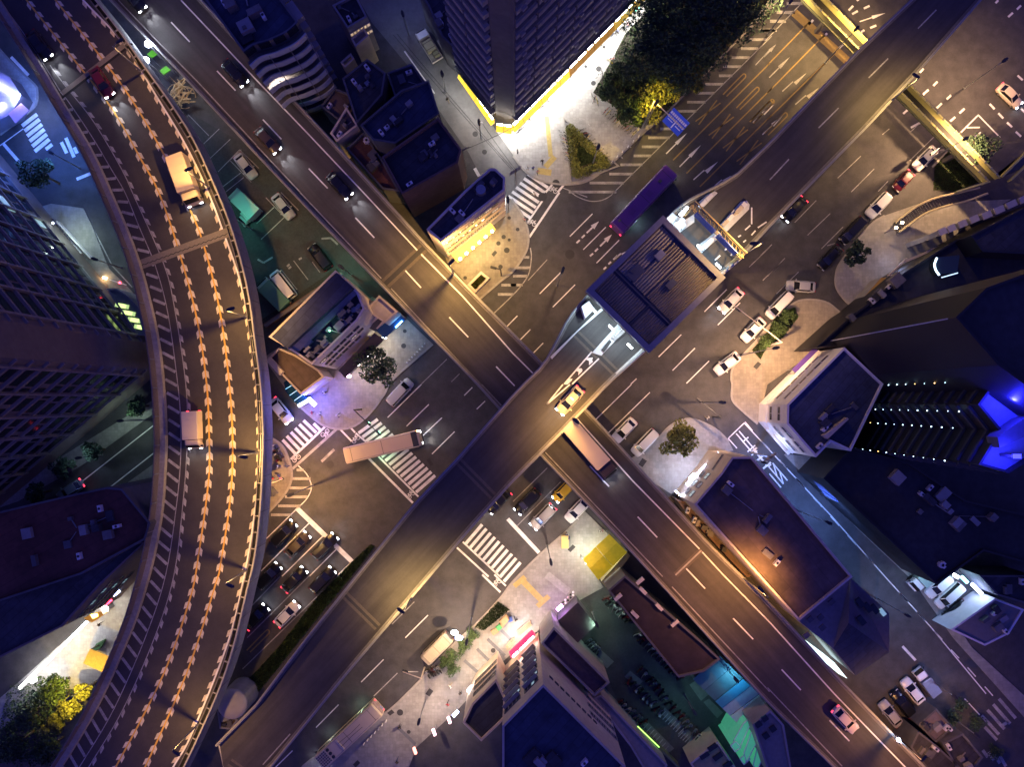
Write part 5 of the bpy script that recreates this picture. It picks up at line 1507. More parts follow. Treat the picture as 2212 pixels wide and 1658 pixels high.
for p in qq:
    q_ = Vector((*p, 0)).lerp(Vector((*qq[0], 0)).lerp(Vector((*qq[2], 0)), .5), .08)
    block('post', (q_.x, q_.y, 1.5), (.15, .15, 3.04), BARK, wc)
gb = thing('green_planter_box', 'green slatted planter box beside the ochre canopy', 'planter', tuple(W(Q(0, 3, (855, 620)), 0.13)))
for k in range(6):
    block('slat', W(Q(0, 3, (825 + 12 * k, 628 - 6 * k)), .45), (.22, 1.5, .8), mat('green_slats', (.05, .14, .05), .7, .2, 3), gb, math.radians(-30))

# ------------------------------------------------------------------ white building on the right corner
h = 12.5
wbd, wf = building('white_corner_building', 'white three-sided corner building with paired dark windows and dark roof', [(1821, 751), (1698, 874), (1697, 916), (1760, 988), (1792, 955), (1835, 975), (1905, 830)], h, WHITEW, ROOF_B, par=.5)
A, B = wf[1], wf[0]
for z in (6.2, 9.8):
    for t, l in ((.22, 3.0), (.62, 6.0)):
        d_, n_ = facing(A, B); L = (B - A).length
        p = A + d_ * (L * t) + n_ * .005
        window(wbd, (p.x, p.y, z), l, 1.2, n_, GLASS, WHITEW, 3 if l > 4 else 1)
window_grid(wbd, wf[2], wf[1], 1, [6.2, 9.8], 2.0, 1.3, GLASS, WHITEW, 1)
window_grid(wbd, wf[3], wf[2], 2, [6.2, 9.8], 2.2, 1.2, GLASS, WHITEW, 1)
bands(wbd, wf[1], wf[0], [4.3], .25, .3, WHITEW, 'ledge'); bands(wbd, wf[2], wf[1], [4.3], .25, .3, WHITEW, 'ledge'); bands(wbd, wf[3], wf[2], [4.3], .25, .3, WHITEW, 'ledge')
clutter(wbd, [tuple(p)[:2] for p in wf], h, 5, DARKS, 1.8, 1.2, 41)
MB().prism([tuple(W(p, h + 1.2))[:2] for p in Q(3, 2, (485, 440), (690, 285), (700, 300), (520, 470))], h + .05, h + 1.2).build('roof_wall', BEIGE, wbd, wbd.location)
pa = thing('purple_awning', 'violet shop awning at the foot of the white corner building', 'awning', tuple(W(Q(3, 1, (330, 1450)), 0)))
q4 = [W(p, 3.6) for p in Q(3, 1, (215, 1530), (400, 1345), (455, 1370), (245, 1560))]
MB().prism([tuple(p)[:2] for p in q4], 3.3, 3.6).build('cloth', mat('violet_cloth', (.10, .05, .32), .8, .1, 2), pa, pa.location)
for p in q4:
    block('post', (p.x, p.y, 1.65), (.08, .08, 3.3), GREYSTEEL, pa)
wa = thing('white_street_fascia', 'pale lit fascia strip along the side street wall of the white building', 'fascia', tuple(W(Q(3, 2, (120, 470)), 0)))
MB().bar(W(Q(3, 2, (10, 375)), 3.6), W(Q(3, 2, (195, 590)), 3.6), .9, .4).build('fascia', WHITEW, wa, wa.location)
MB().bar(W(Q(3, 2, (60, 430)), 3.85), W(Q(3, 2, (170, 570)), 3.85), .55, .08).build('beige_panel', BEIGE, wa, wa.location)
o = lamp('POINT', W(Q(3, 2, (60, 540)), 5.2), 420, (.62, .68, 1), wa, size=.3)

# ------------------------------------------------------------------ long building south of the east pavement
h = 13.5
lbd, lf = building('long_brown_building', 'long brown flat-roofed building with beige tilted front and blue-white tube light', [(1498, 1089), (1555, 1022), (1579, 987), (1622, 987), (1838, 1245), (1723, 1340)], h, BEIGE, ROOF_BR, par=.6)
clutter(lbd, [tuple(p)[:2] for p in lf], h, 5, DARKS, 1.6, 1.0, 51)
A, B = lf[0], lf[1]
window_grid(lbd, A, B, 3, [6.5, 9.3], 1.0, 1.6, GLASS, GREYW, 1, lit=(.3, E_WINC))
window_grid(lbd, lf[1], lf[2], 1, [9.5], 2.6, .7, GLASS, GREYW, 2)
tl = thing('tube_sign', 'long blue-white tube light across the beige front by the round tree', 'sign', tuple(W(Q(2, 2, (1630, 720)), 0)))
strip_light(tl, Q(2, 2, (1492, 862)), Q(2, 2, (1772, 585)), 4.2, emis('blue_white_tube', (.5, .55, 1), 20), .16, .16, power=950, col=(.55, .62, 1), push=.6)
MB().bar(W(Q(2, 2, (1520, 815)), 4.0), W(Q(2, 2, (1570, 770)), 4.0), .4, .25).build('bright_box', emis('tube_box', (.8, .85, 1), 18), tl, tl.location)
for x, y in ((1410, 925), (1440, 955)):
    MB().bar(W(Q(2, 2, (x - 12, y - 8)), 4.6), W(Q(2, 2, (x + 14, y + 12)), 4.6), .2, .15).build('flood_lamp', E_BLUEW, tl, tl.location)
lamp('POINT', W(Q(2, 2, (1440, 925)), 6.0), 160, (.85, .85, 1), tl, size=.2)
hb = thing('hip_roofed_house', 'grey hip-roofed house with small roof lights beside the side street', 'house', tuple(W((1820, 1340), 0)))
P_ = {k: W(p, z) for k, (p, z) in dict(a=((1837, 1249), 9), b=((1722, 1342), 9), c=((1800, 1401), 10), d=((1833, 1347), 12.5), e=((1921, 1326), 9), f=((1921, 1410), 9), g=((1848, 1461), 9)).items()}
base = [tuple(P_[k])[:2] for k in 'abcgfe']
MB().prism(base, 0, 8.6).build('wall', GREYW, hb, hb.location)
HR = mat('house_roof', (.20, .19, .20), .85, .15, 2); HR2 = mat('house_roof_dark', (.10, .10, .12), .85, .15, 2)
for keys, m in (('abcd', HR), ('adfe', HR2), ('dcgf', ROOF_B)):
    v_ = [P_[k] for k in keys]
    MB().add(v_, [(0, 1, 2, 3)]).build('roof_plane', m, hb, hb.location)
def on_plane(a, b, c, u, v): return P_[a] + (P_[b] - P_[a]) * u + (P_[c] - P_[a]) * v
for u, v in ((.35, .2), (.55, .35), (.75, .2), (.5, .62), (.8, .5)):
    p = on_plane('a', 'b', 'd', u, v)
    block('roof_light', p + Vector((0, 0, .1)), (.9, .7, .3), GREYD, hb, .7)
for u, v in ((.25, .35), (.45, .3), (.3, .7), (.62, .2)):
    p = on_plane('a', 'e', 'd', u, v)
    block('roof_light', p + Vector((0, 0, .1)), (1.4, .8, .3), GLASS, hb, -.9)
block('roof_light', on_plane('a', 'e', 'd', .8, .12) + Vector((0, 0, .3)), (1.1, .6, .3), E_WINC, hb, -.9)

# ------------------------------------------------------------------ dark towers on the right
BLACKW = mat('black_cladding', (.014, .014, .018), .6, .15, 2)
ROOF_K = mat('roof_black', (.028, .028, .034), .9, .25, 1.2, stain=.3)
h = 33
ta, tfa = building('dark_lit_tower', 'tall dark tower dotted with balcony lamps under a glowing blue roof', [(2104, 874), (2150, 930), (2105, 1003), (2170, 1022), (2300, 940), (2300, 790), (2140, 825)], h, BLACKW, mat('tower_roof', (.25, .26, .3), .8, .1, 2), par=.8)
rows = [((1902, 833), 11.0), ((1891, 885), 8.0), ((1880, 914), 8.0), ((1848, 969), 7.0)]
lampm = emis('balcony_lamp', (.55, .85, 1), 2.2)
for (pp, z_0), cnt in zip(rows, (8, 10, 11, 11)):
    b_ = W(pp, z_0)
    for k in range(cnt):
        z = z_0 + 2.42 * k
        if z > 32: break
        MB().ball((b_.x, b_.y, z), .065 * rnd.uniform(.7, 1.4), 6, 4).build('balcony_lamp', lampm if rnd.random() < .9 else emis('balcony_lamp_dim', (1, .6, .2), 2), ta, ta.location)
    lamp('POINT', (b_.x - .4, b_.y, z_0 + 10), 2, (.4, .7, 1), ta, size=.3)
SLAT = mat('slat_grey', (.06, .062, .075), .8, .1, 2)
for i0, i1 in ((6, 0), (0, 1), (1, 2), (2, 3)):
    bands(ta, tfa[i0], tfa[i1], [5.2 + 2.42 * k for k in range(12)], .5, .28, SLAT, 'balcony_band', 4.0, .3)
BL = emis('blue_flood', (.02, .02, 1), 3, (.01, .01, .1))
for pp, e in (((2195, 868), 3600), ((2185, 985), 2600)):
    p = W(pp, h + 1.9)
    MB().box((p.x, p.y, h + 1.5), (.6, .3, 2.6)).build('flood_mast', GREYD, ta, ta.location)
    MB().box((p.x, p.y, h + 2.9), (.8, .5, .25)).build('flood_lamp', BL, ta, ta.location)
    lamp('POINT', (p.x - 1.2, p.y, h + 3.2), e, (.02, .02, 1), ta, size=.3)
MB().prism([tuple(W(p, h + 2.2))[:2] for p in [(2155, 945), (2212, 905), (2300, 880), (2300, 905), (2160, 968)]], h + .05, h + 2.2).build('plant_room', GREYD, ta, ta.location)
tb, tfb = building('black_tower', 'black tower right of centre with one thin pale corner edge', [(2059, 687), (2125, 623), (2300, 560), (2300, 900), (2150, 790)], 41, BLACKW, ROOF_K, par=.5)
e0 = W((2059, 687), 41)
block('corner_strip', (e0.x - .06, e0.y, 21), (.12, .12, 38), mat('pale_strip', (.5, .5, .55)), tb)
pc, pf = building('dark_podium', 'dark podium block stretching across the right edge below the curved steps', [(1760, 752), (1842, 678), (1868, 660), (1950, 590), (2060, 520), (2330, 420), (2330, 800), (1930, 820), (1835, 745)], 9, BLACKW, ROOF_K, par=.6)
clutter(pc, [tuple(p)[:2] for p in pf][:5], 9, 8, DARKS, 2.4, 1.4, 61)
pd, pdf = building('dark_block', 'dark block along the side street below the lamp-dotted tower', [(1775, 1033), (1838, 966), (1960, 1000), (2080, 1080), (2330, 1140), (2330, 1250), (2120, 1190), (2020, 1262)], 10, BLACKW, ROOF_K, par=.6)
clutter(pd, [tuple(p)[:2] for p in pdf], 10, 10, DARKS, 2.2, 1.4, 62)
sd_ = thing('blue_roof_panel', 'blue-lit sloping roof wedge at the side street bend', 'roof panel', tuple(W(Q(3, 2, (560, 930)), 0)))
v_ = [W(Q(3, 2, (400, 830)), 5), W(Q(3, 2, (760, 1045)), 9), W(Q(3, 2, (600, 1010)), 5), W(Q(3, 2, (500, 960)), 4)]
MB().add(v_, [(0, 1, 2, 3)]).add([v + Vector((0, 0, -.3)) for v in v_], [(3, 2, 1, 0)]).build('panel', mat('blue_slope', (.10, .13, .3), .7, .1, 2), sd_, sd_.location)
MB().bar(W(Q(3, 2, (500, 960)), 2.3), W(Q(3, 2, (610, 1015)), 2.3), .3, 4.5).build('support_wall', GREYD, sd_, sd_.location)
ye, _ = building('ochre_awning_shop', 'low shop with a long ochre flat awning on the northeast pavement', Q(3, 1, (800, 940), (980, 735), (1070, 745), (830, 968)), 3.6, GREYW, mat('ochre_roof2', (.48, .30, .07), .7, .1, 2), par=0, cat='shop')
pb = thing('pale_entrance_beam', 'pale angled beams of a dark building entrance by the ochre awning', 'entrance', tuple(W(Q(3, 1, (1200, 670)), 0)))
for a, b, w_ in (((1060, 730), (1300, 650), .5), ((1300, 650), (1500, 465), .35), ((1180, 600), (1480, 470), .35), ((1040, 720), (1200, 570), .2)):
    MB().bar(W(Q(3, 1, a), 4.5), W(Q(3, 1, b), 4.5), w_, .35).build('beam', CREAM, pb, pb.location)
for a in ((1070, 722), (1480, 475), (1300, 645)):
    p = W(Q(3, 1, a), 4.3)
    block('post', (p.x, p.y, 2.15), (.25, .25, 4.3), GREYW, pb)
for x, y, c in ((1340, 575, E_WARM), (1415, 555, E_COOL), (1325, 630, E_BLUEW), (1235, 630, E_RED)):
    MB().ball(W(Q(3, 1, (x, y)), 4.75), .15).build('lamp_globe', c, pb, pb.location)
lamp('POINT', W(Q(3, 1, (1110, 600)), 3.0), 170, (.45, .55, 1), pb, size=.3)
cg = thing('curved_glass_bay', 'curved glass bay with a bright arc of light in the dark podium', 'glass bay', tuple(W(Q(3, 1, (1560, 620)), 9)))
arcp = [W(p, 11) for p in Q(3, 1, (1460, 565), (1440, 620), (1450, 670), (1480, 715))]
arc2 = catmull(arcp, 5)
MB().tube(arc2, .14, 5).build('light_arc', emis('arc_light', (.6, .8, 1), 1.6), cg, cg.location)
MB().prism([tuple(p)[:2] for p in [W(p, 11) for p in Q(3, 1, (1470, 560), (1450, 620), (1460, 670), (1490, 705), (1640, 690), (1660, 540))]], 9.06, 10.9).build('glass_drum', mat('bay_glass', (.03, .05, .06), .15, 0), cg, cg.location)
MB().tube([W(p, 11) for p in Q(3, 1, (1500, 735), (1640, 695))], .08, 5).build('rim_light', emis('rim_light', (.5, .7, 1), .6), cg, cg.location)
cl_, clf = building('striped_colonnade', 'dark building with a row of white capped pilasters at the right edge', [(2095, 510), (2250, 430), (2400, 420), (2400, 560), (2120, 545)], 13, BLACKW, ROOF_D, par=.3)
for k, (x, y) in enumerate([(1490, 345), (1565, 318), (1660, 280), (1760, 240), (1868, 205), (1975, 160), (2080, 112), (2190, 68)]):
    p = W(Q(3, 1, (x, y)), 9.5)
    block('pilaster', (p.x, p.y, 5), (.9 + .05 * k, .7, 9.9), mat('pilaster_grey', (.3, .29, .28), .8, .1, 2), cl_, math.radians(24))
    block('pilaster_cap', (p.x, p.y, 10.1), (1.15 + .06 * k, .95, .3), CREAM, cl_, math.radians(24))

# ------------------------------------------------------------------ footbridge and curved steps at the upper right
fbm = mat('bridge_rail', (.42, .40, .16), .7, .1, 3)
fb = thing('footbridge', 'yellow-lit footbridge with pale railings passing under the upper road', 'footbridge', tuple(W((2000, 250), 0)))
zf = 5.6
for a, b in ((Q(3, 0, (330, -40)), Q(3, 0, (1900, 1560))), (Q(3, 0, (480, -40)), Q(3, 0, (2000, 1530)))):
    A, B = W(a, zf + 1.1), W(b, zf + 1.1)
    MB().bar(A - Vector((0, 0, .55)), B - Vector((0, 0, .55)), .16, 1.1).build('parapet', fbm, fb, fb.location)
    MB().bar(A + Vector((0, 0, .06)), B + Vector((0, 0, .06)), .26, .1).build('handrail', fbm, fb, fb.location)
    dd, nn = facing(A, B)
    for k in range(30):
        p = A.lerp(B, (k + .5) / 30)
        block('rail_post', (p.x, p.y, zf + 1.2), (.1, .36, .2), GREYSTEEL, fb, math.atan2(dd.y, dd.x))
A, B, C, D = [W(p, zf) for p in (Q(3, 0, (330, -40)), Q(3, 0, (1900, 1560)), Q(3, 0, (2000, 1530)), Q(3, 0, (480, -40)))]
MB().prism([tuple(p)[:2] for p in (A, B, C, D)], zf - .6, zf).build('walkway', DARK, fb, fb.location)
dd, nn = facing(A, B)
MB().prism([tuple(p)[:2] for p in (A + nn * .9, B + nn * .9, B + nn * .12, A + nn * .12)], zf - .5, zf - .2).build('planter_ledge', mat('ledge_green_grey', (.11, .12, .08), .8, .15, 2), fb, fb.location)
A2, B2, C2, D2 = [W(p, zf) for p in (Q(3, 0, (1900, 1560)), Q(3, 0, (2000, 1530)), Q(3, 0, (2240, 1290)), Q(3, 0, (2240, 1440)))]
MB().prism([tuple(p)[:2] for p in (A2, B2, C2, D2)], zf - .62, zf - .004).build('walkway_branch', GREYD, fb, fb.location)
for a, b in ((Q(3, 0, (2010, 1530)), Q(3, 0, (2250, 1290))), (Q(3, 0, (2085, 1560)), Q(3, 0, (2250, 1400)))):
    MB().bar(W(a, zf + .5), W(b, zf + .5), .22, 1.05).build('parapet', fbm, fb, fb.location)
MB().bar(W(Q(3, 0, (1905, 1570)), zf + .5), W(Q(3, 0, (1620, 1658)), zf + .1), .25, 1.0).build('parapet', fbm, fb, fb.location)
for t in (.12, .5, .85):
    p = A.lerp(B, t) - nn * .6
    block('pier', (p.x, p.y, (zf - .62) / 2), (.6, .6, zf - .62), CONCRETE_D, fb)
stp = thing('curved_stairway', 'curved stairway with pale rails sweeping down from the footbridge', 'stairs', tuple(W(Q(3, 1, (1500, 130)), 0)))
o_up = catmull([W(p, z) for p, z in zip(Q(3, 1, (1830, -40), (1640, 5), (1450, 50), (1300, 115), (1180, 200), (1105, 260)), (6.2, 5.4, 4.2, 3.1, 2.0, 1.2))], 5)
o_dn = catmull([W(p, z) for p, z in zip(Q(3, 1, (1900, 10), (1700, 80), (1500, 130), (1350, 190), (1220, 280), (1135, 345)), (6.2, 5.4, 4.2, 3.1, 2.0, 1.2))], 5)
for l in (o_up, o_dn):
    MB().tube(l, .17, 6).build('rail', mat('stair_rail', (.55, .46, .26), .7, .1, 2), stp, stp.location)
    mb = MB(); n_ = len(l)
    mb.add([tuple(p - Vector((0, 0, 1.1))) for p in l] + [tuple(p) for p in l], [(i, i + 1, n_ + i + 1, n_ + i) for i in range(n_ - 1)])
    mb.build('stringer', GREYD, stp, stp.location)
N_ = 34
ru, rd = resample(o_up, N_ + 1), resample(o_dn, N_ + 1)
for k in range(N_):
    z = (ru[k].z + rd[k].z) / 2 - 1.0
    MB().prism([tuple(p)[:2] for p in (ru[k], rd[k], rd[k].lerp(rd[k + 1], .9), ru[k].lerp(ru[k + 1], .9))], z - .18, z).build('step', mat('stair_step', (.12, .11, .11), .8, .15, 3), stp, stp.location)

# ------------------------------------------------------------------ buildings at the bottom
h = 22
sb, sf = building('window_strip_block', 'tall beige-framed block with dark blue roof at the bottom edge', [(1173, 1475), (1085, 1565), (1085, 1720), (1230, 1780), (1350, 1652)], h, BEIGE, ROOF_B, par=.7)
A, B = sf[1], sf[0]
d_, n_ = facing(A, B)
L = (B - A).length
ang = math.atan2(d_.y, d_.x)
for bay0, bay1 in ((.56, .90), (.06, .45)):
    for f in range(6):
        z = 6.3 + 2.55 * f
        for k in range(4):
            t = bay0 + (bay1 - bay0) * (k + .5) / 4
            p = A + d_ * (L * t) + n_ * .005
            window(sb, (p.x, p.y, z), L * (bay1 - bay0) / 4 - .12, 1.25, n_, E_WINC if rnd.random() < .12 else GLASS, GREYD, 0)
        c = A + d_ * (L * (bay0 + bay1) / 2) + n_ * .3
        block('ledge', (c.x, c.y, z - .85), (L * (bay1 - bay0), .6, .18), GREYW, sb, ang)
for k in range(9):
    p = sf[0].lerp(sf[4], .12 + .07 * k)
    dn, nn_ = facing(sf[0], sf[4])
    window(sb, (p.x, p.y, 17), .5, .5, nn_, GLASS, GREYD, 0)
window_grid(sb, sf[0].lerp(sf[4], .62), sf[4], 5, [6, 9, 12, 15], 1.1, 1.1, GLASS, GREYW, 1)
clutter(sb, [tuple(p)[:2] for p in sf], h, 6, DARKS, 2.4, 1.6, 71)
rs = sign_board('red glowing shop sign under the beige-framed block', (1104, 1414), (1153, 1366), mat('red_sign', (.7, .01, .05), .6, .05, 2, emit=(1, .01, .06), es=.9), z0=3.0, z1=4.6, power=520, seams=1)
w2, w2f = building('lower_window_block', 'lower dark-banded block left of the red sign', [(1072, 1465), (1020, 1518), (1000, 1560), (1040, 1600), (1082, 1560), (1105, 1535)], 12, BEIGE, ROOF_D, par=.5)
window_grid(w2, w2f[1], w2f[0], 4, [4.6, 7.0, 9.6], 1.3, 1.2, GLASS, GREYD, 1)
bs = thing('blue_edge_kiosk', 'dark shop kiosk with a glowing blue-white edge left of the red sign', 'kiosk', tuple(W(Q(1, 3, (1985, 880)), 0)))
MB().prism([tuple(W(p, 4.2))[:2] for p in Q(1, 3, (1910, 915), (2030, 800), (2065, 850), (1950, 970))], 0, 4.2).build('body', mat('dark_red_panel', (.12, .03, .03), .7, .1, 2), bs, bs.location)
strip_light(bs, Q(1, 3, (1912, 908)), Q(1, 3, (2020, 802)), 4.3, emis('kiosk_edge', (.5, .55, 1), 22), .25, .2, power=650, col=(1, .9, .7), push=.7, zoff=-1.5)
MB().ball(W(Q(1, 3, (2035, 800)), 4.0), .3).build('end_lamp', E_WHITE, bs, bs.location)
for k, (x, y, m, lb) in enumerate([(1840, 985, E_WHITE, 'oval white lamp sign at the shop corner below the tree'), (1715, 1200, E_BLUEW, 'blue-white tube sign on the lower shop corner'), (1660, 1255, emis('pink_dim', (1, .5, .6), 2), 'pale pink hanging sign by the teal yard'), (1530, 1360, emis('pink_dim', (1, .5, .6), 2), 'small red and white banner on the pavement edge'), (1365, 1520, emis('red_dim', (1, .25, .15), 1.5), 'red vertical banner lowest on the pavement edge')]):
    p = W(Q(1, 3, (x, y)), 3.0)
    s = thing('street_sign', lb, 'sign', (p.x, p.y, 0))
    block('panel', p, (.35, 1.0, .5), m, s, math.radians(-45 if k in (0, 1) else 20))
    block('panel_back', p - Vector((0, 0, .3)), (.4, 1.05, .08), GREYD, s, math.radians(-45 if k in (0, 1) else 20))
    block('post', (p.x, p.y, 1.35), (.1, .1, 2.6), GREYSTEEL, s)
    if k < 2: lamp('POINT', p + Vector((-.5, .6, -.2)), 120, (.9, .9, 1), s, size=.2)
b16, _ = building('low_dark_wing', 'low dark roof wing right of the beige-framed block', Q(2, 3, (240, 585), (350, 440), (830, 920), (700, 1040)), 9, GREYW, mat('roof_plum', (.055, .04, .06), .9, .2, 2), par=.6)
cs = thing('corrugated_shed', 'small dark corrugated shed roof by the pavement lamp and purple sign', 'shed', tuple(W(Q(2, 3, (550, 410)), 0)))
q4 = [W(p, 4.5) for p in Q(2, 3, (390, 400), (560, 240), (710, 430), (550, 590))]
MB().prism([tuple(p)[:2] for p in q4], 0, 4.4).build('wall', GREYD, cs, cs.location)
for k in range(14):
    t = (k + .5) / 14
    MB().bar(q4[0].lerp(q4[3], t), q4[1].lerp(q4[2], t), .42, .16).build('roof_ridge', mat('shed_sheet', (.09, .075, .08), .6, .15, 2), cs, cs.location)
MB().bar(W(Q(2, 3, (380, 305)), 3.4), W(Q(2, 3, (425, 265)), 3.4), .45, .3).build('violet_sign', emis('violet_tube', (.75, .25, 1), 16), cs, cs.location)
lamp('POINT', W(Q(2, 3, (340, 240)), 3.0), 170, (.62, .6, 1), cs, size=.2)
for k in range(10):
    p = W(Q(2, 3, (430 + 22 * (k % 5), 240 - 22 * (k % 5) + 26 * (k // 5))), 1.3)
    MB().ball(p, .2, 6, 4).build('goods', rnd.choice([PAINT, RUBBER, CREAM]), cs, cs.location)
b18, b18f = building('plum_roof_block', 'long dark plum roof hugging the straight flyover at lower right', Q(2, 3, (815, 130), (960, 0), (1610, 560), (1780, 720), (1640, 830), (1420, 880)), 8, GREYD, mat('roof_dim_plum', (.04, .027, .03), .9, .25, 1.2, stain=.3), par=.5)
for x, y in ((1095, 55), (1120, 140), (1260, 280), (1395, 420), (905, 195), (1050, 345)):
    p = W(Q(2, 3, (x, y)), 8.4)
    block('roof_unit', (p.x, p.y, 8.3), (1.3, .5, .5), CREAM, b18, math.radians(40 if x % 2 else -45))
TEALS = [mat('teal_sheet_%d' % k, c, .6, .1, 2) for k, c in enumerate([(.06, .12, .17), (.05, .10, .13), (.04, .20, .34), (.30, .34, .44), (.52, .58, .60)])]
cuts = [0, .26, .50, .66, .84, 1.0]
qa, qb, qc, qd = [W(p, 5.0) for p in Q(2, 3, (1550, 900), (1780, 700), (2190, 1100), (1935, 1285))]
for k in range(5):
    t0, t1 = cuts[k], cuts[k + 1]
    lb = ['dull teal lean-to roof nearest the plum roof', 'dark teal lean-to roof, second in the row', 'bright blue lean-to roof in the row by the flyover', 'pale lilac lean-to roof in the row by the flyover', 'white lean-to roof ending the row by the flyover'][k]
    r = thing('lean_to_roof', lb, 'lean-to', tuple(qa.lerp(qd, (t0 + t1) / 2))[:2] + (0,))
    z_ = 5.0 - .12 * (k % 2)
    MB().prism([tuple(p)[:2] for p in (qa.lerp(qd, t0 + .004), qb.lerp(qc, t0 + .004), qb.lerp(qc, t1 - .004), qa.lerp(qd, t1 - .004))], z_ - .15, z_).build('roof_sheet', TEALS[k], r, r.location)
    MB().prism([tuple(p)[:2] for p in (qa.lerp(qd, t0 + .01).lerp(qb.lerp(qc, t0 + .01), .08), qb.lerp(qc, t0 + .01), qb.lerp(qc, t1 - .01), qa.lerp(qd, t1 - .01).lerp(qb.lerp(qc, t1 - .01), .08))], 0, z_ - .16).build('wall', GREYD, r, r.location)
gs = thing('green_glazed_stair', 'zigzag green-lit glazed stair at the bottom edge', 'stairs', tuple(W(Q(2, 3, (2000, 1400)), 0)))
GL = mat('green_glazing', (.12, .32, .25), .4, .1, 2, emit=(.15, 1, .55), es=.07)
for pts in ([(1900, 1440), (1985, 1285), (2040, 1240), (2045, 1290), (1960, 1480), (1930, 1520)], [(1990, 1540), (2050, 1370), (2070, 1350), (2120, 1420), (2100, 1450), (2010, 1620)], [(2070, 1640), (2110, 1470), (2140, 1430), (2190, 1490), (2100, 1700)], [(1875, 1475), (1920, 1440), (1965, 1490), (1915, 1530)], [(1955, 1590), (2000, 1550), (2045, 1590), (1990, 1640)]):
    z_ = 7.0 + rnd.uniform(-.4, .4)
    MB().prism([tuple(W(p, z_))[:2] for p in Q(2, 3, *pts)], 0, z_).build('glazed_flight', GL, gs, gs.location)
    q = [W(p, z_ + .06) for p in Q(2, 3, *pts)]
    for k in range(len(q)):
        MB().bar(q[k], q[(k + 1) % len(q)], .12, .12).build('glazing_bar', WHITEW, gs, gs.location)
lamp('POINT', W(Q(2, 3, (1980, 1450)), 9.5), 60, (.4, 1, .7), gs, size=.3)
b20, b20f = building('grey_small_window_building', 'grey wall building with small square windows at the bottom by the flyover', Q(2, 3, (2060, 1290), (2211, 1160), (2330, 1290), (2400, 1700), (2200, 1720)), 10, GREYW, mat('grey_roof', (.17, .17, .17), .85, .15, 2), par=.3)
for x, y in ((2170, 1240), (2115, 1290), (2240, 1330), (2180, 1390)):
    p = W(Q(2, 3, (x, y)), 10.3)
    block('roof_light', p, (.9, .8, .3), GLASS, b20, .6)
b21, _ = building('tan_low_building', 'tan low roof with dark skylights at the bottom edge', Q(2, 3, (1520, 1620), (1760, 1430), (1930, 1680), (1700, 1900)), 5, BEIGE, mat('tan_roof2', (.24, .22, .15), .85, .15, 2), par=.3)
for x, y in ((1720, 1490), (1765, 1570), (1650, 1560), (1850, 1640)):
    p = W(Q(2, 3, (x, y)), 5.2)
    block('skylight', p, (1.5, .7, .3), GLASS, b21, .6)
b22, _ = building('grey_side_wing', 'long grey wing wall running along the scooter yard at the bottom', Q(2, 3, (690, 1060), (760, 1030), (1330, 1640), (1200, 1800), (1010, 1480)), 6, GREYW, mat('grey_roof2', (.20, .195, .19), .85, .15, 2), par=.3)
gw = thing('green_lit_wall', 'green glowing strip wall along the scooter yard', 'wall', tuple(W(Q(2, 3, (1250, 1450)), 0)))
MB().bar(W(Q(2, 3, (1060, 1290)), 1.1), W(Q(2, 3, (1420, 1640)), 1.1), .3, 2.2).build('wall', mat('wall_green', (.12, .16, .09)), gw, gw.location)
strip_light(gw, Q(2, 3, (1070, 1400)), Q(2, 3, (1230, 1590)), 3.0, emis('yellow_green_strip', (.8, 1, .4), 6), .2, .12, power=200, col=(.8, 1, .5))
MB().bar(W(Q(2, 3, (1075, 1310)), 2.4), W(Q(2, 3, (1260, 1490)), 2.4), .12, .1).build('green_strip', emis('green_strip', (.35, 1, .1), 1.2), gw, gw.location)
yc = thing('yellow_canopy', 'bright yellow ridged canopy roof beside the straight flyover', 'canopy', tuple(W(Q(2, 2, (790, 1480)), 0)))
ya, yb, yc_, yd = [W(p, 3.4) for p in Q(2, 2, (600, 1510), (830, 1290), (985, 1445), (735, 1690))]
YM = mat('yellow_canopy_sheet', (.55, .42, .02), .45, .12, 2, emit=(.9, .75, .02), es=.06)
m0, m1 = ya.lerp(yd, .42) + Vector((0, 0, .55)), yb.lerp(yc_, .42) + Vector((0, 0, .55))
for v_ in ([ya, yb, m1, m0], [m0, m1, yc_, yd]):
    for k in range(2):
        a, b, c, d_ = v_
        q = [a.lerp(b, k / 2 + .005), a.lerp(b, (k + 1) / 2 - .005), d_.lerp(c, (k + 1) / 2 - .005), d_.lerp(c, k / 2 + .005)]
        MB().add(q + [p - Vector((0, 0, .12)) for p in q], [(0, 3, 2, 1), (4, 5, 6, 7), (0, 1, 5, 4), (1, 2, 6, 5), (2, 3, 7, 6), (3, 0, 4, 7)]).build('roof_sheet', YM, yc, yc.location)
for p in (ya, yb, yc_, yd):
    block('post', (p.x, p.y, 1.65), (.15, .15, 3.2), GREYSTEEL, yc)
strip_light(yc, Q(2, 2, (625, 1540)), Q(2, 2, (740, 1640)), 2.9, E_WHITE, .12, .1, power=0)
lamp('POINT', W(Q(2, 2, (620, 1430)), 2.9), 700, (.82, .95, .86), yc, size=.3)
lamp('POINT', W(Q(2, 2, (800, 1500)), 2.6), 300, (1, .95, .5), yc, size=.3)
sh = thing('steel_yard_shed', 'grey shed strip beneath the yellow canopy and flyover', 'shed', tuple(W(Q(2, 3, (860, 60)), 0)))
MB().prism([tuple(W(p, 2.8))[:2] for p in Q(2, 3, (760, 60), (980, -190), (1010, -160), (800, 110))], 0, 2.8).build('body', mat('shed_tan', (.20, .17, .10)), sh, sh.location)
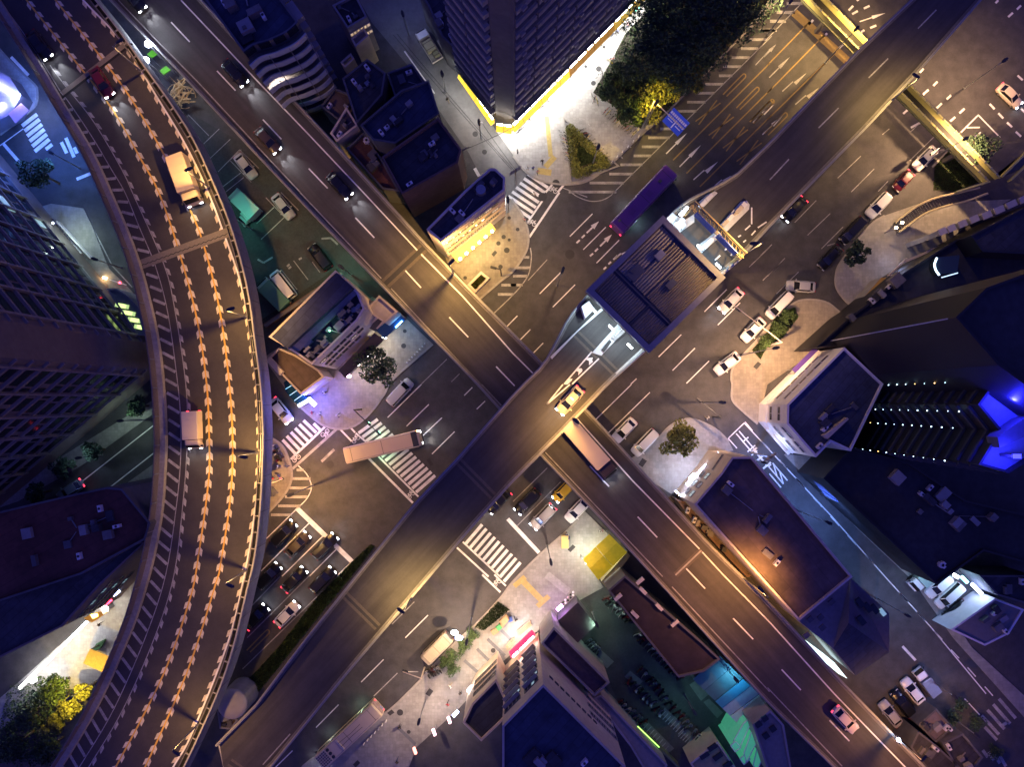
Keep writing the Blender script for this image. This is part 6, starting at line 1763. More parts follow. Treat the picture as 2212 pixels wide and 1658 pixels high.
# bottom left dome tank between the flyovers
dm = thing('storage_dome', 'round pale purple tank roof squeezed between the two flyovers', 'tank', tuple(W(Q(0, 3, (1990, 1120)), 0)))
c = W(Q(0, 3, (1995, 1125)), 5.5)
rings = []
for k in range(7):
    r = 2.3 * math.cos(k / 6 * math.pi * .48); z = 5.0 + 1.2 * math.sin(k / 6 * math.pi / 2)
    rings.append([(c.x + r * math.cos(2 * math.pi * i / 28), c.y + r * math.sin(2 * math.pi * i / 28), z) for i in range(28)])
MB().loft(rings).build('dome', mat('dome_lilac', (.40, .37, .40), .7, .08, 1), dm, dm.location, smooth=True)
MB().prism([(c.x + 2.3 * math.cos(2 * math.pi * i / 28), c.y + 2.3 * math.sin(2 * math.pi * i / 28)) for i in range(28)], 0, 5.0).build('drum', GREYW, dm, dm.location)
low_rise('small dark shed roof below the purple tank between the flyovers', 0, 3, [(1880, 1170), (1960, 1150), (2060, 1250), (2000, 1330), (1900, 1320)], 4, GREYW, ROOF_BR, .4, 3, 81, 'tank_shed')
# right bottom corner buildings
low_rise('pale flat roof with small vents beside the blue-lit parking bay', 3, 3, [(900, 270), (1120, 115), (1265, 170), (1190, 290), (1070, 350)], 5, WHITEW, mat('pale_flat_roof', (.17, .165, .17), .85, .12, 2), .3, 5, 82)
low_rise('low dark roof at the right edge above the pale flat roof', 3, 3, [(1040, 0), (1300, 0), (1300, 150), (1130, 100)], 6, GREYD, ROOF_D, .4, 2, 83)
low_rise('low purplish roof in the bottom right corner by the parked cars', 3, 3, [(740, 740), (830, 660), (915, 755), (830, 830)], 4, GREYD, mat('roof_lilac_grey', (.16, .13, .14), .85, .15, 2), .3, 4, 84)
low_rise('dark low roof along the flyover in the bottom right corner', 3, 3, [(740, 770), (830, 840), (960, 960), (800, 980), (700, 850)], 5, GREYD, ROOF_D, .4, 3, 85)
low_rise('dark red roof right of the bottom corner yard', 3, 3, [(860, 830), (960, 780), (1060, 900), (1000, 980), (930, 960)], 5, GREYD, ROOF_D, .4, 2, 86)
bpk = thing('parking_canopy', 'lit blue-green canopy lamp over the parked cars on the side street', 'canopy', tuple(W(Q(3, 3, (1000, 50)), 0)))
for a, b, m in (((960, 10), (990, 40), E_CYAN), ((1010, 45), (1060, 95), E_BLUEW), ((945, 15), (920, 0), E_COOL)):
    MB().bar(W(Q(3, 3, a), 3.2), W(Q(3, 3, b), 3.2), .45, .2).build('light_tube', m, bpk, bpk.location)
for q in ((960, 10), (1060, 95)):
    p = W(Q(3, 3, q), 3.1); block('post', (p.x, p.y, 1.55), (.12, .12, 3.1), GREYSTEEL, bpk)
lamp('POINT', W(Q(3, 3, (930, 60)), 5.0), 170, (.36, .72, 1), bpk, size=.3)
lamp('POINT', W(Q(3, 3, (760, 10)), 4.5), 220, (.6, .85, 1), bpk, size=.3)
wg = thing('white_wedge_skylight', 'white glowing triangular skylight beside the straight flyover parapet', 'skylight', tuple(W(Q(3, 3, (320, 440)), 0)))
MB().prism([tuple(W(p, 4.5))[:2] for p in Q(3, 3, (240, 368), (330, 435), (395, 515), (350, 490))], 0, 4.5).build('light_box', mat('wedge_glow', (.5, .6, .62), .5, .05, 2, emit=(.7, .95, 1), es=.75), wg, wg.location)
# plain strip of low roofs along the right flank of the straight road
low_rise('narrow tan ledge roof strip below the straight flyover, right side', 2, 2, [(1400, 985), (1560, 1040), (2080, 1640), (2010, 1660), (1500, 1120)], 4, BROWNW, ROOF_BR, .3, 6, 87)
# blue shop front upper left
bsf = thing('blue_corner_shop', 'brilliant blue-lit shop canopy in the upper left corner', 'shop front', tuple(W((5, 220), 0)))
MB().prism([tuple(W(p, 3.2))[:2] for p in [(-60, 130), (20, 165), (45, 205), (25, 245), (-60, 290)]], 0, 3.2).build('body', mat('shop_pale', (.16, .16, .2), .7, .1, 2), bsf, bsf.location)
strip_light(bsf, (-20, 172), (24, 201), 3.5, emis('blue_tube_strong', (.25, .25, 1), 45), .35, .2)
strip_light(bsf, (-15, 240), (8, 224), 3.5, emis('blue_tube_strong', (.25, .25, 1), 45), .4, .2)
for q in ((35, 212), (30, 216), (38, 205)):
    MB().ball(W(q, 3.6), .35).build('lamp_globe', emis('blue_white_globe', (.5, .6, 1), 40), bsf, bsf.location)
MB().prism([tuple(W(p, 3.4))[:2] for p in Q(0, 0, (70, 980), (180, 890), (250, 950), (130, 1060))], 3.2, 3.4).build('pink_awning', mat('pink_awning', (.5, .25, .35), .7, .1, 2), bsf, bsf.location)
for q, e in (((48, 230), 3200), ((10, 300), 2600), ((40, 150), 1600)):
    lamp('POINT', W(q, 8.5), e * 1.2, (.07, .20, 1), bsf, size=.4)

# ------------------------------------------------------------------ street lamps
LENS = {}
def lens_mat(col):
    k = 'lens_%d_%d_%d' % tuple(int(c * 99) for c in col)
    return emis(k, col, 25)

def nearest(pts, p):
    return min(pts, key=lambda q: (q.x - p.x) ** 2 + (q.y - p.y) ** 2)

def fine(pts):
    out = []
    for a, b in zip(pts, pts[1:]):
        out += [a.lerp(b, t / 8) for t in range(8)]
    return out

def street_lamp(label, head, zh, z0, power, col, base=None, arm=1.2, group=None, angle=150, r=.09, hl=1.1, tilt=None):
    if base is not None and col[0] > .95:
        col = (col[0], col[1] * .91, col[2] * .60)
        power *= 2.0
    Hd = W(head, zh)
    if base is None:
        d = Vector((Hd.x, Hd.y, 0)).normalized() * arm
        base = Vector((Hd.x - d.x, Hd.y - d.y, z0))
    else:
        base = Vector((base.x, base.y, z0))
    root = thing('street_lamp', label, 'street lamp', tuple(base), 0, group)
    top = Vector((base.x, base.y, zh - .15))
    MB().tube([base, base + Vector((0, 0, (zh - z0) * .5)), top], [r * 1.3, r, r * .7], 8).build('pole', GREYSTEEL, root, base)
    MB().tube([top - Vector((0, 0, .3)), top.lerp(Hd, .5) + Vector((0, 0, .1)), Hd + Vector((0, 0, .08))], [r * .7, r * .6, r * .5], 6).build('arm', GREYSTEEL, root, base)
    d = (Hd - top); d.z = 0
    ang = math.atan2(d.y, d.x) if d.length > .05 else 0.7
    hd = MB()
    rings = []
    for x, w, h_ in ((-.5, .10, .06), (-.35, .2, .1), (.1, .26, .14), (.42, .2, .1), (.55, .06, .05)):
        rings.append([(x * hl, w, -.03), (x * hl, w * .6, h_), (x * hl, -w * .6, h_), (x * hl, -w, -.03)])
    o = hd.loft(rings).build('lamp_head', DARKSTEEL, root)
    o.location = Hd - base + Vector((0, 0, .06)); o.rotation_euler = (0, 0, ang)
    l = MB().box((0, 0, 0), (.6 * hl, .3, .04)).build('lens', lens_mat(col), o)
    l.location = (0, 0, -.06)
    MB().box((0, 0, .1), (.3, .3, .2)).build('base_plate', GREYSTEEL, root)
    sp_ = lamp('SPOT', Hd + Vector((0, 0, -.15)), power, col, root, angle=angle, blend=1.0 if tilt is not None else .55, size=.12)
    if tilt is not None:                                # optic thrown to one side
        sp_.rotation_euler = Vector((tilt[0], tilt[1], -1)).to_track_quat('-Z', 'Y').to_euler()
    return root

cv = fine(offset(VL, -.95))
for k, (hd, lb, pw) in enumerate([((259, 88), 'lamp on the curved flyover at the dark joint near the top', 1300), ((407, 366), 'lamp on the curved flyover over the yellow truck', 3300), ((498, 668), 'lamp on the curved flyover midway beside the beige block roof', 4200),
                                  ((526, 988), 'lamp on the curved flyover opposite the zebra crossing corner', 6000), ((497, 1266), 'lamp on the curved flyover above the queue of dark cars', 2800), ((381, 1628), 'lowest lamp on the curved flyover at the bottom edge', 2600)]):
    Hd = W(hd, ZC + 8.5)
    street_lamp(lb, hd, ZC + 8.5, ZC + .72, pw, (1.0, .60, .26), nearest(cv, Hd))
lw = fine(offset(LL, -.16))
for hd, lb, pw, cc in [((594, 165), 'lamp on the straight flyover beside the wavy balconies', 1300, (1, .84, 1.0)), ((975, 566), 'lamp on the straight flyover by the cream corner building', 9000, (1, .62, .25)), ((1644, 1275), 'lamp on the straight flyover beside the brown roof', 9500, (1, .50, .20))]:
    Hd = W(hd, ZL + 8.5)
    street_lamp(lb, hd, ZL + (12 if 'brown roof' in lb else 8.5), ZL + .95, pw, cc, nearest(lw, Hd), angle=135 if 'brown roof' in lb else 150, tilt=(-.12, -.12) if 'brown roof' in lb else None)
street_lamp('lamp on the straight flyover just above the bottom edge', (1995, 1640), ZL + 8.5, ZL + .95, 3600, (1, .50, .22), nearest(lw, W((1995, 1640), ZL + 8.5)))
uw = fine(offset(UR, .16))
for hd, lb, pw, cc in [((1979, 164), 'lamp on the upper road above the footbridge crossing', 5200, (1, .70, .32)), ((1629, 526), 'lamp on the upper road at the end of the sign gantry', 4200, (1, .66, .34)), ((1244, 910), 'lamp on the upper road where the two flyovers cross', 8500, (1, .60, .26)), ((866, 1320), 'lamp on the upper road over the southern carriageway', 7500, (1, .70, .36))]:
    Hd = W(hd, ZU + 8.5)
    b_ = nearest(uw, Hd)
    street_lamp(lb, hd, ZU + (11 if 'gantry' in lb else 8.5), ZU + .95, pw, cc, b_, angle=172 if 'gantry' in lb else 160, tilt=None if 'gantry' in lb else (.22, -.22))
# lamps standing on the ground
for hd, z, pw, cc, lb in [
    ((1676, 752), 9, 2600, (1, .70, .36), 'tall lamp over the leafy strip on the middle pavement'),
    ((1418, 222), 8, 700, (1, .78, .10), 'lamp post by the blue road sign among the lit trees'),
    ((1709, 2), 9, 1200, (1, .80, .35), 'bright lamp at the top edge beside the hatched kerb'),
    ((1850, 62), 10, 3200, (1, .74, .26), 'lamp lighting the footbridge from its upper left'),
    ((2085, 300), 9, 4200, (1, .72, .36), 'lamp over the dashed carriageway right of the footbridge'),
    ((1008, 1388), 9, 2100, (1, .78, .45), 'wooden-armed lamp over the bushes on the south pavement'),
    ((150, 1510), 9, 1500, (1, .82, .14), 'lamp hidden in the yellow-lit trees at lower left'),
    ((628, 1070), 9, 2000, (1, .62, .20), 'lamp on the rounded corner under the curved flyover'),
    ((737, 577), 6, 700, (.30, 1, .72), 'small green-white lamp on the car park edge wall'),
    ((505, 470), 7, 520, (.22, 1, .72), 'green-white lamp between the curved flyover and the car park'),
    ((1289, 1350), 5.5, 420, (.55, 1, .70), 'small white lamp on the corrugated shed corner'),
    ((1500, 1540), 6, 160, (.4, 1, .75), 'dim green lamp over the scooter yard'),
    ((1651, 1000), 8, 2600, (.20, .34, 1), 'blue-white lamp over the lettered side street'),
    ((1790, 1130), 8, 4200, (.18, .34, 1), 'blue-white lamp midway along the side street'),
    ((1960, 1330), 8, 1800, (.28, .46, 1), 'blue-white lamp near the lit parking bay'),
    ((2062, 1506), 6, 500, (.45, .5, 1), 'violet-blue lamp over the parked cars at lower right'),
    ((1097, 432), 6, 650, (.85, .92, 1), 'white lamp at the cream building end of the crossing'),
    ((955, 160), 6, 420, (.9, .92, .9), 'plain lamp over the parked flatbed in the alley'),
    ((1035, 265), 6, 500, (1, .95, .85), 'plain lamp over the lower alley'),
    ((870, 30), 6, 140, (.5, .6, 1), 'dim lamp at the upper end of the alley'),
    ((260, 910), 6, 420, (.7, 1, .75), 'green-white lamp beside the tower left of the curved flyover'),
    ((170, 990), 6, 130, (.5, .7, 1), 'dim lamp by the left street bend'),
    ((205, 560), 7, 420, (.6, .95, .9), 'lamp over the tower forecourt bend'),
    ((110, 330), 7, 1500, (.12, .30, 1), 'blue lamp over the upper left crossing'),
    ((1560, 870), 9, 1000, (1, .72, .42), 'lamp over the right-hand junction mouth'),
    ((2110, 1590), 6, 420, (1, .68, .35), 'warm lamp over the bottom right crossing'),
    ((1190, 1215), 8, 900, (1, .90, .70), 'lamp over the guide paving on the south pavement'),
    ((1292, 318), 7, 330, (1, .78, .30), 'added fill lamp over the warm paving beside the triangular hedge'),  # added lamp, brightens the hedge and its paving
    ((1990, 60), 9, 1500, (1, .72, .34), 'lamp beyond the upper road at the top right'),
    ((2170, 130), 9, 1500, (1, .70, .36), 'lamp at the right edge over the dashed carriageway'),
    ((1590, 1470), 7, 420, (.2, .75, 1), 'added cyan fill lamp over the row of lean-to roofs'),  # extra lamp put in to lift the dark lean-tos
    ((1215, 585), 9, 500, (1, .74, .40), 'added fill lamp over the lanes left of the toll station'),  # lamp added to brighten these lanes
    ((905, 1560), 7, 700, (1, .85, .62), 'lamp over the lower south pavement'),
]:
    street_lamp(lb, hd, z, 0.0, pw * (4.6 if cc[0] > .9 and z >= 7 else 1.3), (cc[0], cc[1] * .82, cc[2] * .80) if cc[0] > .95 else cc, arm=1.0 if z > 7 else .4)
# glaring white lamps between the flyovers
for k, (hd, lb) in enumerate([((320, 95), 'upper glaring white lamp globe between the two flyovers'), ((315, 130), 'lower glaring white lamp globe between the two flyovers')]):
    p = W(hd, 9)
    r = thing('globe_lamp', lb, 'street lamp', (p.x, p.y, 0))
    MB().tube([(p.x, p.y, 0), (p.x, p.y, 8.7)], .09, 8).build('pole', GREYSTEEL, r, r.location)
    MB().ball((p.x, p.y, 9), .5, 12, 8).build('globe', emis('glare_globe', (.7, .8, 1), 40), r, r.location, smooth=True)
    lamp('POINT', (p.x, p.y, 9.7), 260, (.8, .9, 1), r, size=.4)
for k, (hd, lb) in enumerate([((1936, 492), 'left warm globe lamp at the foot of the curved stairway'), ((1949, 481), 'right warm globe lamp at the foot of the curved stairway')]):
    p = W(hd, 4)
    r = thing('globe_lamp', lb, 'street lamp', (p.x, p.y, 0))
    MB().tube([(p.x, p.y, 0), (p.x, p.y, 3.8)], .06, 8).build('pole', GREYSTEEL, r, r.location)
    MB().ball((p.x, p.y, 4), .22, 10, 6).build('globe', emis('warm_globe', (1, .7, .4), 25), r, r.location, smooth=True)
    lamp('POINT', (p.x, p.y, 4.4), 90, (1, .7, .4), r, size=.2)
wl = W((1942, 1600), ZL + 2.5)
b_ = nearest(lw, wl)
r = thing('parapet_lamp', 'white glaring lamp on the flyover parapet at lower right', 'street lamp', (b_.x, b_.y, ZL + .95))
MB().tube([(b_.x, b_.y, ZL + .95), (b_.x, b_.y, ZL + 2.4)], .06, 8).build('pole', GREYSTEEL, r, r.location)
MB().ball((b_.x, b_.y, ZL + 2.5), .28, 10, 6).build('globe', emis('parapet_globe', (.7, .8, 1), 30), r, r.location)
# double oval light boxes over the southern kerb
r = thing('light_box_sign', 'pair of glowing oval light boxes over the southern kerb', 'sign', tuple(W(Q(1, 3, (1725, 520)), 0)))
for (x, y), m in (((1705, 500), E_WHITE), ((1745, 545), E_BLUEW)):
    MB().ball(W(Q(1, 3, (x, y)), 5), .55, 12, 6, (1, .7, .4)).build('light_box', m, r, r.location, smooth=True)
block('post', W(Q(1, 3, (1725, 522)), 2.4), (.14, .14, 4.8), GREYSTEEL, r)
lamp('POINT', W(Q(1, 3, (1715, 490)), 5.3), 130, (1, .95, .9), r, size=.3)

# three-headed signal pole by the western crossing, and mast arms
def mast(label, base, tip, z, heads=((.95),), m=GREYSTEEL, name='signal_mast', lampcol=None):
    B = W(base, 0); T = W(tip, z)
    r = thing(name, label, 'traffic signal', tuple(B))
    top = Vector((B.x, B.y, z))
    MB().tube([B, top], [.13, .09], 8).build('pole', m, r, B)
    MB().tube([top - Vector((0, 0, .1)), T], [.09, .06], 6).build('arm', m, r, B)
    d_ = (T - top); ang = math.atan2(d_.y, d_.x)
    for h_ in heads:
        p = top.lerp(T, h_)
        block('signal_head', p + Vector((0, 0, -.35)), (.95, .35, .42), DARKSTEEL, r, ang)
        if lampcol:
            block('signal_lens', p + Vector((0, 0, -.35)) + Vector((math.cos(ang + 1.57), math.sin(ang + 1.57), 0)) * .19, (.25, .05, .25), lampcol, r, ang)
    return r
mast('dark signal mast with small heads reaching over the western crossing', Q(1, 2, (905, 215)), Q(1, 2, (1060, 430)), 6.0, (.55, .95), DARKSTEEL, lampcol=E_GREEN)
mast('pale signal mast reaching over the lanes right of the toll station', Q(2, 1, (2200, 1320)), Q(2, 1, (1905, 975)), 6.5, (.5, .9), CREAM)
mast('dark signal mast at the cream corner pavement', Q(1, 1, (2110, 720)), Q(1, 1, (2035, 645)), 6.0, (.9,), DARKSTEEL)
mast('short signal pole on the left pavement under the flyover', Q(1, 2, (110, 860)), Q(1, 2, (225, 815)), 4.5, (.9,), CREAM, lampcol=E_RED)
mast('signal mast on the southern kerb near the golden van', Q(1, 3, (1450, 800)), Q(1, 3, (1260, 838)), 5.0, (.9,), CREAM)
mast('dark mast over the junction by the lone pedestrian', Q(2, 2, (1720, 280)), Q(2, 2, (1600, 130)), 5.5, (.95,), DARKSTEEL)
mast('mast arm beside the right lanes below the footbridge', Q(3, 0, (1500, 1240)), Q(3, 0, (1410, 1330)), 5.0, (.9,), GREYSTEEL)

# blue road sign on a cantilever over the approach
gs_ = thing('road_sign_gantry', 'blue direction sign on a cantilever arm over the yellow-marked approach', 'road sign', tuple(W(Q(2, 0, (1110, 1110)), 0)))
b0 = W(Q(2, 0, (1105, 1110)), 0); tz = 7.5
tpole = Vector((b0.x, b0.y, tz))
MB().tube([b0, tpole], [.16, .12], 8).build('pole', GREYSTEEL, gs_, b0)
s0, s1 = W(Q(2, 0, (1330, 985)), tz), W(Q(2, 0, (1465, 1120)), tz)
aw_ = (s1 - s0).normalized(); sn = Vector((-aw_.y, aw_.x, 0))
MB().tube([W(Q(2, 0, (1210, 870)), tz), s1 + Vector((0, 0, .25))], .09, 6).build('arm', CREAM, gs_, b0)
MB().tube([tpole, W(Q(2, 0, (1210, 870)), tz)], .09, 6).build('arm', CREAM, gs_, b0)
# sign panel tilted back so its face is seen from above
half = (s1 - s0).length / 2
mid = (s0 + s1) / 2
tilt = math.radians(38)
u = aw_; vdir = (Vector((sn.x, sn.y, 0)) * math.cos(tilt) + Vector((0, 0, math.sin(tilt))))
if vdir.dot(Vector((mid.x, mid.y, 0))) < 0: vdir = -Vector((sn.x, sn.y, 0)) * math.cos(tilt) + Vector((0, 0, math.sin(tilt)))
nv = u.cross(vdir).normalized()
if nv.z < 0: nv = -nv
def sp(a, b, e=0.0): return mid + u * a + vdir * b + nv * e
def quad_sign(name, a0, b0_, a1, b1, m, e, th=.05):
    v_ = [sp(a0, b0_, e), sp(a1, b0_, e), sp(a1, b1, e), sp(a0, b1, e)]
    v2 = [p - nv * th for p in v_]
    MB().add(v_ + v2, [(0, 1, 2, 3), (7, 6, 5, 4), (0, 4, 5, 1), (1, 5, 6, 2), (2, 6, 7, 3), (3, 7, 4, 0)]).build(name, m, gs_, b0)
quad_sign('sign_panel', -half, -1.3, half, 1.3, mat('road_sign_blue', (.03, .08, .5), .45, .05, 2, emit=(.05, .1, 1), es=.05), 0, .1)
SW = mat('sign_white', (.85, .85, .85), .5, 0)
for k in range(9):
    x = -half * .85 + half * 1.7 * k / 8
    quad_sign('sign_character', x - .14, .45, x + .14, .85, SW, .012 + .001, .01)
    if k not in (4,):
        quad_sign('sign_character', x - .12, -.12, x + .12, .22, SW, .013, .01)
quad_sign('sign_arrow', -.10, -1.1, .10, .3, SW, .014, .01)
quad_sign('sign_arrow', -half * .8, -.45, -.3, -.35, SW, .014, .01)
quad_sign('sign_arrow', .3, -.55, half * .8, -.42, SW, .014, .01)
lamp('SPOT', W(Q(2, 0, (1230, 850)), 7.0), 420, (1, .80, .12), gs_, angle=150)

# utility poles and overhead wires in the alley and side street
def upole(label, b, z, n=4, ang=.6):
    B = W(b, 0)
    r = thing('utility_pole', label, 'utility pole', tuple(B))
    MB().tube([B, B + Vector((0, 0, z))], [.16, .1], 8).build('pole', CONCRETE_D, r, B)
    for k in range(n):
        block('cross_arm', (B.x, B.y, z - .3 - .45 * k), (2.0, .1, .1), GREYSTEEL, r, ang)
        for s_ in (-.9, -.45, .45, .9):
            block('insulator', (B.x + s_ * math.cos(ang), B.y + s_ * math.sin(ang), z - .2 - .45 * k), (.08, .08, .16), CREAM, r)
    return Vector((B.x, B.y, z - .3))
P1 = upole('utility pole with stacked cross arms behind the cream corner building', Q(2, 0, (20, 1600)), 9)
P2 = upole('utility pole beside the tube light at the side street corner', Q(2, 2, (2060, 590)), 10, 4, .7)
P3 = upole('slim utility pole at the corner of the long dark roof', Q(1, 0, (1800, 1430)), 8, 2)
def wire(label, a, b, sag=.5):
    r = MB().tube([a.lerp(b, t / 10) - Vector((0, 0, sag * 4 * (t / 10) * (1 - t / 10))) for t in range(11)], .035, 4).build('overhead_wire', DARKSTEEL)
    tag(r, label, 'wire')
wire('overhead wire from the dark roof corner to the yellow sign corner', P3, W(Q(2, 0, (30, 1080)), 5.2))
wire('overhead wire running up the alley from the stacked pole', P1, W(Q(1, 0, (1930, 1040)), 5.5))
wire('long overhead wire along the left side of the alley', P1 + Vector((-.6, 0, 0)), W(Q(1, 0, (1180, 300)), 9))
wire('second overhead wire along the left side of the alley', P1 + Vector((-.2, 0, -.4)), W(Q(1, 0, (1210, 290)), 8.6))
wire('overhead wire crossing the side street from the stacked pole', P2, W(Q(3, 2, (600, 1000)), 8))

# railing and odds between the upper flyovers: green awnings and a heap of rope and boards
for k, (pts, lb) in enumerate([([(1265, 465), (1310, 430), (1355, 465), (1305, 500)], 'small bright green awning between the flyovers, upper one'), ([(1375, 610), (1430, 565), (1470, 600), (1410, 645)], 'larger bright green awning between the flyovers')]):
    q = [W(p, 3) for p in Q(0, 0, *pts)]
    c = sum(q, Vector()) / 4
    r = thing('green_awning', lb, 'awning', (c.x, c.y, 0))
    MB().prism([tuple(p)[:2] for p in q], 2.8, 3.0).build('cloth', mat('green_cloth', (.10, .42, .02), .7, .1, 2), r, r.location)
    for p in q:
        block('post', (p.x, p.y, 1.4), (.07, .07, 2.8), GREYSTEEL, r)
rr = random.Random(17)
hp = thing('scaffold_heap', 'tan heap of boards, hoops and scaffolding between the flyovers', 'scaffolding', tuple(W(Q(0, 0, (1570, 800)), 0)))
TAN = mat('tan_timber', (.36, .25, .13), .85, .2, 3)
for k in range(34):
    c = W(Q(0, 0, (1560 + 80 * rr.uniform(-1, 1) + 0.0, 790 + 100 * rr.uniform(-1, 1))), rr.uniform(.4, 2.2))
    a = rr.uniform(0, 3.14)
    v = Vector((math.cos(a), math.sin(a), rr.uniform(-.15, .15))) * rr.uniform(.6, 1.6)
    MB().bar(c - v, c + v, rr.uniform(.06, .22), .07).build('board', TAN, hp, hp.location)
for k in range(3):
    c = W(Q(0, 0, (1510 + 40 * k, 790 + 25 * k)), 1.2 + .3 * k)
    MB().tube([(c.x + (1.2 + .3 * k) * math.cos(t * .4), c.y + (1.2 + .3 * k) * math.sin(t * .4), c.z) for t in range(14)], .06, 5).build('hoop', TAN, hp, hp.location)
lamp('POINT', W(Q(0, 0, (1560, 740)), 4.5), 130, (1, .66, .3), hp, size=.2)
# raised planter on the cream corner
pl = thing('brick_planter', 'rectangular pale-rimmed planter on the warm corner pavement', 'planter', tuple(W(Q(1, 1, (1910, 775)), .13)))
q = [W(p, .7) for p in Q(1, 1, (1815, 800), (1935, 680), (2010, 740), (1885, 868))]
inn, out = inset([tuple(p)[:2] for p in q], .38)
for i in range(4):
    j = (i + 1) % 4
    MB().prism([out[i], out[j], inn[j], inn[i]], .1, .75).build('rim', CREAM, pl, pl.location)
MB().prism(inn, .1, .6).build('soil', SOIL, pl, pl.location)

lwl = thing('car_park_wall', 'long brownish wall edging the green-lit car park above the beige block', 'wall', tuple(W((660, 640), 0)))
MB().bar(W((572, 705), 1.0), W((738, 592), 1.0), .35, 2.0).build('wall', BROWNW, lwl, lwl.location)
MB().bar(W((572, 705), 2.06), W((738, 592), 2.06), .5, .1).build('coping', CONCRETE_D, lwl, lwl.location)
MB().bar(W((566, 698), .25), W((730, 585), .25), .8, .5).build('planting_bed', SOIL, lwl, lwl.location)

# ------------------------------------------------------------------ vehicles
KIND = dict(sedan=(4.6, 1.82, .96, 1.46, (-1.85, -1.15, .35, 1.15), .98),
            suv=(4.75, 1.9, 1.08, 1.72, (-2.2, -1.9, .45, 1.25), .99),
            hatch=(3.75, 1.7, .98, 1.52, (-1.72, -1.35, .4, 1.05), .97),
            minivan=(5.0, 1.86, 1.1, 1.85, (-2.38, -2.2, .95, 1.65), .99),
            van=(5.2, 1.95, 1.15, 2.15, (-2.52, -2.42, 1.5, 2.15), .99))
PAINTS = {}
def car_paint(name):
    cols = dict(black=(.008, .008, .010), white=(.74, .73, .70), silver=(.40, .40, .41), brown=(.055, .04, .03), darkred=(.10, .010, .018), gold=(.50, .43, .30), yellow=(.68, .42, .02), darkgrey=(.045, .045, .05), green=(.10, .25, .18), purple=(.14, .05, .26), beige=(.60, .47, .34), cream=(.62, .52, .40), bluegrey=(.16, .18, .24), pink=(.62, .50, .46), palegreen=(.34, .46, .40), tanyellow=(.62, .50, .34))
    return mat('car_paint_' + name, cols[name], .28, .0, metal=.0)
def ring(x, hw, zb, zt, top=.84):
    return [(x, -hw * .9, zb), (x, -hw, zb + (zt - zb) * .3), (x, -hw, zb + (zt - zb) * .72), (x, -hw * top, zt), (x, 0, zt + .025), (x, hw * top, zt), (x, hw, zb + (zt - zb) * .72), (x, hw, zb + (zt - zb) * .3), (x, hw * .9, zb)]
CARM = {}
def car_meshes(kind, paint):
    key = (kind, paint)
    if key in CARM:
        return CARM[key]
    L, Wd, hb, hr, xs, wf = KIND[kind]
    a, w = L / 2, Wd / 2
    pm = car_paint(paint)
    hood = hb * (.92 if kind != 'van' else 1.0)
    body = MB().loft([ring(-a, w * .70, .42, hb * .78), ring(-a + .07, w * .86, .32, hb * .92), ring(-a + .32, w * .95, .26, hb), ring(-a * .4, w, .22, hb), ring(a * .25, w, .22, hb), ring(a * .48, w * .99, .22, hood), ring(a - .42, w * .95, .26, hood * .93), ring(a - .12, w * .84, .32, hood * .80), ring(a, w * .62, .42, hood * .62)])
    x0, x1, x2, x3 = xs
    g = w * .86
    def gr(x, hw, zt, k): return [(x, -hw, hb - .06), (x, -hw * k, zt), (x, hw * k, zt), (x, hw, hb - .06)]
    glass = MB().loft([gr(x0, g * .92, hb - .02, .95), gr(x1, g, hr - .05, .80), gr((x1 + x2) / 2, g, hr - .02, .82), gr(x2, g, hr - .05, .80), gr(x3, g * .94, hb - .03, .95)])
    k = .80
    def rr_(x, hw, zt): return [(x, -hw, zt - .05), (x, -hw * .93, zt), (x, 0, zt + .02), (x, hw * .93, zt), (x, hw, zt - .05)]
    roof = MB().loft([rr_(x1 - .10, g * k * .92, hr - .05), rr_(x1 + .12, g * k * 1.02, hr), rr_((x1 + x2) / 2, g * k * 1.04, hr + .015), rr_(x2 - .1, g * k * 1.01, hr), rr_(x2 + .08, g * k * .93, hr - .045)])
    for s in (-1, 1):                                   # pillars
        roof.bar((x2 + .02, s * g * k * .93, hr - .05), (x3 - .05, s * g * .9, hb), .09, .06)
        roof.bar((x1 - .02, s * g * k * .93, hr - .06), (x0 + .05, s * g * .88, hb - .01), .10, .06)
    wheel = MB().tube([(0, -.11, 0), (0, .11, 0)], .33, 14)
    rim = MB().tube([(0, -.118, 0), (0, .118, 0)], .2, 10)
    head = MB().box((0, 0, 0), (.22, .38, .14))
    tail = MB().box((0, 0, 0), (.14, .36, .16))
    mirror = MB().box((0, 0, 0), (.14, .24, .15))
    CARM[key] = dict(body=body.mesh('body', pm, True), glass=glass.mesh('cabin_glass', GLASS_CAR), roof=roof.mesh('roof', pm), wheel=wheel.mesh('wheel', RUBBER), rim=rim.mesh('rim', STEEL), mirror=mirror.mesh('mirror', pm),
                     h1=head.mesh('headlight', E_HEAD), h0=head.mesh('headlight', HEAD_OFF), t1=tail.mesh('taillight', E_TAIL), t0=tail.mesh('taillight', TAIL_OFF))
    return CARM[key]

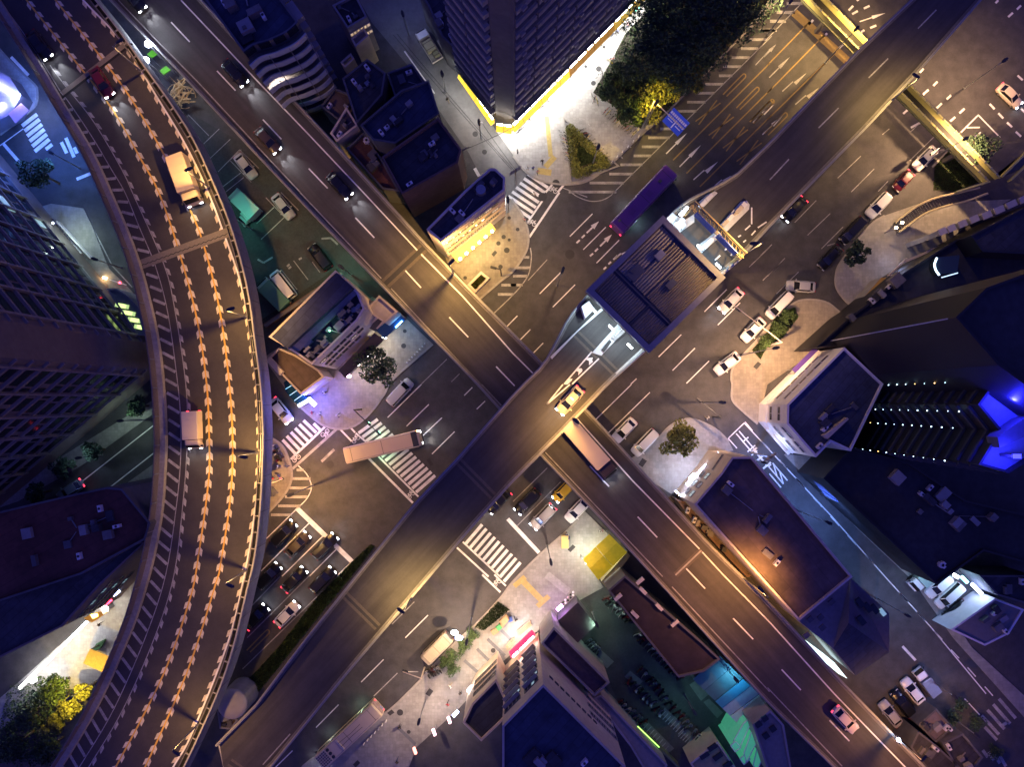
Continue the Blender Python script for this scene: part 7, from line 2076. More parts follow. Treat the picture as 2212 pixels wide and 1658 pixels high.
def car(label, pos, front, kind='sedan', paint='white', on=False, z=0.0, beam=260, group=None, tail=None, sign=False, name=None):
    """pos: view point of the car's middle; front: a view point it is heading for"""
    P = W(pos, z + .7); Q_ = W(front, z + .7)
    rz = math.atan2(Q_.y - P.y, Q_.x - P.x)
    L, Wd, hb, hr, xs, wf = KIND[kind]
    M = car_meshes(kind, paint)
    root = thing(name or {'sedan': 'car', 'suv': 'car', 'hatch': 'small_car', 'minivan': 'minivan', 'van': 'van'}[kind], label, 'car' if kind in ('sedan', 'suv', 'hatch') else 'van', (P.x, P.y, z + .012), rz, group)
    a, w = L / 2, Wd / 2
    for nm, k in (('body', 'body'), ('cabin_glass', 'glass'), ('roof', 'roof')):
        link(nm, M[k], root)
    for sx in (-1, 1):
        for sy in (-1, 1):
            o = link('wheel', M['wheel'], root, (sx * a * .60, sy * (w - .13), .33))
            link('rim', M['rim'], o)
    tl = on if tail is None else tail
    for sy in (-1, 1):
        link('headlight', M['h1' if on else 'h0'], root, (a - .14, sy * w * .62, hb * .66))
        link('taillight', M['t1' if tl else 't0'], root, (-a + .07, sy * w * .66, hb * .84))
        link('mirror', M['mirror'], root, (xs[3] - .25, sy * (w + .08), hb + .02))
    if sign:
        MB().box((-.35, 0, hr + .12), (.22, .6, .16)).build('taxi_sign', emis('taxi_sign', (1, .8, .3), 1.2), root)
    if on and beam:
        for sy in (-1, 1):
            o = lamp('SPOT', (a + .05, sy * w * .62, hb * .66), beam * 1.0, (.86, .90, 1), root, angle=50, blend=1.0, size=.06, name='beam')
            o.location = (a + .05, sy * w * .62, hb * .66)
            o.rotation_euler = (math.radians(90 - 9), 0, math.radians(-90))
    return root

def ahead(p, ang, d=20):            # a point ahead at a view angle (degrees, 0 = right, counter-clockwise)
    return (p[0] + d * math.cos(math.radians(ang)), p[1] - d * math.sin(math.radians(ang)))
def cars(rows):
    for lb, p, ang, kind, paint, on, *kw in rows:
        car(lb, p, ahead(p, ang), kind, paint, on, **(kw[0] if kw else {}))
NE, SWd, SE = 46, 226, -47
cars([
    # waiting at the left stop line, facing upper right
    ('black SUV at the left end of the front row waiting at the wide stop line', (613, 1153), NE, 'suv', 'black', True, dict(tail=False, beam=120)),
    ('dark brown car between two black ones in the front row at the stop line', (643, 1177), NE, 'sedan', 'brown', True, dict(tail=False, beam=200)),
    ('black car overshooting the wide stop line on the right of the front row', (702, 1181), NE, 'suv', 'black', True, dict(tail=False, beam=160)),
    ('black car in the second waiting row, left lane next to the curved flyover', (580, 1245), NE, 'suv', 'black', True, dict(tail=False, beam=200)),
    ('black car in the middle of the second waiting row', (636, 1253), NE, 'sedan', 'black', True, dict(beam=240)),
    ('black car at the right of the second waiting row by the hedge', (697, 1254), NE, 'suv', 'black', True, dict(tail=False, beam=220)),
    ('white taxi-like car with red lit bonnet in the third waiting row', (620, 1328), NE, 'sedan', 'white', True, dict(beam=160)),
    ('dark car with two white headlamps at the back of the waiting queue', (553, 1334), NE, 'sedan', 'black', True, dict(beam=120)),
    # waiting at the right stop line, facing lower left
    ('black SUV with blue-white lamps at the southern stop line', (1139, 1084), SWd, 'suv', 'black', True, dict(tail=False, beam=260)),
    ('black car half hidden beside the upper road parapet', (1077, 1084), SWd, 'sedan', 'black', True, dict(beam=160)),
    ('small yellow car waiting beside the straight flyover', (1216, 1063), SWd, 'hatch', 'yellow', True, dict(beam=60)),
    ('silver estate car with red tail lamps behind the southern stop line', (1173, 1117), SWd, 'suv', 'silver', True, dict(beam=160)),
    ('pale car emerging from under the straight flyover by the lit pavement', (1247, 1103), SWd, 'sedan', 'white', False),
    # right-hand carriageway
    ('white saloon beside the straight flyover, left of the round tree', (1349, 930), SWd, 'sedan', 'white', False),
    ('white van-like car nearest the round tree', (1393, 957), SWd, 'minivan', 'white', False),
    ('white car with blazing headlamps driving past the toll station', (1579, 650), SWd, 'sedan', 'white', True, dict(beam=420)),
    ('white car stopped under the pale signal mast', (1627, 713), SWd, 'sedan', 'white', False),
    ('white saloon parked at the kerb of the middle pavement', (1571, 786), SWd - 8, 'sedan', 'white', False),
    ('white people carrier ahead of the leafy strip', (1683, 660), SWd, 'minivan', 'white', False),
    ('silver car turning left near the northeast pavement', (1730, 619), 176, 'sedan', 'silver', False),
    ('black saloon parked beside the dark northeast tree', (1793, 557), SWd, 'sedan', 'black', False),
    ('black van parked behind the black saloon on the northeast kerb', (1841, 499), SWd, 'minivan', 'black', False),
    ('cream white car parked below the footbridge stairway', (1898, 444), SWd, 'suv', 'white', False),
    ('black car with lit headlamps hugging the upper road parapet', (1716, 452), SWd, 'sedan', 'black', True, dict(beam=90)),
    ('white car under the footbridge railing at upper right', (1999, 342), SWd - 2, 'sedan', 'white', False),
    ('dark red car behind the white one near the footbridge', (1951, 391), SWd, 'hatch', 'darkred', False, dict(tail=True)),
    ('pale car with lit lamps crossing the dashed carriageway at upper right', (2181, 207), -44, 'sedan', 'cream', True, dict(beam=60)),
    # car park left of centre
    ('silver car parked in the green-lit lot near the straight flyover', (612, 446), -52, 'sedan', 'silver', False),
    ('black car parked by the wall of the green-lit lot', (692, 556), 128, 'suv', 'black', False),
    ('white van parked beside the green container', (612, 616), 128, 'van', 'white', False),
    ('silver car parked in the upper bay of the green-lit lot', (531, 359), -52, 'sedan', 'silver', False),
    ('silver van parked by the dark tree near the western crossing', (864, 848), 47, 'minivan', 'silver', False),
    ('white car with blue sheen leaving under the curved flyover', (607, 888), -52, 'sedan', 'white', True, dict(beam=120)),
    ('pale car with red tail lamps on the street left of the flyover', (152, 1060), 214, 'sedan', 'bluegrey', False, dict(tail=True)),
    # side street and lower right
    ('white car with a lit tail parked at lower right between dark cars', (1972, 1494), 128, 'sedan', 'white', False),
    ('dark car parked beside the white one at lower right', (1950, 1521), 128, 'suv', 'black', False),
    ('silver car parked nearest the flyover at lower right', (1924, 1543), 128, 'sedan', 'silver', False),
    ('silver car in the lit bay closest to the side street', (2028, 1266), 222, 'suv', 'white', False),
    ('white car in the lit bay behind the first silver one', (2050, 1287), 222, 'minivan', 'white', False),
    ('dark car below the lit bay cars beside the pale roof', (2062, 1322), 222, 'sedan', 'black', False),
    # on the elevated roads
    ('dark car with white lamps on the straight flyover near the second dash', (507, 158), SE, 'sedan', 'black', True, dict(z=ZL, beam=1200, tail=False)),
    ('dark car entering the straight flyover at the top edge', (287, -3), SE, 'sedan', 'black', True, dict(z=ZL, beam=1200, tail=False)),
    ('brown car on the straight flyover beside the left parapet', (578, 303), SE, 'sedan', 'brown', True, dict(z=ZL, beam=1200, tail=False)),
    ('black car with amber lit flank on the straight flyover', (733, 401), SE, 'sedan', 'black', True, dict(z=ZL, beam=1200, tail=False)),
    ('pale pink car with red tail lamps near the bottom of the straight flyover', (1826, 1556), SE, 'sedan', 'pink', False, dict(z=ZL, tail=True)),
    ('gold taxi below the chevrons on the upper road', (1231, 866), 228, 'sedan', 'gold', True, dict(z=ZU, beam=160, sign=True)),
    ('black car with white lamps in the left lane of the curved flyover', (85, 97), -54, 'sedan', 'black', True, dict(z=ZC, beam=1200, tail=False)),
    ('dark red car with white lamps below the dark joint on the curved flyover', (220, 178), -58, 'sedan', 'darkred', True, dict(z=ZC, beam=1200, tail=False)),
])
def boxy(name, label, cat, pos, front, L, Wd, Hh, paint, z=0.0, on=False, beam=0, cab=None, cabpaint=None, roofparts=(), windows=True, tail=False, zc=None):
    P = W(pos, z + Hh * .9); Q_ = W(front, z + Hh * .9)
    rz = math.atan2(Q_.y - P.y, Q_.x - P.x)
    root = thing(name, label, cat, (P.x, P.y, z + .012), rz)
    a, w = L / 2, Wd / 2
    pm = car_paint(paint)
    def rr4(x, hw, z0, z1, c=.18): return [(x, -hw, z0), (x, -hw, z1 - c), (x, -hw + c, z1), (x, hw - c, z1), (x, hw, z1 - c), (x, hw, z0)]
    if cab:
        bx0, bx1 = -a, a - cab
        MB().loft([rr4(bx0, w * .98, .9, Hh, .06), rr4(bx0 + .06, w, .85, Hh, .06), rr4(bx1 - .16, w, .85, Hh, .06), rr4(bx1 - .1, w * .98, .9, Hh, .06)]).build('cargo_box', pm, root)
        for k in range(5):
            MB().box((bx0 + (bx1 - bx0) * (k + .5) / 5, 0, Hh + .012), (.06, Wd * .96, .025)).build('roof_rib', pm, root)
        cp = car_paint(cabpaint or paint)
        MB().loft([rr4(bx1, w * .93, .5, Hh * .78), rr4(a - .55, w * .93, .5, Hh * .78), rr4(a - .12, w * .92, .5, Hh * .52), rr4(a, w * .88, .55, Hh * .42)]).build('cab', cp, root)
        MB().add([(a - .50, -w * .82, Hh * .78 + .01), (a - .50, w * .82, Hh * .78 + .01), (a - .10, w * .84, Hh * .53 + .012), (a - .10, -w * .84, Hh * .53 + .012)], [(0, 3, 2, 1)]).build('windscreen', GLASS_CAR, root)
        MB().box((-.1, 0, .7), (L - .8, Wd * .45, .25)).build('chassis', DARKSTEEL, root)
    else:
        MB().loft([rr4(-a, w * .9, .4, Hh * .93, .25), rr4(-a + .15, w, .3, Hh, .2), rr4(a - .5, w, .3, Hh, .2), rr4(a - .08, w * .93, .35, Hh * .95, .25), rr4(a, w * .85, .5, Hh * .7, .25)]).build('body', pm, root)
        for s in (-1, 1):
            n = max(3, int(L / 1.7))
            for k in range(n):
                MB().box((-a + .7 + (L - 1.6) * (k + .5) / n, s * (w + .004), Hh * .66), ((L - 1.6) / n - .14, .03, Hh * .28)).build('window', GLASS_CAR, root)
        MB().add([(a - .07, -w * .82, Hh * .93), (a - .07, w * .82, Hh * .93), (a + .012, w * .8, Hh * .62), (a + .012, -w * .8, Hh * .62)], [(0, 3, 2, 1)]).build('windscreen', GLASS_CAR, root)
    if not cab:
        for k in range(7):
            MB().box((-a + L * (k + .7) / 7.4, 0, Hh + .008), (.05, Wd * .82, .03)).build('roof_seam', DARKSTEEL if k % 3 == 0 else pm, root)
        for sy in (-1, 1):
            MB().box((-.2, sy * w * .8, Hh - .012), (L * .86, .05, .05)).build('rain_gutter', GREYSTEEL, root)
    for (x, y, lx, ly, lz, m) in roofparts:
        MB().box((x, y, Hh + lz / 2 + .01), (lx, ly, lz)).build('roof_unit', m, root)
    for sx in (-.62, .62):
        for sy in (-1, 1):
            o = MB().tube([(0, -.16, 0), (0, .16, 0)], .48, 14).build('wheel', RUBBER, root); o.location = (sx * a, sy * (w - .17), .48)
    for sy in (-1, 1):
        o = MB().box((0, 0, 0), (.14, .34, .18)).build('headlight', E_HEAD if on else HEAD_OFF, root); o.location = (a - .02, sy * w * .72, .85)
        o = MB().box((0, 0, 0), (.14, .3, .2)).build('taillight', E_TAIL if (on or tail) else TAIL_OFF, root); o.location = (-a, sy * w * .75, 1.1)
        o = MB().box((0, 0, 0), (.25, .2, .3)).build('mirror', DARKSTEEL, root); o.location = (a - .35, sy * (w + .12), Hh * .6)
    if beam:
        for sy in (-1, 1):
            o = lamp('SPOT', (0, 0, 0), beam / 2, (1, .93, .82), root, angle=80, blend=.9, size=.08, name='beam')
            o.location = (a + .1, sy * w * .7, .9); o.rotation_euler = (math.radians(72), 0, math.radians(-90))
    return root
def halo(root, x, y, col, e):
    o = lamp('POINT', (0, 0, 0), e, col, root, size=.1, name='side_glow'); o.location = (x, y, 1.4)
b1 = boxy('city_bus', 'purple roofed city bus driving up the yellow-marked carriageway', 'bus', (1392, 430), (1452, 366), 12.6, 2.7, 3.1, 'purple', on=True, tail=True, roofparts=((3.6, .1, .5, .5, .12, GREYD), (-2.8, 0, .9, .9, .10, mat('purple_hatch', (.12, .045, .22), .4, 0)), (-5.2, .5, .5, .4, .08, GREYD), (1.0, 0, .9, .9, .06, mat('purple_hatch', (.12, .045, .22)))))
MB().box((2.0, 1.15, 3.13), (3.2, .10, .05)).build('roof_glint_strip', mat('pale_gold_strip', (.6, .5, .35), .4, 0), b1)
halo(b1, -2.2, 1.75, (.7, .9, 1), 60); halo(b1, -3.0, -1.75, (.6, .95, 1), 90)
b2 = boxy('city_bus', 'beige roofed city bus turning across the central zebra crossing', 'bus', (826, 966), (905, 947), 12.1, 2.6, 3.0, 'beige', on=True, beam=900, tail=False)
MB().box((5.2, 0, 3.02), (.9, 2.3, .08)).build('front_hood', DARKSTEEL, b2)
for s, c, e in ((1, (.5, 1, .6), 110), (-1, (.5, 1, .6), 110)):
    halo(b2, -.5, s * 1.75, c, e)
MB().box((5.9, 1.1, 2.7), (.25, .25, .25)).build('marker_lamp', emis('orange_marker', (1, .4, .1), 20), b2)
b3 = boxy('trolley_bus', 'yellowish trolley bus with roof vents pulled up at the bottom kerb', 'bus', (752, 1592), (690, 1650), 12.2, 2.6, 3.1, 'tanyellow', on=True, beam=60, roofparts=((1.6, 0, .25, 1.9, .22, CREAM), (4.9, 0, 1.9, 2.2, .12, CREAM)))
for k in range(3):
    o = MB().tube([(0, 0, 0), (0, 0, .1)], .26, 12).build('roof_vent', DARKSTEEL, b3); o.location = (3.6, -.7 + .7 * k, 3.12)
for k in range(5):
    for j in range(6):
        if (k + j) % 1 == 0:
            o = MB().box((0, 0, 0), (.26, .24, .04)).build('vent_louvre', GREYD, b3); o.location = (4.2 + .36 * k, -.85 + .34 * j, 3.26)
for s in (-.35, .35):
    MB().tube([(1.6, s, 3.4), (-1.0, s * .6, 3.75), (-3.0, s * .8, 3.8)], .035, 5).build('trolley_pole', DARKSTEEL, b3)
halo(b3, -3.5, -1.75, (.6, 1, .8), 60); halo(b3, 3.0, -1.8, (.7, .95, 1), 40)
MB().box((-6.13, 0, 1.7), (.06, 2.2, 1.9)).build('rear_advert', mat('advert_panel', (.40, .30, .26), .6, .35, 2), b3)
MB().box((-6.15, .55, 1.2), (.08, .7, .35)).build('advert_lettering', mat('advert_blue', (.25, .35, .7), .5, 0), b3)
boxy('box_truck', 'long pale box truck on the straight flyover below the crossing', 'truck', (1277, 974), (1330, 1035), 9.8, 2.5, 3.4, 'beige', z=ZL, on=True, beam=500, cab=2.0, cabpaint='brown')
boxy('box_truck', 'bright yellow-lit box truck on the curved flyover', 'truck', (393, 385), (416, 450), 6.9, 2.5, 3.0, 'tanyellow', z=ZC, on=True, beam=120, cab=1.5)
boxy('box_van', 'cream box van with two lamps lower on the curved flyover', 'van', (411, 930), (413, 985), 5.2, 2.2, 2.7, 'cream', z=ZC, on=True, beam=320, cab=1.2)
boxy('box_truck', 'pale green box truck parked in the green-lit lot', 'truck', (523, 437), (500, 415), 5.6, 2.3, 2.7, 'palegreen', cab=1.3)
boxy('box_van', 'small pale van parked below the pale green truck', 'van', (531, 466), (512, 485), 2.9, 1.7, 2.0, 'palegreen', cab=.9)
boxy('box_van', 'gold lit van parked at the southern kerb beside the bushes', 'van', (943, 1404), (925, 1422), 5.4, 2.0, 2.4, 'gold', on=False)
boxy('container_truck', 'green container beside the white van in the car park', 'truck', (587, 634), (572, 619), 5.8, 2.4, 2.4, 'green', cab=1.0, cabpaint='palegreen')
boxy('box_truck', 'white lorry parked at the top of the lit bay by the side street', 'truck', (2003, 1250), (1990, 1262), 5.0, 2.1, 2.5, 'palegreen', cab=1.3, cabpaint='white')
boxy('pickup_truck', 'white topped pickup parked nearest the side street at lower right', 'truck', (2005, 1477), (1992, 1460), 4.6, 1.8, 1.9, 'bluegrey', cab=1.6, cabpaint='white')
# flatbed truck in the alley
fp = W(Q(1, 0, (1485, 390)), 1.5)
fq = W(Q(1, 0, (1430, 300)), 1.5)
rz = math.atan2(fq.y - fp.y, fq.x - fp.x)
ft = thing('flatbed_truck', 'white-cabbed flatbed truck loaded with boxes parked in the alley', 'truck', (fp.x, fp.y, .012), rz)
MB().box((-.7, 0, .85), (3.9, 1.9, .12)).build('bed', mat('bed_boards', (.3, .28, .22), .8, .2, 3), ft)
for s, l, p in (((3.9, .06, .42), 0, (-.7, .95)), ((3.9, .06, .42), 0, (-.7, -.95)), ((.06, 1.9, .42), 0, (-2.65, 0))):
    MB().box((p[0], p[1], 1.13), s).build('side_board', CREAM, ft)
def rr5(x, hw, z0, z1, c=.12): return [(x, -hw, z0), (x, -hw, z1 - c), (x, -hw + c, z1), (x, hw - c, z1), (x, hw, z1 - c), (x, hw, z0)]
MB().loft([rr5(1.3, .92, .5, 2.0), rr5(2.3, .92, .5, 2.0), rr5(2.75, .9, .5, 1.4), rr5(2.85, .85, .55, 1.1)]).build('cab', car_paint('white'), ft)
MB().add([(2.32, -.75, 2.005), (2.32, .75, 2.005), (2.76, .78, 1.42), (2.76, -.78, 1.42)], [(0, 3, 2, 1)]).build('windscreen', GLASS_CAR, ft)
for k, (x, y, s, m) in enumerate([(-.1, 0, (1.9, 1.5, .8), mat('tan_crate', (.45, .40, .22), .85, .1, 3)), (-1.6, -.3, (1.0, .9, .6), mat('olive_crate', (.25, .24, .13), .85, .1, 3))]):
    c = ft.matrix_basis @ Vector((x, y, .92 + s[2] / 2))
    cr = thing('crate', ['large tan crate on the bed of the alley flatbed', 'small olive crate at the tail of the alley flatbed'][k], 'crate', tuple(c), rz)
    MB().box((0, 0, 0), s).build('box', m, cr)
    for t in (-.3, .3):
        MB().box((s[0] * t, 0, 0), (.08, s[1] + .03, s[2] + .03)).build('strap', BARK, cr)
for sx in (-1.7, 1.9):
    for sy in (-.8, .8):
        o = MB().tube([(0, -.12, 0), (0, .12, 0)], .38, 12).build('wheel', RUBBER, ft); o.location = (sx, sy, .38)

# ------------------------------------------------------------------ trees and planting
def leaves(mb, c, rad, n, size, rg, shell=.55):
    for _ in range(n):
        while True:
            v = Vector((rg.gauss(0, 1), rg.gauss(0, 1), rg.gauss(0, 1)))
            if v.length > .01: break
        v.normalize()
        r = shell + (1 - shell) * rg.random() ** .6 if rg.random() < .8 else rg.random()
        p = Vector((c[0] + v.x * rad[0] * r, c[1] + v.y * rad[1] * r, c[2] + v.z * rad[2] * r))
        nrm = Vector((rg.gauss(0, .8), rg.gauss(0, .8), rg.gauss(.5, .7))).normalized()
        t = nrm.cross(Vector((rg.random() - .5, rg.random() - .5, rg.random() - .5))).normalized()
        b = nrm.cross(t)
        s = size * rg.uniform(.6, 1.3)
        mb.add([p - t * s * .5, p + b * s * .32, p + t * s * .5, p - b * s * .32], [(0, 1, 2, 3)])

def tree(label, pos, zc, r, m=LEAF, n=1500, seed=0, hz=.75, leaf=.42, name='tree', group=None):
    rg = random.Random(seed + 500)
    C = W(pos, zc)
    root = thing(name, label, 'tree', (C.x, C.y, 0.0), 0, group)
    tr = MB()
    lean = Vector((rg.uniform(-.3, .3), rg.uniform(-.3, .3), 0))
    tr.tube([(0, 0, 0), lean * .3 + Vector((0, 0, zc * .3)), lean + Vector((0, 0, zc * .72))], [.22, .17, .12], 8)
    for k in range(6):
        a = k * 1.05 + rg.random()
        e = Vector((math.cos(a) * r * .6, math.sin(a) * r * .6, zc + rg.uniform(-.1, .4) * r))
        s = lean * .8 + Vector((0, 0, zc * rg.uniform(.45, .7)))
        tr.tube([s, s.lerp(e, .5) + Vector((0, 0, .3)), e], [.09, .06, .03], 6)
    tr.build('trunk', BARK, root)
    cr = MB()
    nb_ = 13
    for k in range(nb_):
        a = k * 2.4; q = math.sqrt((k + .5) / nb_)
        rr = r * .72 * q
        cc = (rr * math.cos(a) + rg.uniform(-.2, .2) * r, rr * math.sin(a) + rg.uniform(-.2, .2) * r, zc + r * hz * (rg.uniform(-.35, .55) - .35 * q * q))
        br = r * rg.uniform(.26, .44)
        leaves(cr, cc, (br, br, br * .75), n // nb_, leaf, rg)
    cr.build('crown', m, root)
    return root

def bush(label, pos, r, m=LEAF, n=420, seed=0, zc=.8, base=.13, name='bush', leaf=.26, sq=1.0, group=None):
    rg = random.Random(seed + 900)
    C = W(pos, zc)
    root = thing(name, label, 'bush', (C.x, C.y, base), 0, group)
    st = MB()
    for k in range(5):
        a = k * 1.3
        st.tube([(0, 0, 0), (math.cos(a) * r * .3, math.sin(a) * r * .3, zc * .6), (math.cos(a) * r * .6, math.sin(a) * r * .6, zc)], [.04, .03, .015], 5)
    st.build('stems', BARK, root)
    cr = MB()
    for k in range(6):
        a = k * 2.1; q = math.sqrt(k / 6)
        leaves(cr, (r * .6 * q * math.cos(a), r * .6 * q * math.sin(a) * sq, zc + rg.uniform(-.1, .2)), (r * .45, r * .45, zc * .7), n // 6, leaf, rg)
    cr.build('foliage', m, root)
    return root

def c2(x, y): return Q(2, 0, (x, y))
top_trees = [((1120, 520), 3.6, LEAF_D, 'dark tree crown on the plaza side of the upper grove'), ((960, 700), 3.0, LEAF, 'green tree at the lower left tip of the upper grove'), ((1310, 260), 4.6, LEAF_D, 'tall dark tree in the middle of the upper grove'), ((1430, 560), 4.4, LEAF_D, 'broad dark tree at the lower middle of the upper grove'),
             ((1640, 330), 4.8, LEAF_D, 'dark tree on the road side of the upper grove'), ((1850, 150), 4.6, LEAF_D, 'dark tree near the top right of the upper grove'), ((1180, 820), 3.0, LEAF_LIT, 'yellow-lit tree beside the blue road sign'), ((1010, 920), 2.2, LEAF, 'small green tree left of the yellow-lit one'),
             ((1500, -30), 4.8, LEAF_D, 'dark tree at the top edge of the upper grove'), ((1200, 60), 3.6, LEAF_D, 'dark tree nearest the plaza shops at the top edge'), ((2060, 40), 4.0, LEAF_D, 'dark tree at the top edge beside the hatched kerb'), ((1340, 745), 2.2, LEAF_LIT, 'small yellow-lit tree right of the sign arm'), ((1560, 700), 1.8, LEAF_LIT, 'little yellow-lit tree at the kerb end of the grove'), ((860, 780), 1.6, LEAF, 'low green tree at the plaza end of the grove')]
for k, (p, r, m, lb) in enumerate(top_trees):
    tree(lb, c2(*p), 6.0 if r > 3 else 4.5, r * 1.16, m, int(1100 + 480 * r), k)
tree('dark tree in front of the beige block, left of the crossing', (818, 792), 5, 3.4, LEAF_D, 2200, 30)
tree('round olive tree with light put into its leaf colour on the east pavement', (1468, 950), 5, 3.0, LEAF_LIT, 2600, 31)
tree('dark tree on the northeast pavement beside the parked black cars', (1851, 546), 4, 2.2, LEAF_D, 1300, 32)
tree('dark tree by the blue-lit crossing in the upper left', (78, 372), 6, 3.0, LEAF_D, 1600, 33)
tree('small dark tree between tower and curved flyover', (295, 878), 4, 1.9, LEAF_D, 1300, 34)
tree('dim tree along the tower pavement, left street', (196, 975), 4, 1.7, LEAF_D, 900, 35)
tree('dark tree lower along the tower pavement', (133, 1012), 4, 1.7, LEAF_D, 900, 36)
tree('dim tree at the left edge of the tower pavement', (75, 1068), 4, 2.0, LEAF_D, 900, 46)
tree('dark tree right of the footbridge', (2118, 322), 5, 3.2, LEAF_D, 1700, 37)
for k, (p, r, m, lb) in enumerate([((110, 1490), 2.6, LEAF, 'green tree nearest the glowing lower left shopfront'), ((62, 1545), 3.2, LEAF_D, 'dark tree in the lower left grove'), ((148, 1535), 2.0, LEAF_LIT, 'bright yellow-lit tree in the lower left grove'), ((120, 1562), 1.8, LEAF_LIT, 'smaller yellow-lit tree in the lower left grove'), ((30, 1610), 3.4, LEAF_D, 'dark tree in the bottom left corner'), ((95, 1625), 2.6, LEAF_D, 'dark tree at the foot of the lower left grove'), ((178, 1495), 1.4, LEAF_LIT, 'little yellow-lit tree beside the curved flyover')]):
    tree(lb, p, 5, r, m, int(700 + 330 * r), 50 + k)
for k, (p, r, lb) in enumerate([((1700, 683), 1.5, 'upper bush of the leafy strip on the middle pavement'), ((1680, 712), 1.7, 'middle bush of the leafy strip on the middle pavement'), ((1652, 742), 1.5, 'lower bush of the leafy strip by the lamp'), ((1690, 700), 1.3, 'small bush inside the leafy strip')]):
    bush(lb, p, r, LEAF, 700, k, 1.0)
for k, (p, r, lb) in enumerate([((1020, 1372), 1.5, 'upper bush beside the oval light boxes'), ((1003, 1395), 1.5, 'bush under the wooden-armed lamp'), ((978, 1418), 1.6, 'bush right of the golden van'), ((978, 1445), 1.5, 'lowest bush in the southern bed'), ((960, 1430), 1.1, 'small bush touching the golden van')]):
    bush(lb, p, r, LEAF, 700, 20 + k, 1.1)
for k, (p, r, lb) in enumerate([((2075, 1522), 1.4, 'green bush below the violet lamp at lower right'), ((2110, 1560), 1.8, 'dark bush at the lower right corner'), ((2060, 1550), 1.5, 'dim bush beside the low roofs at lower right'), ((2150, 1625), 1.5, 'dark bush at the bottom right edge')]):
    bush(lb, p, r, LEAF_D, 600, 30 + k, 1.1)
for k, (p, r, lb) in enumerate([((1620, 1150), 1.2, 'dark bush in the slot beside the brown roof, upper'), ((1660, 1255), 1.3, 'dark bush in the slot beside the brown roof, lower'), ((1285, 1575), 1.2, 'dim bush in the scooter yard corner')]):
    bush(lb, p, r, LEAF_D, 420, 40 + k, 1.1, 0.0)
# triangular hedge round a lawn
hd = thing('triangular_hedge', 'triangular clipped hedge round a dark lawn on the plaza', 'hedge', tuple(W(Q(2, 0, (620, 1340)), .13)))
tri = [W(p, .9) for p in Q(2, 0, (490, 1100), (550, 1500), (810, 1400))]
rg = random.Random(77)
for i in range(3):
    a, b = tri[i], tri[(i + 1) % 3]
    mb = MB()
    n_ = int((b - a).length / .55)
    for k in range(n_ + 1):
        p = a.lerp(b, k / n_) - hd.location
        leaves(mb, (p.x + rg.uniform(-.2, .2), p.y + rg.uniform(-.2, .2), .55), (.8, .8, .5), 170, .26, rg)
    mb.build('hedge_side', LEAF_LIT, hd)
inn, out = inset([tuple(p)[:2] for p in tri], -.9)
for i in range(3):
    j = (i + 1) % 3
    i2, o2 = inset([tuple(p)[:2] for p in tri], -1.15)
    MB().prism([i2[i], i2[j], inn[j], inn[i]], .12, .3).build('edging', KERB, hd, hd.location)
MB().prism([tuple(p)[:2] for p in tri], .12, .2).build('lawn', SOIL, hd, hd.location)
def grass(label, poly, n, z=.13, m=GRASS, hgt=.18, seed=0, name='grass'):
    rg = random.Random(seed)
    P = [W(p, z) for p in poly]
    xs = [p.x for p in P]; ys = [p.y for p in P]
    def inside(x, y):
        c = False; j = len(P) - 1
        for i in range(len(P)):
            if (P[i].y > y) != (P[j].y > y) and x < (P[j].x - P[i].x) * (y - P[i].y) / (P[j].y - P[i].y) + P[i].x: c = not c
            j = i
        return c
    mb = MB(); k = 0; tries = 0
    while k < n and tries < n * 20:
        tries += 1
        x, y = rg.uniform(min(xs), max(xs)), rg.uniform(min(ys), max(ys))
        if inside(x, y):
            a = rg.uniform(0, 6.28); w = rg.uniform(.06, .16); h_ = hgt * rg.uniform(.5, 1.6)
            lx, ly = rg.uniform(-.15, .15), rg.uniform(-.15, .15)
            mb.add([(x - w * math.cos(a), y - w * math.sin(a), z), (x + w * math.cos(a), y + w * math.sin(a), z), (x + lx, y + ly, z + h_)], [(0, 1, 2)])
            k += 1
    o = mb.build(name, m)
    tag(o, label, 'grass', kind='stuff')
    return o
grass('dark lawn inside the triangular hedge', Q(2, 0, (530, 1180), (560, 1440), (740, 1380)), 2500, .2, seed=1)
bed = sheet_struct('median_soil', Q(1, 2, (985, 1380), (1020, 1395), (830, 1640)) + Q(1, 3, (560, 330), (60, 960), (-120, 1150), (-120, 960), (180, 640), (520, 200)) + Q(1, 2, (800, 1550)), SOIL, 0.02)
grass('ragged green verge between the waiting cars and the upper road', Q(1, 2, (985, 1380), (1020, 1395), (830, 1640)) + Q(1, 3, (560, 330), (60, 960), (-120, 1150), (-120, 960), (180, 640), (520, 200)) + Q(1, 2, (800, 1550)), 9000, .02, LEAF, .4, 2)
bed2 = sheet_struct('corner_lawn_soil', Q(3, 0, (1440, 1440), (1560, 1300), (1850, 1560), (1620, 1650), (1430, 1640)), SOIL, 0.02)
grass('dim lawn in the corner below the footbridge', Q(3, 0, (1440, 1440), (1560, 1300), (1850, 1560), (1620, 1650), (1430, 1640)), 4000, .02, GRASS, .2, 3)
bed3 = sheet_struct('grove_soil', Q(2, 0, (690, 800), (860, 500), (960, 300), (1150, 100), (1250, -80), (2260, -80), (1990, 280), (1680, 600), (1290, 995), (1100, 1110), (850, 900)), SOIL, 0.142)
grass('undergrowth beneath the upper grove', Q(2, 0, (690, 800), (860, 500), (960, 300), (1150, 100), (1250, -80), (2260, -80), (1990, 280), (1680, 600), (1290, 995), (1100, 1110), (850, 900)), 6000, .142, LEAF, .35, 4)
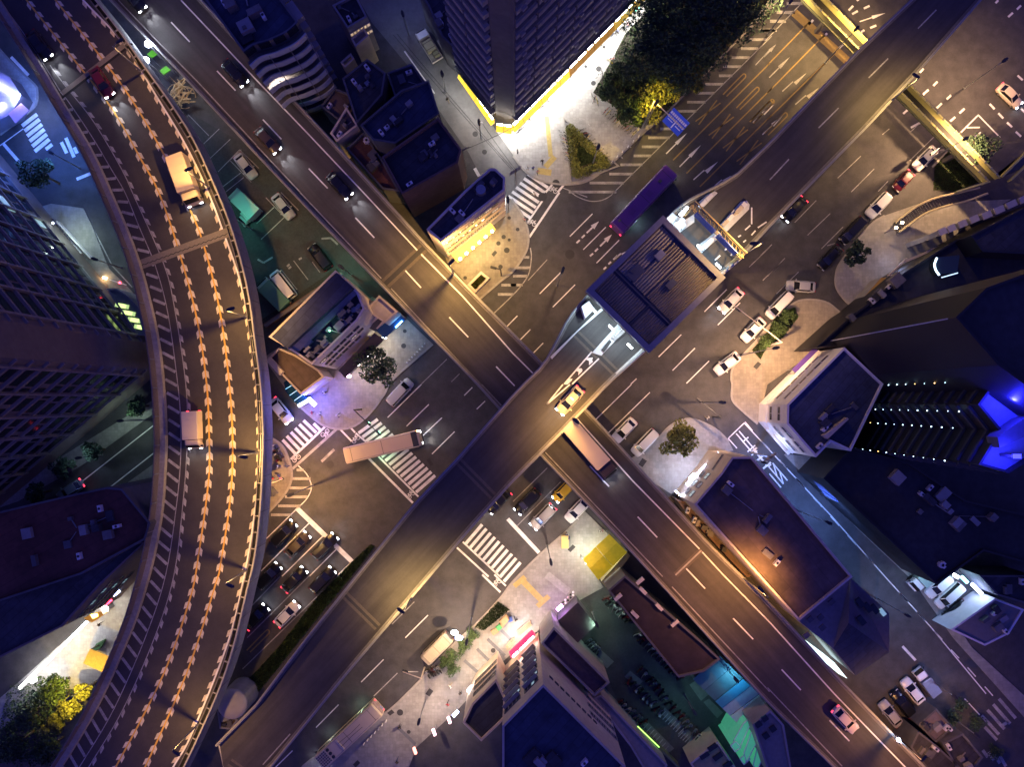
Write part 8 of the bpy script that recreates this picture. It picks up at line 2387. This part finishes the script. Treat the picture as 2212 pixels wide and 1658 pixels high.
bed4 = sheet_struct('leafy_strip_soil', Q(2, 1, (2060, 1360), (2211, 1180)) + Q(3, 1, (60, 1080), (230, 990), (260, 1080), (130, 1250), (0, 1330)) + Q(2, 1, (2130, 1440)), SOIL, 0.142)
grass('low ground cover in the leafy strip', Q(2, 1, (2060, 1360), (2211, 1180)) + Q(3, 1, (60, 1080), (230, 990), (260, 1080), (130, 1250), (0, 1330)) + Q(2, 1, (2130, 1440)), 2500, .142, LEAF, .3, 5)
grass('scrubby plants in the pale-rimmed planter', Q(1, 1, (1855, 800), (1935, 720), (1975, 750), (1890, 840)), 700, .6, LEAF_LIT, .35, 6, 'planter_scrub')
grass('rough planting bed on the south pavement', Q(1, 3, (1880, 450), (2080, 230), (2180, 300), (1960, 480)), 1800, .13, GRASS, .3, 7)
grass('green yard floor plants at lower left grove', [(20, 1480), (110, 1460), (190, 1490), (120, 1600), (-20, 1660)], 2500, .14, LEAF, .35, 8)

# ------------------------------------------------------------------ people
def skin_person(pose):
    """standing or walking figure grown over a jointed skeleton"""
    legL, legR, armL, armR = pose
    J = [((0, 0, .95), .15), ((0, 0, 1.2), .14), ((0, 0, 1.42), .15), ((0, 0, 1.52), .055), ((.02, 0, 1.63), .10), ((.02, 0, 1.72), .085)]
    E = [(0, 1), (1, 2), (2, 3), (3, 4), (4, 5)]
    for s, lg in ((1, legL), (-1, legR)):
        b = len(J)
        J += [((0, s * .10, .90), .095), ((lg * .18, s * .10, .50), .065), ((lg * .34 - (.08 if lg < 0 else 0), s * .10, .10), .045), ((lg * .34 + .14, s * .10, .05), .035)]
        E += [(0, b), (b, b + 1), (b + 1, b + 2), (b + 2, b + 3)]
    for s, ar in ((1, armL), (-1, armR)):
        b = len(J)
        J += [((0, s * .19, 1.40), .06), ((ar * .14, s * .25, 1.14), .045), ((ar * .32, s * .24, .92), .032), ((ar * .36, s * .24, .84), .03)]
        E += [(2, b), (b, b + 1), (b + 1, b + 2), (b + 2, b + 3)]
    me = bpy.data.meshes.new('figure')
    me.from_pydata([j[0] for j in J], E, [])
    o = bpy.data.objects.new('figure', me)
    COL.objects.link(o)
    md = o.modifiers.new('skin', 'SKIN')
    for k, j in enumerate(J):
        me.skin_vertices[0].data[k].radius = (j[1], j[1])
    me.skin_vertices[0].data[0].use_root = True
    sb_ = o.modifiers.new('sub', 'SUBSURF'); sb_.levels = 1; sb_.render_levels = 1
    dg_ = bpy.context.evaluated_depsgraph_get()
    out_ = bpy.data.meshes.new_from_object(o.evaluated_get(dg_))
    bpy.data.objects.remove(o)
    return out_
SKIN = mat('skin', (.42, .26, .18), .6, 0)
HAIR = mat('hair', (.012, .010, .010), .6, 0)
SHIRTS = {n: mat('shirt_' + n, c, .85, 0) for n, c in dict(white=(.7, .7, .7), black=(.02, .02, .02), red=(.4, .02, .04), blue=(.05, .08, .3), yellow=(.5, .4, .1), pink=(.5, .25, .25), grey=(.25, .25, .25)).items()}
PANTS = [mat('trousers_' + n, c, .85, 0) for n, c in (('dark', (.02, .02, .03)), ('denim', (.05, .07, .14)), ('khaki', (.25, .2, .13)))]
POSES = [skin_person(p) for p in ((.9, -.9, -.8, .8), (.25, -.15, .1, -.1), (-.6, .7, .6, -.5))]
PM = {}
def person_mesh(pose, shirt, pants):
    key = (pose, shirt, pants)
    if key not in PM:
        me = POSES[pose].copy()
        me.materials.clear()
        for m in (SHIRTS[shirt], PANTS[pants], SKIN, HAIR):
            me.materials.append(m)
        for p in me.polygons:
            c = p.center
            if c.z > 1.64 or (c.z > 1.55 and c.x < .0): p.material_index = 3
            elif c.z > 1.48: p.material_index = 2
            elif c.z > .98 or (abs(c.y) > .17 and c.z > 1.05): p.material_index = 0
            elif abs(c.y) > .17: p.material_index = 2
            else: p.material_index = 1
            p.use_smooth = True
        PM[key] = me
    return PM[key]
def person(label, i, j, x, y, ang, pose=0, shirt='white', pants=0, base=.13):
    p = W(Q(i, j, (x, y)), base)
    o = link('person', person_mesh(pose, shirt, pants), None, (p.x, p.y, base), math.radians(ang))
    tag(o, label, 'person')
    return o
B0 = .012
for a in [('person in black top walking alone up the alley', 1, 0, 1650, 875, 110, 0, 'black', 2, B0),
          ('person in white by the uppermost plaza sign', 2, 0, 968, 188, 40, 1, 'white', 0), ('person in red beside the one in white near the grove', 2, 0, 982, 235, 200, 0, 'pink', 1), ('person in white carrying a bag below the ochre sign', 2, 0, 858, 302, 220, 0, 'white', 1), ('person in dark clothes walking below the ochre sign', 2, 0, 893, 290, 30, 2, 'blue', 0),
          ('person in dark clothes on the brightest part of the plaza', 2, 0, 487, 680, 250, 0, 'black', 1), ('person in white waiting at the top crossing kerb, left of three', 2, 0, 125, 1465, -60, 1, 'white', 2), ('person in dark blue waiting at the top crossing kerb, middle of three', 2, 0, 172, 1462, -70, 1, 'blue', 0), ('person in pale top waiting at the top crossing kerb, right of three', 2, 0, 210, 1495, -60, 2, 'pink', 0),
          ('person in grey standing near the plaza corner', 2, 0, 40, 1320, 20, 1, 'grey', 0), ('person in black crossing the plaza toward the crossing', 2, 0, 250, 1405, -100, 0, 'black', 0),
          ('person in white pushing along the top crossing', 2, 1, 178, 22, 150, 0, 'white', 2, B0), ('person in pink at the cream building end of the top crossing', 2, 1, 95, 245, 60, 1, 'pink', 0),
          ('person in white crossing the blue-lit west pavement', 1, 2, 595, 72, 200, 0, 'white', 0), ('person in red beside the blue neon sign', 1, 2, 490, 242, 10, 1, 'red', 0), ('person in white next to the one in red by the neon corner', 1, 2, 552, 250, 300, 2, 'white', 0), ('person in white casting a long shadow near the signal mast', 1, 2, 715, 265, 60, 0, 'white', 0),
          ('person in white at the left pavement edge above the scooters', 1, 2, 158, 525, 300, 1, 'white', 0), ('person in white waiting on the left pavement below the scooters', 1, 2, 200, 705, 0, 1, 'white', 1), ('person in grey with a bicycle at the left crossing kerb', 1, 2, 272, 702, 30, 2, 'grey', 1), ('person in blue standing on the left pavement by the signal pole', 1, 2, 208, 785, 40, 1, 'blue', 0), ('person in red at the left pavement signal pole', 1, 2, 155, 800, 60, 1, 'red', 0),
          ('person in white on the south pavement below the bushes', 1, 3, 1672, 945, 200, 0, 'white', 2), ('person in black near the oval lamp sign', 1, 3, 1760, 1003, 100, 1, 'black', 0), ('person in dark red on the south pavement middle', 1, 3, 1652, 1098, 240, 0, 'red', 0), ('person in black near the bollards by the trolley bus', 1, 3, 1242, 1295, 80, 1, 'black', 0), ('person in dark clothes in the white glow at the bottom', 1, 3, 1218, 1590, 60, 0, 'black', 1),
          ('person in white beside the blue cart on the lit south corner', 2, 2, 465, 1280, 240, 1, 'white', 0), ('person in blue bending at the cart on the lit south corner', 2, 2, 478, 1312, 180, 2, 'blue', 0), ('person in white crossing the right junction alone', 2, 2, 1665, 290, 300, 0, 'white', 2, B0), ('person in pink under the flyover edge by the yellow canopy', 2, 2, 765, 1252, 200, 1, 'pink', 0), ('person in white under the flyover edge by the yellow canopy', 2, 2, 742, 1258, 20, 1, 'white', 0),
          ('person in black in the white glow before the red sign', 2, 3, 25, 375, 120, 0, 'black', 0), ('person in black and white on the lower left shop pavement', 0, 3, 885, 415, 30, 0, 'black', 0)]:
    person(*a)

# ------------------------------------------------------------------ bicycles, scooters, bollards, carts
def ring_pts(c, r, n=14):
    return [(c[0] + r * math.cos(2 * math.pi * t / n), c[1], c[2] + r * math.sin(2 * math.pi * t / n)) for t in range(n + 1)]
BM = dict(wheel=MB().tube(ring_pts((0, 0, 0), .32), .022, 4, False).mesh('wheel', RUBBER), bar=MB().tube([(0, -.28, 0), (0, .28, 0)], .018, 5).mesh('handlebar', STEEL), seat=MB().box((0, 0, 0), (.24, .14, .06)).mesh('saddle', RUBBER))
fr = MB()
for a, b in [((-.5, 0, .34), (-.05, 0, .32)), ((-.05, 0, .32), (-.2, 0, .82)), ((-.2, 0, .78), (.38, 0, .8)), ((.38, 0, .8), (-.05, 0, .32)), ((-.5, 0, .34), (-.18, 0, .75)), ((.38, 0, 1.0), (.5, 0, .34))]:
    fr.tube([a, b], .022, 5)
FRM = [fr.mesh('frame', m) for m in (mat('bike_silver', (.5, .5, .5), .4, 0), mat('bike_black', (.03, .03, .03), .4, 0), mat('bike_red', (.4, .03, .03), .4, 0), mat('bike_yellow', (.6, .45, .03), .4, 0))]
def bicycle(label, p, ang, k, base=.13, group=None):
    P = W(p, base)
    r = thing('bicycle', label, 'bicycle', (P.x, P.y, base), math.radians(ang), group)
    link('frame', FRM[k % 4], r)
    link('wheel', BM['wheel'], r, (-.5, 0, .34)); link('wheel', BM['wheel'], r, (.5, 0, .34))
    link('handlebar', BM['bar'], r, (.36, 0, 1.0)); link('saddle', BM['seat'], r, (-.2, 0, .86))
    return r
SC = {}
def scooter(label, p, ang, k, base=0.007, group=None):
    P = W(p, base)
    r = thing('scooter', label, 'scooter', (P.x, P.y, base), math.radians(ang), group)
    if not SC:
        for n_, m in (('silver', car_paint('silver')), ('black', car_paint('black')), ('darkred', car_paint('darkred')), ('bluegrey', car_paint('bluegrey'))):
            b = MB()
            b.loft([[(-.75, -.1, .55), (-.75, -.08, .72), (-.75, .08, .72), (-.75, .1, .55)], [(-.4, -.18, .32), (-.4, -.16, .74), (-.4, .16, .74), (-.4, .18, .32)], [(0, -.17, .28), (0, -.14, .62), (0, .14, .62), (0, .17, .28)], [(.15, -.16, .28), (.15, -.15, .36), (.15, .15, .36), (.15, .16, .28)], [(.45, -.2, .3), (.42, -.2, .9), (.42, .2, .9), (.45, .2, .3)], [(.62, -.1, .45), (.55, -.1, .95), (.55, .1, .95), (.62, .1, .45)]])
            SC[n_] = b.mesh('body', m)
        SC['seat'] = MB().loft([[(-.72, -.1, .72), (-.72, -.08, .8), (-.72, .08, .8), (-.72, .1, .72)], [(-.3, -.17, .74), (-.3, -.13, .84), (-.3, .13, .84), (-.3, .17, .74)], [(.02, -.12, .62), (.02, -.09, .72), (.02, .09, .72), (.02, .12, .62)]]).mesh('seat', RUBBER)
        SC['wheel'] = MB().tube([(0, -.06, 0), (0, .06, 0)], .22, 12).mesh('wheel', RUBBER)
        SC['bar'] = MB().tube([(0, -.33, 0), (.06, 0, .03), (0, .33, 0)], .025, 5).mesh('handlebar', DARKSTEEL)
    link('body', SC[['silver', 'black', 'darkred', 'bluegrey'][k % 4]], r); link('seat', SC['seat'], r)
    link('wheel', SC['wheel'], r, (-.55, 0, .22)); link('wheel', SC['wheel'], r, (.62, 0, .22)); link('handlebar', SC['bar'], r, (.45, 0, 1.0))
    return r
rg = random.Random(3)
for k, (x, y) in enumerate([(740, 655), (765, 640), (700, 860), (722, 878), (690, 850), (240, 935), (848, 520), (835, 540), (80, 1090), (62, 1130), (130, 1042)]):
    bicycle('bicycle parked on the bright plaza paving beside the shops or grove', c2(x, y), rg.uniform(0, 180), k, group='bicycles on the plaza')
for k in range(9):
    bicycle('bicycle parked in the row along the left side of the triangular hedge', c2(428 + 7 * k, 1150 + 30 * k), 150 + rg.uniform(-20, 20), k, group='bicycles along the hedge')
for k in range(9):
    bicycle('bicycle parked in the row on the right side of the triangular hedge', c2(590 + 26 * k, 1130 + 30 * k), 20 + rg.uniform(-20, 20), k + 1, group='bicycles right of the hedge')
for k in range(12):
    bicycle('bicycle parked in the row along the lower edge of the grove', c2(800 + 22 * k, 960 + 18 * k), 35 + rg.uniform(-15, 15), k + 2, group='bicycles along the grove')
for k in range(7):
    scooter('scooter parked under the left pavement edge of the curved flyover', Q(1, 2, (165 + 7 * k, 560 + 14 * k)), rg.uniform(0, 360), k, .13, 'scooters on the left pavement')
for k in range(5):
    scooter('scooter parked on the south pavement beside the lowest bush', Q(1, 3, (1480 + 24 * k, 850 - 10 * k)), 120 + rg.uniform(-20, 20), k, .13, 'scooters by the lowest bush')
rows_ = [((780, 190), (1010, 400), 8, 'scooter in the row along the plum roof wall of the yard', 30), ((1050, 500), (1450, 900), 13, 'scooter in the row along the lower plum roof wall', 30), ((1080, 800), (1640, 1440), 16, 'scooter in the middle double row of the yard, right half', 40), ((980, 890), (1280, 1200), 9, 'scooter in the middle double row of the yard, left half', 220), ((900, 1080), (1140, 1280), 7, 'scooter in the row by the grey wing of the yard', 40), ((640, 560), (740, 660), 5, 'scooter by the corrugated shed in the yard', 50)]
for (a, b, n_, lb, an) in rows_:
    for k in range(n_):
        t = (k + .5) / n_
        scooter(lb, Q(2, 3, (a[0] + (b[0] - a[0]) * t + rg.uniform(-8, 8), a[1] + (b[1] - a[1]) * t + rg.uniform(-8, 8))), an + rg.uniform(-18, 18), rg.randrange(4), .007, lb.replace('scooter in', 'scooters in'))
# bay hatching in the yard
for a, b in [((1120, 1280), (1320, 1500)), ((1270, 1180), (1450, 1350)), ((1450, 1370), (1600, 1500))]:
    for k in range(9):
        t = k / 8
        x, y = a[0] + (b[0] - a[0]) * t, a[1] + (b[1] - a[1]) * t
        dashes(2, 3, [((x - 25, y + 28), (x + 22, y - 22))], .12, PAINT_W, 'bay_line', scooter_lot)
PALE = mat('pale_bay_surface', (.15, .155, .14), .85, .15, 2)
for pts in ([(780, 190), (830, 175), (960, 320), (900, 360)], [(690, 690), (750, 640), (870, 750), (810, 810)], [(960, 880), (1010, 830), (1120, 920), (1070, 970)], [(1520, 950), (1580, 910), (1690, 1030), (1620, 1090)], [(1640, 1100), (1690, 1070), (1810, 1190), (1760, 1240)], [(1260, 1180), (1310, 1150), (1480, 1300), (1420, 1340)], [(1110, 1290), (1150, 1260), (1390, 1500), (1340, 1540)], [(1450, 1370), (1500, 1330), (1640, 1450), (1580, 1490)]):
    patch('parking_bay', Q(2, 3, *pts), PALE, scooter_lot, .009)
BO = MB().tube([(0, 0, 0), (0, 0, .8)], .09, 8)
BO.ball((0, 0, .82), .1, 8, 4)
bom = BO.mesh('bollard', PAINT)
def bollards(i, j, a, b, n, lb, grp):
    for k in range(n):
        t = k / (n - 1)
        p = W(Q(i, j, (a[0] + (b[0] - a[0]) * t, a[1] + (b[1] - a[1]) * t)), .13)
        tag(link('bollard', bom, None, (p.x, p.y, .13)), lb, 'bollard', grp)
bollards(1, 1, (1300, 1470), (1455, 1310), 8, 'white bollard in the row on the pavement by the straight flyover', 'bollards by the straight flyover')
bollards(1, 3, (930, 1450), (1120, 1255), 7, 'white bollard in the row beside the trolley bus stop', 'bollards by the trolley bus')
bollards(2, 0, (850, 1400), (1080, 1185), 6, 'white bollard in the row along the plaza kerb', 'bollards along the plaza kerb')
# market stalls and carts
def cart(label, i, j, x, y, s, m, ang, name='street_cart', top=None):
    p = W(Q(i, j, (x, y)), .13)
    r = thing(name, label, 'cart', (p.x, p.y, .13), math.radians(ang))
    MB().box((0, 0, .35 + s[2] / 2), s).build('tray', m, r)
    for sx in (-1, 1):
        for sy in (-1, 1):
            MB().box((sx * s[0] * .42, sy * s[1] * .42, .18), (.1, .1, .36)).build('leg', DARKSTEEL, r)
    if top: MB().box((0, 0, .35 + s[2] + .08), (s[0] * .8, s[1] * .8, .14)).build('load', top, r)
cart('tan cardboard-laden cart by the upper edge of the white-lit pavement', 1, 3, 2140, 380, (1.5, 1.0, .6), TAN, 45, top=mat('cardboard', (.42, .3, .16), .9, .15, 3))
cart('blue tub cart next to the cardboard cart', 1, 3, 2185, 375, (.7, .7, .6), mat('blue_tub', (.05, .10, .35), .5, 0), 20)
cart('green crate cart among the cartons on the south pavement', 1, 3, 2090, 445, (.8, .7, .5), mat('green_tub', (.06, .35, .10), .5, 0), 40)
cart('brown carton heap cart below the green crate', 1, 3, 2055, 480, (1.1, .8, .5), TAN, 30)
cart('small carton cart at the pavement top by the bed', 1, 3, 2120, 425, (.7, .6, .4), TAN, 60)
cart('yellow topped cart on the lit south corner', 2, 2, 445, 1350, (1.1, 2.0, .7), mat('cart_yellow', (.55, .45, .16), .7, .05, 3), 0)
cart('blue gear cart beside the waiting people on the south corner', 2, 2, 455, 1310, (1.0, .6, .5), mat('blue_tub', (.05, .10, .35)), 30)
cart('long white parcel cart on the brightest plaza paving', 2, 0, 355, 820, (2.6, .8, .4), WHITEW, 42)
cart('small white cart below the orange sign', 2, 0, 562, 585, (.9, .8, .6), WHITEW, 42)
cart('small white stall cart below the ochre sign', 2, 0, 768, 365, (.9, .8, .6), WHITEW, 42)
cart('grey cart at the dark kerb of the southeast pavement', 1, 2, 155, 920, (.8, 1.3, .5), GREYD, 40)
for k, (pts, m, lb) in enumerate([([(1030, 75), (1065, 35), (1095, 60), (1055, 105)], mat('green_mat', (.05, .3, .18), .8, 0), 'green stall cloth at the top end of the plaza'), ([(940, 190), (985, 140), (1025, 160), (960, 200)], GREYW, 'grey stall cloth on the plaza near the people'), ([(890, 240), (935, 195), (950, 210), (905, 255)], GREYW, 'second grey stall cloth below the first on the plaza')]):
    q = [W(p, 2.2) for p in Q(2, 0, *pts)]
    c = sum(q, Vector()) / 4
    r = thing('market_stall', lb, 'stall', (c.x, c.y, .13))
    MB().prism([tuple(p)[:2] for p in q], 2.1, 2.2).build('cloth', m, r, r.location)
    for p in q:
        block('post', (p.x, p.y, 1.12), (.06, .06, 1.96), GREYSTEEL, r)
for k, (a, b, lb) in enumerate([((742, 330), (865, 225), 'upper wooden bench frame in the glow before the red sign'), ((620, 490), (690, 400), 'lower wooden bench frame in the glow before the red sign')]):
    # positions read from a crop with its own scale
    f = lambda x, y: ((1750 + .3676 * x) / 1.8047, (2350 + .3676 * y) / 1.8047)
    A, B = W(f(*a), .7), W(f(*b), .7)
    r = thing('wooden_rack', lb, 'rack', (A.x, A.y, .13))
    for t in (-.3, 0, .3):
        d_ = (B - A).normalized(); s_ = Vector((-d_.y, d_.x, 0)) * t
        MB().bar(A + s_, B + s_, .14, .08).build('slat', TAN, r, r.location)
    for q in (A, B):
        block('leg', (q.x, q.y, .4), (.1, .6, .54), TAN, r)
